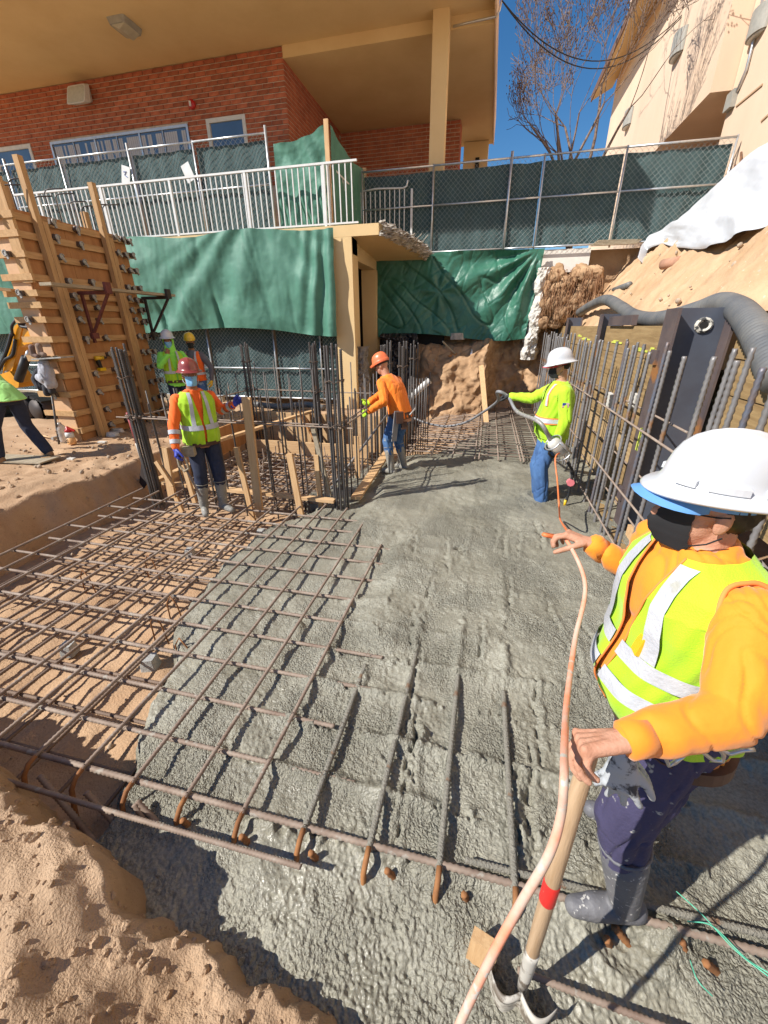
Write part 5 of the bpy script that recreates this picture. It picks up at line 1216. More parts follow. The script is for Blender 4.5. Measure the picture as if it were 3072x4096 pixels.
M_palegreen = mat('pale_green_shirt', (0.42, 0.83, 0.22), 0.8, scale=3, col2=(0.36, 0.72, 0.18), sheen=0.2)
M_orange = mat('hi_vis_orange', (0.94, 0.155, 0.008), 0.8, scale=5, col2=(0.82, 0.12, 0.006), bump=0.15, bscale=160, sheen=0.2)
M_amber = mat('amber_shirt', (0.86, 0.285, 0.012), 0.8, scale=4, col2=(0.80, 0.245, 0.010), bump=0.35, bscale=22, sheen=0.25)
M_amber2 = mat('amber_shirt_far', (0.93, 0.24, 0.010), 0.8, scale=5, col2=(0.86, 0.19, 0.008), sheen=0.2)
M_refl = mat('silver_reflective', (0.55, 0.56, 0.59), 0.4, scale=7, col2=(0.44, 0.45, 0.48), bump=0.3, bscale=90, speck=(9, 0.70, (0.40, 0.39, 0.34)))
M_jean = mat('blue_jeans', (0.075, 0.17, 0.36), 0.85, scale=4, col2=(0.045, 0.105, 0.25), bump=0.2, bscale=200, speck=(7, 0.66, (0.30, 0.36, 0.42)))
M_navy = mat('navy_trousers', (0.022, 0.030, 0.065), 0.85, scale=5, var=0.35, bump=0.2, bscale=150)
M_purple = mat('muddy_purple_trousers', (0.060, 0.052, 0.115), 0.85, scale=5, col2=(0.04, 0.034, 0.078), bump=0.3, bscale=90, speck=(24, 0.66, (0.38, 0.36, 0.33)))
M_boot = mat('muddy_rubber_boot', (0.20, 0.19, 0.17), 0.7, scale=6, col2=(0.30, 0.28, 0.24), bump=0.4, bscale=60, speck=(40, 0.62, (0.42, 0.40, 0.35)))
M_bootn = mat('splashed_rubber_boot', (0.115, 0.112, 0.125), 0.6, scale=5, col2=(0.17, 0.165, 0.165), bump=0.35, bscale=60, speck=(55, 0.635, (0.50, 0.48, 0.44)))
M_tanboot = mat('tan_leather_boot', (0.34, 0.19, 0.09), 0.8, scale=8, var=0.3, bump=0.3)
M_bluegl = mat('blue_rubber_glove', (0.035, 0.06, 0.42), 0.5, scale=8, col2=(0.025, 0.04, 0.30), bump=0.2)
M_blackgl = mat('black_work_glove', (0.03, 0.03, 0.033), 0.7, scale=15, var=0.5)
M_greygl = mat('grey_work_glove', (0.42, 0.44, 0.46), 0.8, scale=22, col2=(0.06, 0.06, 0.065), mixlo=0.38, mixhi=0.46)
M_hatw = mat('white_hard_hat', (0.60, 0.61, 0.63), 0.32, scale=4, col2=(0.54, 0.55, 0.57), speck=(17, 0.67, (0.24, 0.23, 0.21)), coat=0.3)
M_haty = mat('yellow_hard_hat', (0.80, 0.50, 0.015), 0.3, scale=5, var=0.1, coat=0.3)
M_hatr = mat('maroon_hard_hat', (0.29, 0.055, 0.035), 0.28, scale=5, col2=(0.22, 0.035, 0.025), coat=0.4)
M_hato = mat('orange_hard_hat', (0.88, 0.19, 0.07), 0.35, scale=5, var=0.12, coat=0.2)
M_maskb = mat('blue_surgical_mask', (0.22, 0.50, 0.80), 0.8, scale=8, var=0.1)
M_maskk = mat('black_cloth_mask', (0.015, 0.015, 0.017), 0.8, scale=8, var=0.3)
M_leather = mat('brown_leather_belt', (0.10, 0.045, 0.028), 0.6, scale=9, var=0.4)
M_pinktrim = mat('orange_trim', (0.92, 0.27, 0.06), 0.8, scale=9, var=0.1)
M_bluecap = mat('blue_cap_fabric', (0.13, 0.33, 0.68), 0.8, scale=9, var=0.15)
M_redcap = mat('red_cap_fabric', (0.62, 0.03, 0.06), 0.8, scale=9, var=0.15)
M_stick = mat('worn_sticker', (0.62, 0.60, 0.52), 0.5, scale=16, col2=(0.10, 0.07, 0.06), mixlo=0.42, mixhi=0.5)
# ================================================================== site clutter
def catmull(pts, n=8):
    P = [Vector(p) for p in pts]; P = [P[0]*2-P[1]] + P + [P[-1]*2-P[-2]]; out = []
    for i in range(1, len(P)-2):
        a, b, c, d = P[i-1:i+3]
        for k in range(n):
            t = k/n; out.append(0.5*((2*b)+(c-a)*t+(2*a-5*b+4*c-d)*t*t+(3*b-a-3*c+d)*t**3))
    out.append(P[-2]); return out
M_corr = mat('dusty_corrugated_pipe', (0.095, 0.10, 0.108), 0.55, scale=3, col2=(0.17, 0.165, 0.155), detail=8)
hs = thing('drain_hose', 'thick black corrugated drain pipe snaking along the top of the shoring wall', 'pipe', (1.95, 8, 2.1))
path = catmull([at_x(2318, 1250, 2.0), at_x(2365, 1222, 2.0), at_x(2425, 1200, 2.0), at_x(2480, 1228, 1.98), at_x(2530, 1262, 1.95), at_x(2600, 1278, 1.93), at_x(2690, 1268, 1.98), at_x(2790, 1240, 2.07), at_x(2880, 1212, 2.10), at_x(2955, 1240, 2.05), at_x(3015, 1310, 1.98), at_x(3065, 1400, 1.92), at_x(3120, 1520, 1.85)], 40)
rad = []; al = 0.0
for i, p in enumerate(path):
    if i: al += (p-path[i-1]).length
    rad.append(0.085*(1+0.045*math.copysign(1, math.sin(al*2*math.pi/0.045))) + 0.02*min(1, max(0, (i-300)/100)))
MB().tube(path, rad, 18).build('corrugated_pipe', M_corr, hs, True)
# old footing, curb and roots at the end of the shoring wall
M_oldw = mat('flaking_white_concrete', (0.72, 0.69, 0.64), 0.95, scale=7, col2=(0.50, 0.46, 0.40), bump=1.0, bscale=30, detail=9)
def PF(u, v):
    z = 1.25+2.05*v; s = 2*u-1; x = 1.08+0.20*s+0.10*(v-0.4)+0.06*fbm(z*3, s, 3, 191); y = 11.62+0.35*np.abs(s)**3+0.08*fbm(x*5, z*4, 3, 193, 0.5)+0.012*fbm(x*18, z*16, 2, 195); return x, y, z
tag(sheet('old_footing', PF, M_oldw, None, 40, 130, False), 'flaking white old concrete footing between the glossy tarp and the roots', 'footing')
tag(MB().bb((0.95, 12.0, 3.22), (2.15, 12.18, 3.70)).build('curb_wall', mat('white_curb', (0.80, 0.75, 0.68), 0.85, scale=5, var=0.12)), 'low white curb wall under the right fence', 'curb wall')
rt_ = thing('root_clump', 'clump of hanging brown roots and soil at the end of the shoring wall', 'roots', (1.7, 11.6, 2.2))
M_root = mat('brown_roots', (0.34, 0.185, 0.095), 0.9, scale=9, col2=(0.20, 0.10, 0.05)); mb = MB()
for i in range(60): mb.sphere((random.uniform(1.3, 2.35), random.uniform(11.45, 11.9), random.uniform(2.1, 3.25)), (random.uniform(.12, .24), .16, random.uniform(.12, .24)), 8)
place_me = None
def quick_blob(mb, vox, fold, fs, seed):
    return blob(mb, vox, 2, fold, fs, (1, 1, 1), seed)
place(blob(mb, 0.03, 1, 0.10, 5, (1, 1, 1), 8), 'soil', M_cut, rt_)
fib = MB()
for i in range(170):
    x = random.uniform(1.2, 2.4); y = 11.42+random.uniform(-.12, .1); z = random.uniform(2.6, 3.25); p = [V(x, y, z)]
    if 1.75 < x < 2.0 and random.random() < 0.6: continue
    for k in range(5): p.append(p[-1]+V(random.gauss(-0.02, .035), random.gauss(-.015, .02), -random.uniform(.08, .2)))
    fib.tube(p, [0.008, 0.007, 0.006, 0.005, 0.004, 0.002], 4, caps=False)
stuff(fib.build('root_fibres', M_root, rt_))
tag(MB().tube([on_slope(2445, 1165, 0.0), on_slope(2518, 1138, 0.06)], 0.055, 14).build('pipe_stub', M_corr, None, True), 'short black pipe stub sticking out of the slope', 'pipe')
o = thing('clay_pipe', 'broken clay pipe end in the slope below the white sheet', 'pipe', on_slope(2660, 1060)); M_clay = mat('clay_pipe', (0.52, 0.28, 0.18), 0.9, scale=9, var=0.3)
MB().tube([on_slope(2652, 1058, 0.10), on_slope(2720, 1045, -0.05)], 0.075, 16).build('barrel', M_clay, o, True); MB().tube([on_slope(2650.5, 1058.3, 0.105), on_slope(2653, 1058, 0.099)], 0.058, 16).build('bore', M_dark, o)
pal = thing('wood_pallet', 'grey broken pallet slats under the far right fence', 'pallet', (2.6, 11.8, 3.75))
for k in range(4): MB().box((2.55+0.05*k, 11.7+0.07*k, 3.70+0.035*k), (0.95, 0.09, 0.02), Matrix.Rotation(0.05*k, 3, 'Z')).build('slat', M_plank, pal)
# loose stones on slope, shelf and pit edge
M_stone = mat('loose_stones', (0.55, 0.42, 0.30), 0.95, scale=20, var=0.4, bump=0.5)
st = MB()
def pebble(c, s): st.sphere(c, (s*random.uniform(.7, 1.2), s*random.uniform(.7, 1.2), s*random.uniform(.5, .9)), 6, Quaternion((1, random.random(), random.random(), random.random())).normalized().to_matrix())
for i in range(90):
    y = random.uniform(3, 11.5); x = random.uniform(2.1, 3.6); pebble(V(x, y, 1.93+1.18*(x-1.85)+0.02), random.choice((.012, .015, .018, .02, .035)))
for i in range(260): pebble(V(random.uniform(-9, -5.1), random.uniform(2.8, 9), 0.31), random.choice((.01, .012, .018, .03)))
for i in range(120): pebble(V(random.uniform(-4.7, -1.7), random.uniform(1, 4.2), -0.345), random.choice((.008, .012, .02)))
cl_ = MB(); rc = random.Random(4)
def clod(c, s):
    k = len(cl_.v); cl_.sphere(c, (s*rc.uniform(.7, 1.2), s*rc.uniform(.7, 1.2), s*rc.uniform(.5, .9)), 7, Quaternion((1, rc.random(), rc.random(), rc.random())).normalized().to_matrix())
    for i in range(k, len(cl_.v)):
        x, y, z = cl_.v[i]; f = rc.uniform(0.80, 1.15); cl_.v[i] = (c.x+(x-c.x)*f, c.y+(y-c.y)*f, c.z+(z-c.z)*f)
idx = [i for i in range(len(BANK[0])) if BANK[3][i] > 0.55 and -0.1 < BANK[1][i] < 0.75 and -2.4 < BANK[0][i] < 0.2]
for i in rc.sample(idx, 620): clod(V(BANK[0][i], BANK[1][i], BANK[2][i]), rc.choice((.004, .005, .006, .008, .010, .014, .020)))
idx = [i for i in range(len(SHELF[0])) if -8.5 < SHELF[0][i] < -4.7 and 2.2 < SHELF[1][i] < 8.5]
for i in rc.sample(idx, 420): clod(V(SHELF[0][i], SHELF[1][i], SHELF[2][i]), rc.choice((.012, .015, .02, .03, .045)))
stuff(tag(cl_.build('dirt_clods', M_dirtfine, None, False), 'crumbled dirt clods lying on the bank and shelf', 'dirt clods'))
stuff(tag(st.build('loose_stones', M_stone, None, True), 'small loose stones scattered over the dirt', 'stones'))
# ---------------- things on the earth mound
tag(MB().beam(at_y(1925, 1462, 10.3), at_y(1945, 1690, 9.6), 0.115, 0.03, (0, 1, 0)).build('plank', M_lumber), 'long pale plank leaning against the front of the earth mound', 'plank')
tag(MB().tube(catmull([at_y(1645, 1590, 10.2), at_y(1680, 1555, 10.15), at_y(1718, 1523, 10.1)], 6), 0.075, 16).build('plastic_pipe', M_white, None, True), 'white plastic pipe jutting from the left of the earth mound', 'pipe')
for (x0, y0, x1, y1, w, m, lb) in ((1745, 1475, 1835, 1440, 0.36, M_lumberx, 'square plywood offcut lying on top of the mound'), (1790, 1480, 1810, 1405, 0.07, M_ply, 'thin orange stick standing against the plywood offcut'), (1735, 1440, 1770, 1480, 0.11, M_plank, 'grey board end left of the plywood offcut'), (1795, 1425, 1825, 1415, 0.06, M_ply, 'small orange offcut above the plywood piece'), (1770, 1365, 1830, 1425, 0.06, M_plank, 'grey stick lying up the back of the mound')):
    tag(MB().beam(at_y(x0, y0, 11.0), at_y(x1, y1, 11.25), w, 0.03, (0, -0.4, 1)).build('wood_offcut', m), lb, 'wood offcut')
mb = MB(); mb.loft([(at_y(1830, 1358, 11.75), V(1, 0, 0), V(0, 1, 0), 0.20, 0.12), (at_y(1830, 1332, 11.75), V(1, 0, 0), V(0, 1, 0), 0.17, 0.10)], 7, 3); tag(mb.build('rubble_block', M_rubble), 'grey rubble block lying against the bottom of the glossy tarp', 'rubble')
bt = thing('water_bottle', 'small water bottle with a blue label standing on the earth mound', 'bottle', at_y(1885, 1432, 11.0)); c = at_y(1885, 1432, 11.0)
MB().lathe([(0.03, 0), (0.03, 0.13), (0.012, 0.18), (0.012, 0.2)], 12, Matrix.Translation(c)).build('bottle', mat('dull_bottle', (0.62, 0.66, 0.70), 0.2, scale=9, var=0.2), bt, True); MB().lathe([(0.031, 0.05), (0.031, 0.10)], 12, Matrix.Translation(c)).build('label', mat('blue_label', (0.03, 0.12, 0.5), 0.5), bt, True)
# black plastic and broken footing by the column
def P6(u, v):
    x = -2.75+0.95*u; z = 0.35+1.55*v; y = 10.5+0.9*v+0.20*fbm(x*3, z*3, 4, 171)+0.08*fbm(x*9, z*9, 3, 173); return x+0.1*fbm(z*3, x, 2, 9), y, z
tag(sheet('black_plastic', P6, mat('black_plastic_sheet', (0.022, 0.020, 0.024), 0.4, scale=5, var=0.4), None, 60, 60), 'crumpled black plastic bunched right of the tan column', 'plastic')
def PG(u, v):
    z = 0.1+1.55*v; s = 2*u-1; x = -2.90+0.16*s+0.05*fbm(z*3, s*2, 3, 197); y = 9.62+0.30*np.abs(s)**3+0.08*fbm(x*9, z*6, 4, 199, 0.6); return x, y, z
tag(sheet('broken_footing', PG, mat('grey_broken_concrete', (0.26, 0.24, 0.22), 0.95, scale=9, col2=(0.14, 0.125, 0.11), bump=1.0, bscale=30), None, 30, 60, False), 'broken grey concrete around the foot of the tan column', 'footing')
# ---------------- left yard: excavator
M_yel = mat('digger_yellow', (0.80, 0.36, 0.012), 0.4, scale=4, col2=(0.68, 0.28, 0.01), coat=0.2)
ex = thing('excavator', 'yellow mini excavator arm and track half hidden behind the wall form', 'excavator', (-9.6, 7.3, 0.3))
EY = 7.3
def epoly(pts, t, m, nm, dy=0.0):
    P = [at_y(x, y, EY+dy) for x, y in pts]; return MB().prism(P, (0, t, 0)).build(nm, m, ex)
zq = lambda x, y: (x*0.3165, 1200+y*0.3165)
bo = epoly([zq(30, 930), zq(60, 760), zq(180, 330), zq(250, 270), zq(300, 290), zq(260, 420), zq(240, 560), zq(170, 830), zq(140, 930)], 0.24, M_yel, 'boom')
dp = epoly([zq(230, 300), zq(300, 270), zq(520, 330), zq(520, 520), zq(330, 560), zq(260, 600), zq(235, 500)], 0.20, M_yel, 'dipper', 0.02)
epoly([zq(-60, 960), zq(120, 900), zq(240, 1050), zq(230, 1110), zq(-60, 1110)], 0.4, M_yel, 'pivot', -0.06)
a, b, c = at_y(*zq(235, 1010), EY-0.05), at_y(*zq(330, 730), EY-0.05), at_y(*zq(365, 650), EY-0.05)
MB().tube([a, b], 0.085, 14).build('ram', M_black, ex, True); MB().tube([b, c], 0.04, 12).build('ram_rod', M_alu, ex, True)
MB().tube(catmull([at_y(*zq(160, 450), EY-0.04), at_y(*zq(150, 330), EY-0.06), at_y(*zq(220, 250), EY-0.06), at_y(*zq(260, 330), EY-0.05), at_y(*zq(370, 350), EY-0.05)], 8), 0.028, 8).build('hydraulic_hose', M_black, ex, True)
MB().tube(catmull([at_y(*zq(150, 420), EY-0.04), at_y(*zq(110, 560), EY-0.05), at_y(*zq(60, 700), EY-0.05), at_y(*zq(0, 830), EY-0.05)], 8), 0.035, 8).build('hydraulic_hose', M_black, ex, True)
MB().tube(catmull([at_y(*zq(190, 500), EY-0.04), at_y(*zq(160, 690), EY-0.05), at_y(*zq(60, 760), EY-0.05), at_y(*zq(-20, 900), EY-0.05)], 8), 0.03, 8).build('hydraulic_hose', M_black, ex, True)
for (x, y) in ((280, 285), (110, 930), (375, 345)):
    p = at_y(*zq(x, y), EY); MB().tube([p+V(0, -0.05, 0), p+V(0, 0.3, 0)], 0.06, 14).build('pivot_pin', M_dkst, ex, True)
# maker's letters on the dipper, cut off by the form
lt = MB(); zz = lambda x, y: at_y(*zq(x, y), EY+0.012)
lt.tube([zz(455, 365), zz(455, 415), zz(440, 425), zz(415, 425), zz(412, 405)], 0.022, 4); lt.tube([zz(440, 365), zz(470, 365)], 0.022, 4); lt.tube([zz(410, 375), zz(425, 375), zz(425, 392), zz(410, 392)], 0.016, 4)
lt.build('lettering', M_black, dp)
tk = MB(); c = at_y(*zq(430, 1390), EY-0.5); n = 26
for k in range(n):
    t = 2*math.pi*k/n; px_ = 0.55*max(-1, min(1, 1.3*math.cos(t))) + 0.27*math.cos(t)*0.2; p = c+V(px_-0.35, 0, 0.30*math.sin(t)); tk.box(p+V(0, 0.14, 0), (0.13, 0.32, 0.05), Matrix.Rotation(-math.atan2(0.30*math.cos(t), -0.55*math.sin(t)-1e-3), 3, 'Y'))
tk.build('track', M_black, ex); MB().tube([c+V(-0.35, -0.01, 0), c+V(-0.35, 0.25, 0)], 0.24, 20).build('track_wheel', M_dkst, ex, True); MB().tube([c+V(0.12, -0.02, 0), c+V(0.12, 0.25, 0)], 0.22, 20).build('track_wheel', M_dkst, ex, True)
tag(MB().bb((-14, 9.2, 0.36), (-6.4, 9.32, 0.50)).build('timber_curb', M_plank), 'long pale timber lying at the foot of the low fence', 'timber')
tag(MB().bb((-13, 8.7, 0.32), (-7.2, 8.82, 0.42)).build('timber_curb', M_lumberx), 'long timber in front of the low fence beside the excavator track', 'timber')
tag(MB().tube(catmull([V(-5.4, 8.9, 0.40), V(-4.6, 8.8, 0.38), V(-4.0, 8.95, 0.42), V(-3.5, 8.7, 0.40)], 8), 0.07, 12).build('drain_pipe', M_corr, None, True), 'dark pipe lying on the dirt before the low fence', 'pipe')
# clothes and boots hanging on the form end
jk = MB(); zq2 = lambda x, y, Y=5.33: at_y(x*0.3165, 1200+y*0.3165, Y)
jk.capsule(zq2(560, 800), zq2(590, 980), 0.07, 0.11); jk.capsule(zq2(520, 980), zq2(640, 1050), 0.07, 0.09); jk.capsule(zq2(590, 880), zq2(640, 1060), 0.09, 0.09)
cl = thing('hanging_clothes', 'grey hooded jacket and dark trousers hanging on the left end of the wall form', 'clothes', zq2(590, 950))
place(blob(jk, 0.014, 2, 0.02, 8, seed=3), 'jacket', mat('grey_jersey', (0.50, 0.50, 0.55), 0.9, scale=8, var=0.25), cl)
jk = MB(); jk.capsule(zq2(580, 1080), zq2(600, 1180), 0.05, 0.05); jk.capsule(zq2(640, 1070), zq2(660, 1150), 0.05, 0.05); jk.capsule(zq2(490, 900), zq2(440, 1000), 0.05, 0.05); jk.capsule(zq2(440, 1010), zq2(510, 1100), 0.05, 0.06)
place(blob(jk, 0.014, 2, 0.012, 10, seed=4), 'trousers', mat('dark_grey_cloth', (0.045, 0.045, 0.055), 0.9, scale=8, var=0.3), cl)
for k, (x, y, lb) in enumerate(((430, 690, 'left brown boot of the pair set on the form end'), (520, 670, 'right brown boot of the pair set on the form end'))):
    mb = MB(); mb.capsule(zq2(x-30, y-90), zq2(x-10, y-10), 0.045, 0.042); mb.capsule(zq2(x-10, y), zq2(x+40, y+20), 0.04, 0.034); tag(place(blob(mb, 0.009, 2, 0.004, 14), 'work_boot', mat('brown_boot_%d' % k, (0.30, 0.20, 0.15) if k else (0.24, 0.15, 0.12), 0.8, scale=10, var=0.4), None), lb, 'boot')
tag(MB().beam(zq2(480, 745), zq2(850, 720), 0.22, 0.02).build('small_board', M_clamp), 'grey tray board resting on the form end under the boots', 'board')
# cordless drill on a waler
dr = thing('cordless_drill', 'yellow cordless drill standing on a waler of the wall form', 'drill', at_x(400, 1475, FX+0.1)); DX = FX+0.07
d0 = at_x(398, 1432, DX); MB().tube([d0+V(0, -0.09, 0.0), d0+V(0, 0.07, 0.0)], [0.035, 0.032], 12).build('body', M_haty, dr, True); MB().tube([d0+V(0, 0.07, 0), d0+V(0, 0.14, 0)], [0.026, 0.014], 10).build('chuck', M_black, dr, True)
MB().beam(d0+V(0, -0.05, -0.02), d0+V(0, -0.03, -0.16), 0.045, 0.05, (0, 1, 0)).build('grip', M_black, dr); MB().box(d0+V(0, -0.02, -0.185), (0.075, 0.12, 0.05)).build('battery', M_haty, dr)
# jug, sprayer, hammer, rod, debris on the shelf
GZ = 0.31
p = at_z(262, 1768, GZ); jg = thing('water_jug', 'clear ribbed plastic jug on the dirt beside the wall form', 'jug', p)
MB().lathe([(0.06, 0), (0.075, 0.02)]+[(0.072+0.006*(k % 2), 0.04+0.025*k) for k in range(8)]+[(0.07, 0.26), (0.03, 0.31), (0.03, 0.33)], 18, Matrix.Translation(p)).build('jug_body', mat('clear_jug', (0.75, 0.76, 0.78), 0.15, trans=0.6, spec=0.6), jg, True)
p = at_z(290, 1775, GZ); spb = thing('spray_bottle', 'red and white pump sprayer on the dirt beside the wall form', 'sprayer', p)
MB().lathe([(0.06, 0), (0.064, 0.01), (0.063, 0.11)], 16, Matrix.Translation(p)).build('tank', mat('orange_fluid', (0.80, 0.42, 0.16), 0.5), spb, True); MB().lathe([(0.063, 0.111), (0.062, 0.17), (0.050, 0.20)], 16, Matrix.Translation(p)).build('tank_top', M_white, spb, True)
MB().lathe([(0.052, 0.201), (0.05, 0.235), (0.025, 0.25), (0.022, 0.29), (0.0, 0.295)], 16, Matrix.Translation(p)).build('pump_head', M_red, spb, True); MB().beam(p+V(0.02, 0, 0.27), p+V(0.11, 0.02, 0.22), 0.025, 0.03).build('trigger', M_red, spb)
lt = MB()
for k in range(5): lt.box(p+V(-0.005-0.004*(k % 2), -0.063, 0.04+0.02*k), (0.03, 0.004, 0.010), Matrix.Rotation(0.4*(k % 2), 3, 'Y'))
lt.build('print', M_black, spb)
hm = thing('hammer', 'wooden-handled hammer lying on the dirt left of the wall form', 'hammer', at_z(190, 1748, GZ))
a, b = at_z(160, 1740, GZ+0.02), at_z(210, 1752, GZ+0.02); MB().tube([a, b], 0.014, 8).build('handle', M_lumberx, hm, True); MB().box(b+V(0.04, 0.02, 0), (0.05, 0.12, 0.045)).build('head', M_clamp, hm)
tag(MB().tube([at_y(208, 1585, 5.3), at_z(231, 1772, GZ)+V(0, 0, -0.1)], 0.016, 8).build('steel_stake', M_bardark, None, True), 'thin steel stake standing in the dirt at the left end of the form', 'stake')
for k, (px, py, lb) in enumerate(((468, 1722, 'upper white rubble chunk on the dirt below the form'), (452, 1738, 'lower white rubble chunk on the dirt below the form'))):
    p = at_z(px, py, GZ+0.03); tag(MB().loft([(p+V(0, 0, -0.03), V(1, .2, 0), V(-.2, 1, 0), 0.13-0.02*k, 0.07), (p+V(0.01, 0, 0.04), V(1, .1, 0), V(-.1, 1, 0), 0.11, 0.05)], 7, 3).build('rubble_chunk', M_oldw), lb, 'rubble', 'white rubble by the form')
for (px, py, w, lb) in ((185, 1830, 0.12, 'small wood chip on the dirt by the bending worker'), (410, 1768, 0.14, 'white scrap of plastic on the sunlit dirt'), (285, 1835, 0.10, 'grey scrap stone on the dirt in the worker\'s shadow')):
    p = at_z(px, py, GZ+0.012); tag(MB().box(p, (w, 0.06, 0.022), Matrix.Rotation(random.uniform(-.5, .8), 3, 'Z')).build('scrap', M_lumberx if px == 185 else M_oldw), lb, 'scrap')
tag(MB().box(at_z(60, 1835, GZ+0.005), (1.2, 0.35, 0.02), Matrix.Rotation(0.1, 3, 'Z')).build('steel_sheet', M_plank), 'flat grey plank under the bending worker\'s feet', 'plank')
# shovel stuck by the left corner of the cage
sh = thing('square_shovel', 'muddy shovel with a red handle leaning behind the left corner of the cage', 'shovel', at_y(575, 1930, 4.75))
a, b = at_y(508, 1650, 4.75), at_y(570, 1850, 4.75); MB().tube([a, a.lerp(b, .6)], 0.017, 8).build('handle', mat('faded_red_handle', (0.52, 0.09, 0.10), 0.6, scale=6, var=0.4), sh, True); MB().tube([a.lerp(b, .6), b], 0.019, 8).build('socket', M_clamp, sh, True)
MB().prism([at_y(565, 1850, 4.75), at_y(590, 1855, 4.75), at_y(592, 1925, 4.72), at_y(575, 1955, 4.70), at_y(557, 1930, 4.72)], (0, 0.015, 0)).build('blade', M_dkst, sh)
# ---------------- cord, vibrator, string, stub
M_cord = mat('orange_cord', (0.80, 0.28, 0.15), 0.6, scale=10, col2=(0.58, 0.45, 0.36), speck=(30, 0.62, (0.50, 0.46, 0.40)), stretch=(1, 1, 1))
M_cord2 = mat('clean_orange_cord', (0.85, 0.22, 0.07), 0.55, scale=8, var=0.15)
def yaw_to(d): return math.atan2(-d[0], d[1])
# ---------------- worker with the maroon hat standing on the mat
w1 = Person('worker in maroon hard hat, lime vest and blue gloves standing on the rebar mat', (-3.16, 4.02, 0.0), yaw_to((0.80, -0.60)), lean=0.03, k=0.96, belly=0.05, fat=1.08,
    hand_r=(0.33, 0.16, 0.86), hand_l=V(-2.84, 4.30, 1.24), el_r=(0.8, -0.5, -0.2), el_l=(-0.6, -0.6, -0.8), feet=((0.14, 0.05), (-0.07, 0.12)), head=(-0.12, -0.05, 0), toe=(0.25, -0.25), vox=0.010)
sp1 = [dict(curl=(0.5, 0.6, 0.4), palm=-w1.r), dict(curl=(0.9, 1.1, 0.7), dir=V(0.5, 0.45, 0.55), palm=V(0.6, -0.5, 0))]
w1.body(M_skin2, sp1); w1.shirt(M_orange, 0.014); w1.pants(M_navy, 0.016, 0.5, (0.100, 0.078, 0.062)); w1.boots(M_boot, 0.25, 0.072)
w1.vest(M_vest, M_refl, off=0.024, bottom=-0.08, bands=((0.10, 0.155),), vneck=0.20, vtop=0.06, vert=(0.08, 0.125))
for i in (0, 1): w1.sleeve_bands(M_refl, ((0.22, 0.40), (0.62, 0.80)), i, 0.066, 0.050)
w1.gloves(M_bluegl, sp1, 0.13); w1.belt(M_leather, -0.085, 0.05, 0.024); w1.mask(M_maskb, M_white); w1.hair(M_hair, -0.05)
w1.hat(M_hatr, True, 0.08, sticker=(M_stick, math.pi/2-0.05))
MB().box(w1.L(0.20, 0.14, 0.80), (0.13, 0.10, 0.10), Matrix.Rotation(0.4, 3, 'Z')).build('tool_pouch', M_plank, w1.t)
# hand saw in its right hand
sv = thing('hand_saw', 'hand saw with grey handle hanging at the red-hatted worker\'s side', 'hand saw', w1.L(0.30, 0.20, 0.74))
pts = [w1.L(0.30, 0.19, 0.80), w1.L(0.27, 0.24, 0.74), w1.L(0.26, 0.25, 0.64), w1.L(0.30, 0.19, 0.60), w1.L(0.33, 0.15, 0.66), w1.L(0.33, 0.15, 0.74)]
MB().tube(pts, 0.014, 8, closed=True).build('handle', M_plank, sv, True)
MB().prism([w1.L(0.31, 0.19, 0.78), w1.L(0.29, 0.20, 0.62), w1.L(0.20, 0.30, 0.30), w1.L(0.22, 0.28, 0.30)], w1.r*0.004).build('blade', M_clampd, sv)
# ---------------- pair talking by the fence
w2 = Person('worker in white hard hat, green hood and lime vest with a hand at the chin', (-5.84, 7.05, 0.24), yaw_to((0.72, -0.62)), k=0.97, hand_r=(0.10, 0.26, 1.38), hand_l=(-0.12, 0.24, 1.12), el_r=(0.7, -0.1, -0.8), el_l=(-0.8, -0.1, -0.6), head=(-0.35, -0.10, 0), vox=0.012, fat=1.05)
sp2 = [dict(curl=(0.9, 1.0, 0.7), dir=V(0.2, 0, 1), palm=-w2.f), dict(curl=(0.8, 0.9, 0.6))]
w2.body(M_skin2, sp2); w2.shirt(M_greenhood, 0.015, lo=-0.15); w2.pants(M_navy, 0.008); w2.boots(M_tanboot, 0.10, 0.055)
w2.vest(M_vest, M_refl, off=0.022, bands=((0.10, 0.15),), vneck=0.12, vert=(0.08, 0.12)); w2.belt(M_leather, -0.05, 0.05, 0.026); w2.mask(M_maskb, M_white)
hd = MB(); hd.sphere(w2.hp(0, -0.02, 0.0), (0.094, 0.112, 0.125), 24, w2.HM); hd.capsule(w2.C(0.49), w2.hp(0, -0.03, -0.06), 0.105, 0.088); hm = blob(hd, 0.010, 3, 0.004, 14)
bm = bmesh.new(); bm.from_mesh(hm); dl = [v for v in bm.verts if (v.co-w2.hp(0, 0.09, -0.01)).length < 0.082]; bmesh.ops.delete(bm, geom=dl, context='VERTS'); bm.to_mesh(hm); bm.free(); place(hm, 'hood', M_greenhood, w2.t)
w2.hat(M_hatw, True, 0.10, k=1.02, up_=0.075)
w3 = Person('worker in yellow hard hat and orange vest standing behind the white-hatted one', (-5.66, 7.42, 0.24), yaw_to((0.25, -0.95)), k=0.95, hand_l=(-0.30, 0.04, 0.86), hand_r=(0.25, 0.05, 0.85), el_l=(-0.9, -0.3, -0.2), head=(0.38, -0.05, 0), vox=0.012)
sp3 = [dict(), dict(curl=(0.5, 0.5, 0.3))]
w3.body(M_skin2, sp3); w3.shirt(mat('grey_shirt', (0.14, 0.135, 0.15), 0.85, scale=6, var=0.2), 0.006); w3.pants(M_jean, 0.008); w3.boots(M_tanboot, 0.10, 0.055)
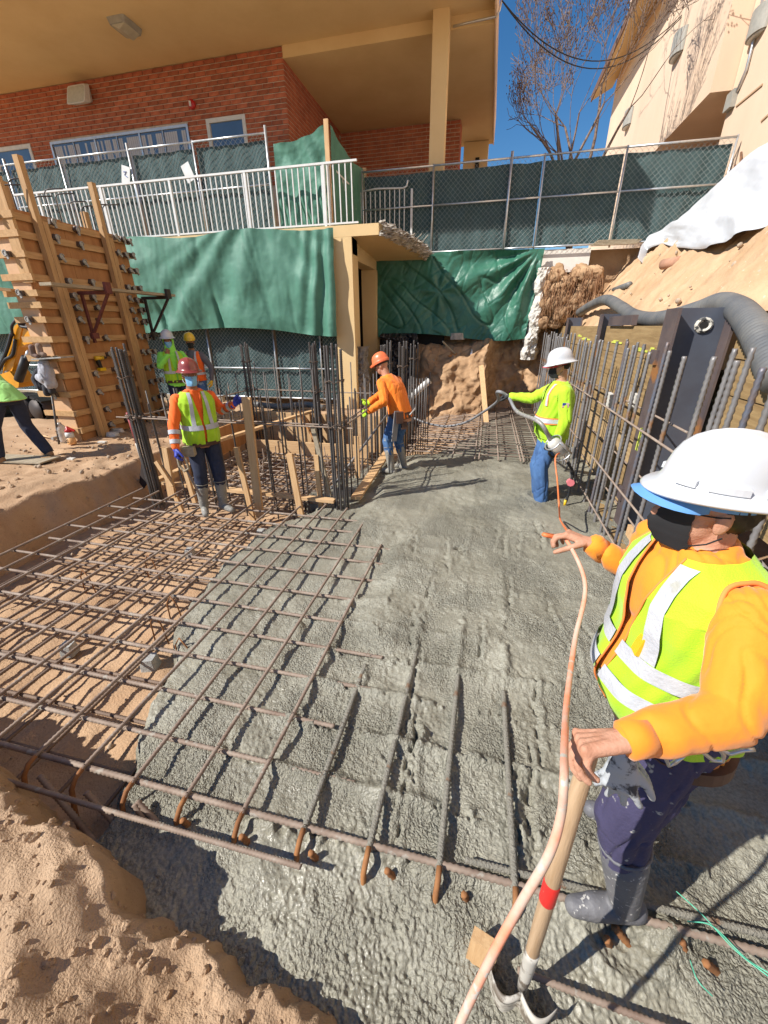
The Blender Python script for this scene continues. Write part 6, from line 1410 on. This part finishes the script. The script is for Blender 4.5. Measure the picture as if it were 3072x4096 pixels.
w3.vest(M_orange, M_refl, off=0.022, bands=((0.06, 0.11),), vneck=0.16, vtop=0.085, gap=0.03, vert=(0.10, 0.14)); w3.gloves(M_haty, sp3, 0.05); w3.mask(M_maskk); w3.hair(M_hair); w3.hat(M_haty, False, 0.05)
# ---------------- worker in orange shirt tying bars, seen from behind
w4 = Person('worker in orange shirt and orange hard hat bending over the cage with his back turned', (-1.18, 5.93, -0.03), yaw_to((-0.88, 0.40)), lean=0.30, hz=0.955, k=0.98, fat=1.06, hand_r=V(-1.66, 5.75, 1.02), hand_l=V(-1.58, 5.62, 0.96), el_r=(0.5, -0.4, -0.8), el_l=(-0.5, -0.4, -0.8), feet=((0.14, 0.02), (-0.14, 0.06)), head=(0.25, -0.40, 0), vox=0.010, spine_curve=0.35, knee=(0, 1, 0))
sp4 = [dict(curl=(0.8, 0.9, 0.6)), dict(curl=(0.8, 0.9, 0.6))]
w4.body(M_skin, sp4); w4.shirt(M_amber2, 0.020, lo=-0.08, sl=(0.074, 0.064, 0.046), off=0.014); w4.pants(M_jean, 0.018, 0.45, (0.104, 0.084, 0.066)); w4.boots(M_boot, 0.27, 0.070); w4.gloves(M_lime, sp4, 0.05); w4.belt(M_leather, -0.04, 0.075, 0.02)
w4.hat(M_hato, False, 0.0, up_=0.062); MB().tube([w4.hp(0.083*math.cos(a), -0.006+0.102*math.sin(a), 0.030) for a in np.linspace(0, 2*math.pi, 24)[:-1]], 0.013, 6, closed=True).build('hat_strap', M_black, w4.t, True)
MB().box(w4.L(-0.16, -0.10, 0.90)+V(0, 0, 0), (0.10, 0.13, 0.16), Matrix.Rotation(0.4, 3, 'Z')).build('tool_pouch', M_leather, w4.t); MB().box(w4.L(-0.12, -0.16, 0.78), (0.08, 0.07, 0.10), Matrix.Rotation(0.4, 3, 'Z')).build('tool_pouch', M_leather, w4.t)
a, b = w4.L(-0.20, -0.09, 0.99), w4.L(-0.22, -0.05, 0.55); MB().beam(a, b, 0.085, 0.012, w4.f+w4.r*0.4).build('wrecking_bar_sheath', mat('grey_metal_sheath', (0.30, 0.29, 0.30), 0.6, scale=7, var=0.2), w4.t)
MB().tube([w4.L(-0.02, -0.19, 0.92), w4.L(0.12, -0.18, 0.98), w4.L(0.24, -0.10, 1.02)], 0.012, 8).build('hammer_handle', M_clamp, w4.t, True)
# ---------------- worker in lime with the concrete vibrator
w5 = Person('worker in white hard hat, lime shirt and jeans holding the concrete vibrator', (0.86, 5.22, -0.10), yaw_to((-0.92, -0.12)), lean=0.0, k=1.04, belly=0.07, fat=1.10, hand_r=V(0.34, 5.62, 1.22), hand_l=V(0.86, 4.96, 0.80), el_r=(0.3, -0.3, -0.9), el_l=(-0.5, -0.8, -0.1), feet=((0.12, 0.0), (-0.12, 0.04)), head=(-0.12, -0.18, 0), vox=0.010)
sp5 = [dict(curl=(0.9, 1.1, 0.8), palm=V(0, 0, -1)), dict(curl=(1.0, 1.1, 0.8), palm=V(0, 1, 0))]
w5.body(M_skin, sp5); w5.shirt(M_lime, 0.015, lo=-0.15, sl=(0.075, 0.064, 0.046)); w5.pants(M_jean, 0.020, 1.0, (0.105, 0.086, 0.082)); w5.boots(M_blackgl, 0.06, 0.05); w5.gloves(M_blackgl, sp5, 0.05)
w5.vest(M_vest, M_refl, off=0.024, bottom=-0.09, bands=((0.10, 0.145),), vneck=0.30, gap=0.003, vtop=0.085, vert=(0.10, 0.135), mtrim=M_pinktrim, vert_lo=0.28); w5.mask(M_maskk); w5.hair(M_hair, -0.04)
w5.hat(M_hatw, True, -0.02, k=1.03, peak=M_redcap)
p = w5.pt(0.02, -0.06, True, 0.034); MB().box(p, (0.012, 0.15, 0.09), Matrix.Rotation(-0.1, 3, 'Z')).build('vest_pocket', M_vest, w5.t)
c = w5.sh[1].lerp(w5.el[1], 0.42); ou = (-w5.rs+w5.f*0.2).normalized()
fl_ = MB(); fr_ = ou.cross(w5.u).normalized()
def patch(x0, x1, z0, z1, m, nm, o_=0.0):
    P0 = c+ou*(0.0735+o_); return MB().add([P0+fr_*x0+w5.u*z0, P0+fr_*x1+w5.u*z0, P0+fr_*x1+w5.u*z1, P0+fr_*x0+w5.u*z1], [(0, 1, 2, 3)]).build(nm, m, w5.t)
fb_ = patch(-0.035, 0.035, -0.026, 0.026, M_white, 'flag_patch')
for k in range(4): patch(-0.035, 0.035, -0.024+0.013*k, -0.018+0.013*k, M_red, 'flag_stripe', 0.001)
patch(0.0, 0.035, 0.0, 0.026, mat('flag_blue', (0.02, 0.05, 0.25), 0.8), 'flag_canton', 0.002)
# ---------------- worker bending at the left edge
w6 = Person('worker in pale green shirt and navy trousers bending at the left edge', (-6.52, 4.42, 0.30), yaw_to((-0.90, 0.10)), lean=1.05, hz=0.93, k=1.0, hand_r=V(-7.3, 4.7, 0.80), hand_l=V(-7.3, 4.35, 0.80), el_r=(0.4, -0.2, -0.6), el_l=(-0.4, -0.2, -0.6), feet=((0.20, -0.14), (-0.24, 0.24)), head=(0, -0.9, 0), vox=0.011)
sp6 = [dict(), dict()]
w6.body(M_skin2, sp6); w6.shirt(M_palegreen, 0.008, lo=-0.12, off=0.02); w6.pants(M_navy, 0.009, 0.95, (0.105, 0.082, 0.078)); w6.boots(M_tanboot, 0.10, 0.055); w6.hair(M_hair); w6.hat(M_hatw, True, 0.05)
# ---------------- near worker leaning on the shovel
w7 = Person('near worker in white hard hat, lime vest and orange sleeves leaning on a shovel', (0.68, 1.13, -0.04), yaw_to((-0.99, -0.06)), lean=0.13, k=1.04, neck=0.0, hup=0.092, belly=0.07, fat=1.02, twist=0.14,
    hand_r=V(0.45, 1.50, 1.29), hand_l=V(0.372, 0.700, 1.225), el_r=(0.5, -0.3, -0.8), elbow_l=(0.590, 0.775, 1.275), feet=((0.16, -0.16), (-0.165, 0.0)), head=(-0.16, 0.05, 0.0), toe=(0.2, -0.12), vox=0.0062)
W7 = w7.wr[1]; hd7 = V(-0.93, -0.14, -0.24).normalized(); HT = W7 + hd7*0.068 + V(0.0, 0.008, -0.052); HB = at_z(2085, 3960, -0.02); hax = (HT-HB).normalized()
sp7 = [dict(curl=(0.55, 0.9, 0.7), dir=V(-0.75, 0.30, 0.12), palm=V(-0.2, -0.2, -0.95), thumb=0.8), dict(curl=(0.95, 0.70, 0.45), dir=hd7, palm=V(0.05, -0.42, -0.9), spread=0.12, k=1.06, thumb=0.7)]
w7.body(M_skin, sp7, 0.0046); w7.hair(M_hair, -0.085)
w7.shirt(M_amber, 0.017, lo=-0.16, sl=(0.070, 0.058, 0.038), off=0.008, cuff=0.90, seed=21)
for i in (0, 1):
    d = (w7.wr[i]-w7.el[i]).normalized(); c = w7.el[i].lerp(w7.wr[i], 0.95); MB().tube([c-d*0.035, c-d*0.005, c+d*0.018, c+d*0.022], [0.0425, 0.041, 0.040, 0.033], 22).build('cuff', M_amber, w7.t, True)
w7.pants(M_purple, 0.018, 0.42, (0.108, 0.084, 0.066)); w7.boots(M_bootn, 0.25, 0.077)
w7.vest(M_vest, M_refl, off=0.032, bottom=-0.03, edge=M_pinktrim, bands=((0.095, 0.143), (0.195, 0.243)), vneck=0.29, vtop=0.066, gap=0.02, vert=(0.082, 0.132), hole=0.092, topd=0.525, res=3)
w7.belt(M_leather, -0.115, 0.05, 0.028); w7.mask(M_maskk)
w7.hat(M_hatw, True, -0.02, k=0.97, up_=0.070, peak=M_bluecap)
hm_ = w7.hatM; ho = [c for c in w7.t.children if c.name.startswith('hard_hat')][0]
for sg in (1, -1):
    for (a0, a1) in ((math.radians(38), math.radians(58)), (math.radians(-5), math.radians(27)), (math.radians(-42), math.radians(-20))):
        vs = []; m = 6
        for i in range(m):
            a = a0+(a1-a0)*i/(m-1)
            for (r, z) in ((0.117, 0.006), (0.130, 0.006), (0.129, 0.022), (0.115, 0.024)): vs.append(hm_ @ V(sg*r*math.cos(a)*0.9, r*math.sin(a)*1.1, z))
        fs = [(i*4+k, i*4+(k+1) % 4, (i+1)*4+(k+1) % 4, (i+1)*4+k) for i in range(m-1) for k in range(4)]+[(0, 1, 2, 3), ((m-1)*4+3, (m-1)*4+2, (m-1)*4+1, (m-1)*4)]
        MB().add(vs, fs).build('slot_cover', M_hatw, ho)
p = w7.pt(0.27, -0.075, True, 0.036); MB().box(p, (0.012, 0.035, 0.06), Matrix.Rotation(0.2, 3, 'Y')).build('pocket_pencil', M_haty, w7.t)
# gloves tucked in the belt, hanging fingers down
gl = thing('work_gloves', 'pair of grey work gloves hanging from the near worker\'s belt', 'gloves', w7.L(-0.10, 0.17, 0.80))
g0 = at_y(2490, 3075, 0.80)
for q in range(2):
    mb = MB(); W_ = g0+V(0.012*q, 0.03*q, 0.02-0.01*q); hand_parts(mb, W_, V(0.05-0.05*q, -0.05, -1), V(0.3, 1, 0), 1, (0.10, 0.15, 0.1), 0.42, 0.95, 0.2, 0.002); place(blob(mb, 0.006, 2), 'glove', M_greygl, gl)
# rebar hooks and bottle on the belt
hk = thing('belt_hooks', 'bent steel hooks hanging from the near worker\'s belt', 'hooks', at_y(2780, 3010, 0.86))
def pl(pts, Y): return [at_y(x, y, Y) for x, y in pts]
MB().tube(pl(((2800, 2915), (2782, 2950), (2800, 3000), (2850, 3040), (2890, 3045), (2895, 3020), (2860, 2975), (2830, 2940), (2828, 2925), (2850, 2912)), 0.86), 0.0055, 8).build('hook', M_alu, hk, True)
MB().tube(pl(((2850, 2955), (2880, 3000), (2920, 3015), (2975, 3000), (3020, 2998)), 0.86), 0.0055, 8).build('hook', M_alu, hk, True)
MB().tube(pl(((2670, 2990), (2662, 3030), (2675, 3062), (2700, 3050), (2735, 3020)), 0.82), 0.0055, 8).build('hook', M_alu, hk, True)
bt_ = thing('water_bottle', 'clear water bottle with blue label in a wire loop at the near worker\'s hip', 'bottle', at_y(2960, 2860, 0.98))
a, b = at_y(2925, 2905, 0.99), at_y(3075, 2775, 0.99); ax = (b-a).normalized(); Mq = Matrix.Translation(a) @ ax.to_track_quat('Z', 'Y').to_matrix().to_4x4(); L = (b-a).length
M_pet = mat('clear_bottle_plastic', (0.80, 0.86, 0.90), 0.08, trans=0.85, spec=0.6)
bo = MB().lathe([(0.0, 0), (0.030, 0.0), (0.034, 0.012), (0.034, L*0.62), (0.028, L*0.78), (0.014, L*0.93), (0.0135, L)], 24, Mq).build('bottle', M_pet, bt_, True)
MB().lathe([(0.0348, L*0.15), (0.0352, L*0.16), (0.0352, L*0.45), (0.0348, L*0.46)], 24, Mq).build('label', mat('blue_bottle_label', (0.03, 0.10, 0.42), 0.4, scale=14, col2=(0.65, 0.62, 0.55), mixlo=0.35, mixhi=0.4), bt_, True)
MB().lathe([(0.0, L+0.016), (0.0155, L+0.015), (0.016, L-0.002), (0.0, L-0.003)], 18, Mq).build('cap', mat('green_cap', (0.02, 0.35, 0.10), 0.4), bt_, True)
MB().tube([Mq @ V(0.038*math.cos(t), 0.038*math.sin(t), L*0.5) for t in np.linspace(0, 2*math.pi, 20)[:-1]], 0.0025, 5, closed=True).build('wire_loop', M_alu, bt_, True)
# ---------------- shovel
M_ash = mat('worn_ash_handle', (0.50, 0.345, 0.21), 0.6, scale=5, col2=(0.38, 0.245, 0.135), bump=0.2, bscale=20, stretch=(10, 10, 0.8), detail=8)
M_wsteel = mat('scuffed_white_shovel_steel', (0.50, 0.47, 0.41), 0.6, scale=16, col2=(0.16, 0.13, 0.10), mixlo=0.40, mixhi=0.50)
sv = thing('shovel', 'wooden-handled shovel with red tape stuck upright in the concrete', 'shovel', HB)
Ls = (HT-HB).length
side = hax.cross(V(0, 1, 0)).normalized(); bk_ = side.cross(hax).normalized()
def hp_(t): return HB+hax*t
MB().tube([hp_(0.17), hp_(0.28), hp_(0.5), hp_(0.8), hp_(Ls), hp_(Ls+0.012)], [0.0185, 0.020, 0.0215, 0.021, 0.0195, 0.012], 18).build('handle', M_ash, sv, True)
tp = MB(); tp.tube([hp_(0.565), hp_(0.57), hp_(0.66), hp_(0.665)], [0.0215, 0.0228, 0.0228, 0.0215], 18, caps=False); tp.build('red_tape', mat('red_tape', (0.70, 0.03, 0.025), 0.5, scale=26, col2=(0.55, 0.33, 0.25), mixlo=0.33, mixhi=0.40), sv, True)
MB().tube([hp_(0.02), hp_(0.10), hp_(0.24), hp_(0.27)], [0.016, 0.0195, 0.0225, 0.0225], 18).build('socket', M_wsteel, sv, True)
cw = V(-0.25, -1, 0).normalized(); cw = (cw-hax*cw.dot(hax)).normalized(); side = hax.cross(cw).normalized()
def dish(t): return 0.012+0.050*math.sin(math.pi*min(1.0, abs(t)*0.93))-0.030*abs(t)
bl = MB()
for sg in (1, -1):
    n1 = 16; vs = []
    for i in range(n1):
        t = i/(n1-1); c = side*(sg*0.112*t)+cw*dish(t)
        for (dz, dc) in ((0.030, 0.0), (0.030, 0.006), (0.022, 0.016), (0.010, 0.016), (0.004, 0.006), (0.004, 0.0)): vs.append(hp_(dz-0.01*t)+c+cw*dc*(1-0.7*t**4))
    n2 = 6; bl.add(vs, [(i*n2+j, i*n2+(j+1) % n2, (i+1)*n2+(j+1) % n2, (i+1)*n2+j) for i in range(n1-1) for j in range(n2)]+[tuple(range(n2)), tuple((n1-1)*n2+j for j in range(n2-1, -1, -1))])
bl.build('step', M_wsteel, sv, True)
n1, n2 = 22, 10; vs = []
for i in range(n1):
    for j in range(n2):
        t = -1+2*i/(n1-1); v = j/(n2-1); vs.append(hp_(0.004-0.28*v)+side*0.112*t*(1-0.55*v**2.2)+cw*dish(t))
MB().add(vs, [(i*n2+j, i*n2+j+1, (i+1)*n2+j+1, (i+1)*n2+j) for i in range(n1-1) for j in range(n2-1)]).build('blade', M_wsteel, sv, True)
# ---------------- vibrator carried by the lime worker
vb = thing('concrete_vibrator', 'white and silver concrete vibrator motor carried by the lime-shirted worker', 'vibrator', (0.8, 4.95, 0.6))
mc = at_y(2232, 1790, 4.88); ax = (at_y(2275, 1830, 4.95)-at_y(2190, 1745, 4.80)).normalized()
R_ = ax.to_track_quat('Z', 'Y').to_matrix().to_4x4(); Mq = Matrix.Translation(mc) @ R_
MB().lathe([(0.0, -0.15), (0.035, -0.15), (0.055, -0.12), (0.075, -0.09), (0.078, 0.07), (0.06, 0.10), (0.0, 0.105)], 22, Mq).build('motor', mat('dirty_white_motor', (0.72, 0.70, 0.64), 0.5, scale=9, col2=(0.52, 0.49, 0.43)), vb, True)
for sg in (1, -1): MB().tube([Mq @ V(0.095*sg, 0.03, -0.10), Mq @ V(0.10*sg, 0.03, 0.12)], 0.016, 10).build('frame_tube', M_alu, vb, True)
for z in (-0.10, 0.12): MB().tube([Mq @ V(0.10*math.cos(t), 0.10*math.sin(t), z) for t in np.linspace(0, 2*math.pi, 20)[:-1]], 0.009, 6, closed=True).build('frame_ring', M_alu, vb, True)
MB().tube([Mq @ V(-0.02, -0.075, -0.09), Mq @ V(-0.01, -0.12, -0.05), Mq @ V(0.0, -0.125, 0.03), Mq @ V(0.0, -0.075, 0.07)], 0.014, 8).build('handle', M_black, vb, True)
hl = w5.wr[0]+(w5.wr[0]-w5.el[0]).normalized()*0.07
start = Mq @ V(0, 0, -0.15)
hz_ = thing('vibrator_hose', 'grey flexible vibrator hose running from the motor across to the far mat', 'hose', hl)
pts = catmull([start, start+(Mq.to_3x3() @ V(0, 0, -0.22))+V(0, 0.05, 0.06), hl+V(0.16, -0.22, -0.16), hl+V(0.04, -0.03, -0.01), hl+V(-0.10, 0.05, 0.04), at_y(1990, 1605, 6.6), at_y(1930, 1650, 7.3), at_y(1860, 1690, 7.9), at_y(1780, 1705, 8.2), at_y(1700, 1690, 8.3), at_y(1640, 1665, 8.5)], 10)
MB().tube(pts, 0.021, 10).build('hose', mat('grey_hose', (0.27, 0.27, 0.28), 0.6, scale=12, var=0.3), hz_, True); MB().tube(pts[:22], 0.0235, 10).build('steel_sleeve', M_clamp, hz_, True)
pg = thing('cord_plug', 'red and black cord plug hanging beside the lime worker\'s legs', 'plug', at_y(2282, 1930, 5.0)); c = at_y(2282, 1930, 5.0)
MB().tube([c+V(0, -0.02, 0), c+V(0, 0.03, 0)], 0.045, 8).build('plug', mat('red_plug', (0.75, 0.20, 0.22), 0.5), pg); MB().tube(catmull([at_y(2270, 1850, 4.98), at_y(2292, 1890, 5.0), c, at_y(2275, 1975, 5.0), at_y(2262, 2010, 5.0)], 6), 0.016, 8).build('cord_tail', M_black, pg, True); MB().tube([at_y(2262, 2000, 4.99), at_y(2258, 2025, 4.99)], 0.016, 8).build('yellow_tip', M_haty, pg, True)
# ---------------- orange cord through the near worker's hands
rh = w7.wr[0]+Vector(sp7[0]['dir']).normalized()*0.115*w7.k+V(0, 0, -0.03)
cd = thing('power_cord', 'long orange power cord held up by the near worker and running to the vibrator', 'cord', rh)
p1 = catmull([Mq @ V(0.0, 0.0, 0.10), at_y(2222, 1830, 4.7), at_y(2230, 1930, 4.5), at_y(2236, 2020, 4.0), at_z(2240, 2075, 0.10), at_y(2265, 2118, 2.6), at_y(2290, 2150, 1.95), rh+V(-0.05, 0.02, 0.0), rh], 10)
MB().tube(p1, 0.0085, 8).build('far_length', M_cord2, cd, True)
lh = HT+V(-0.045, -0.035, 0.03)
p2 = catmull([rh, rh+V(0.02, -0.02, 0.015), at_y(2340, 2330, 1.30), at_y(2300, 2560, 1.10), at_y(2268, 2800, 0.85), at_y(2258, 2980, 0.66), at_y(2256, 3120, 0.560), at_y(2244, 3260, 0.535), at_y(2195, 3420, 0.50), at_y(2080, 3620, 0.46), at_y(1975, 3810, 0.42), at_y(1850, 4070, 0.36), at_y(1760, 4300, 0.31)], 12)
MB().tube(p2, [0.0068+0.0027*min(1, i/(0.7*len(p2))) for i in range(len(p2))], 10).build('near_length', M_cord, cd, True)
M_string = mat('green_string', (0.12, 0.55, 0.36), 0.7, scale=9, var=0.2)
gs = thing('mason_string', 'thin green mason string lying over the concrete at the lower right', 'string', at_z(2800, 3700, 0.02))
for pts in (((2705, 3565), (2810, 3660), (2940, 3800), (3080, 3910)), ((2750, 3685), (2850, 3705), (2980, 3830), (3080, 3895)), ((2760, 3840), (2790, 3920), (2850, 3985))): MB().tube(catmull([at_z(x, y, 0.015+0.02*(i % 2)) for i, (x, y) in enumerate(pts)], 8), 0.0022, 5).build('strand', M_string, gs, True)
p = at_z(1915, 3850, -0.12); tag(MB().beam(p, p+V(0.012, 0.012, 0.15), 0.095, 0.042, (0.25, 1, 0)).build('wood_stub', M_lumber), 'short sawn wood stub sticking out of the wet concrete left of the shovel', 'wood stub')
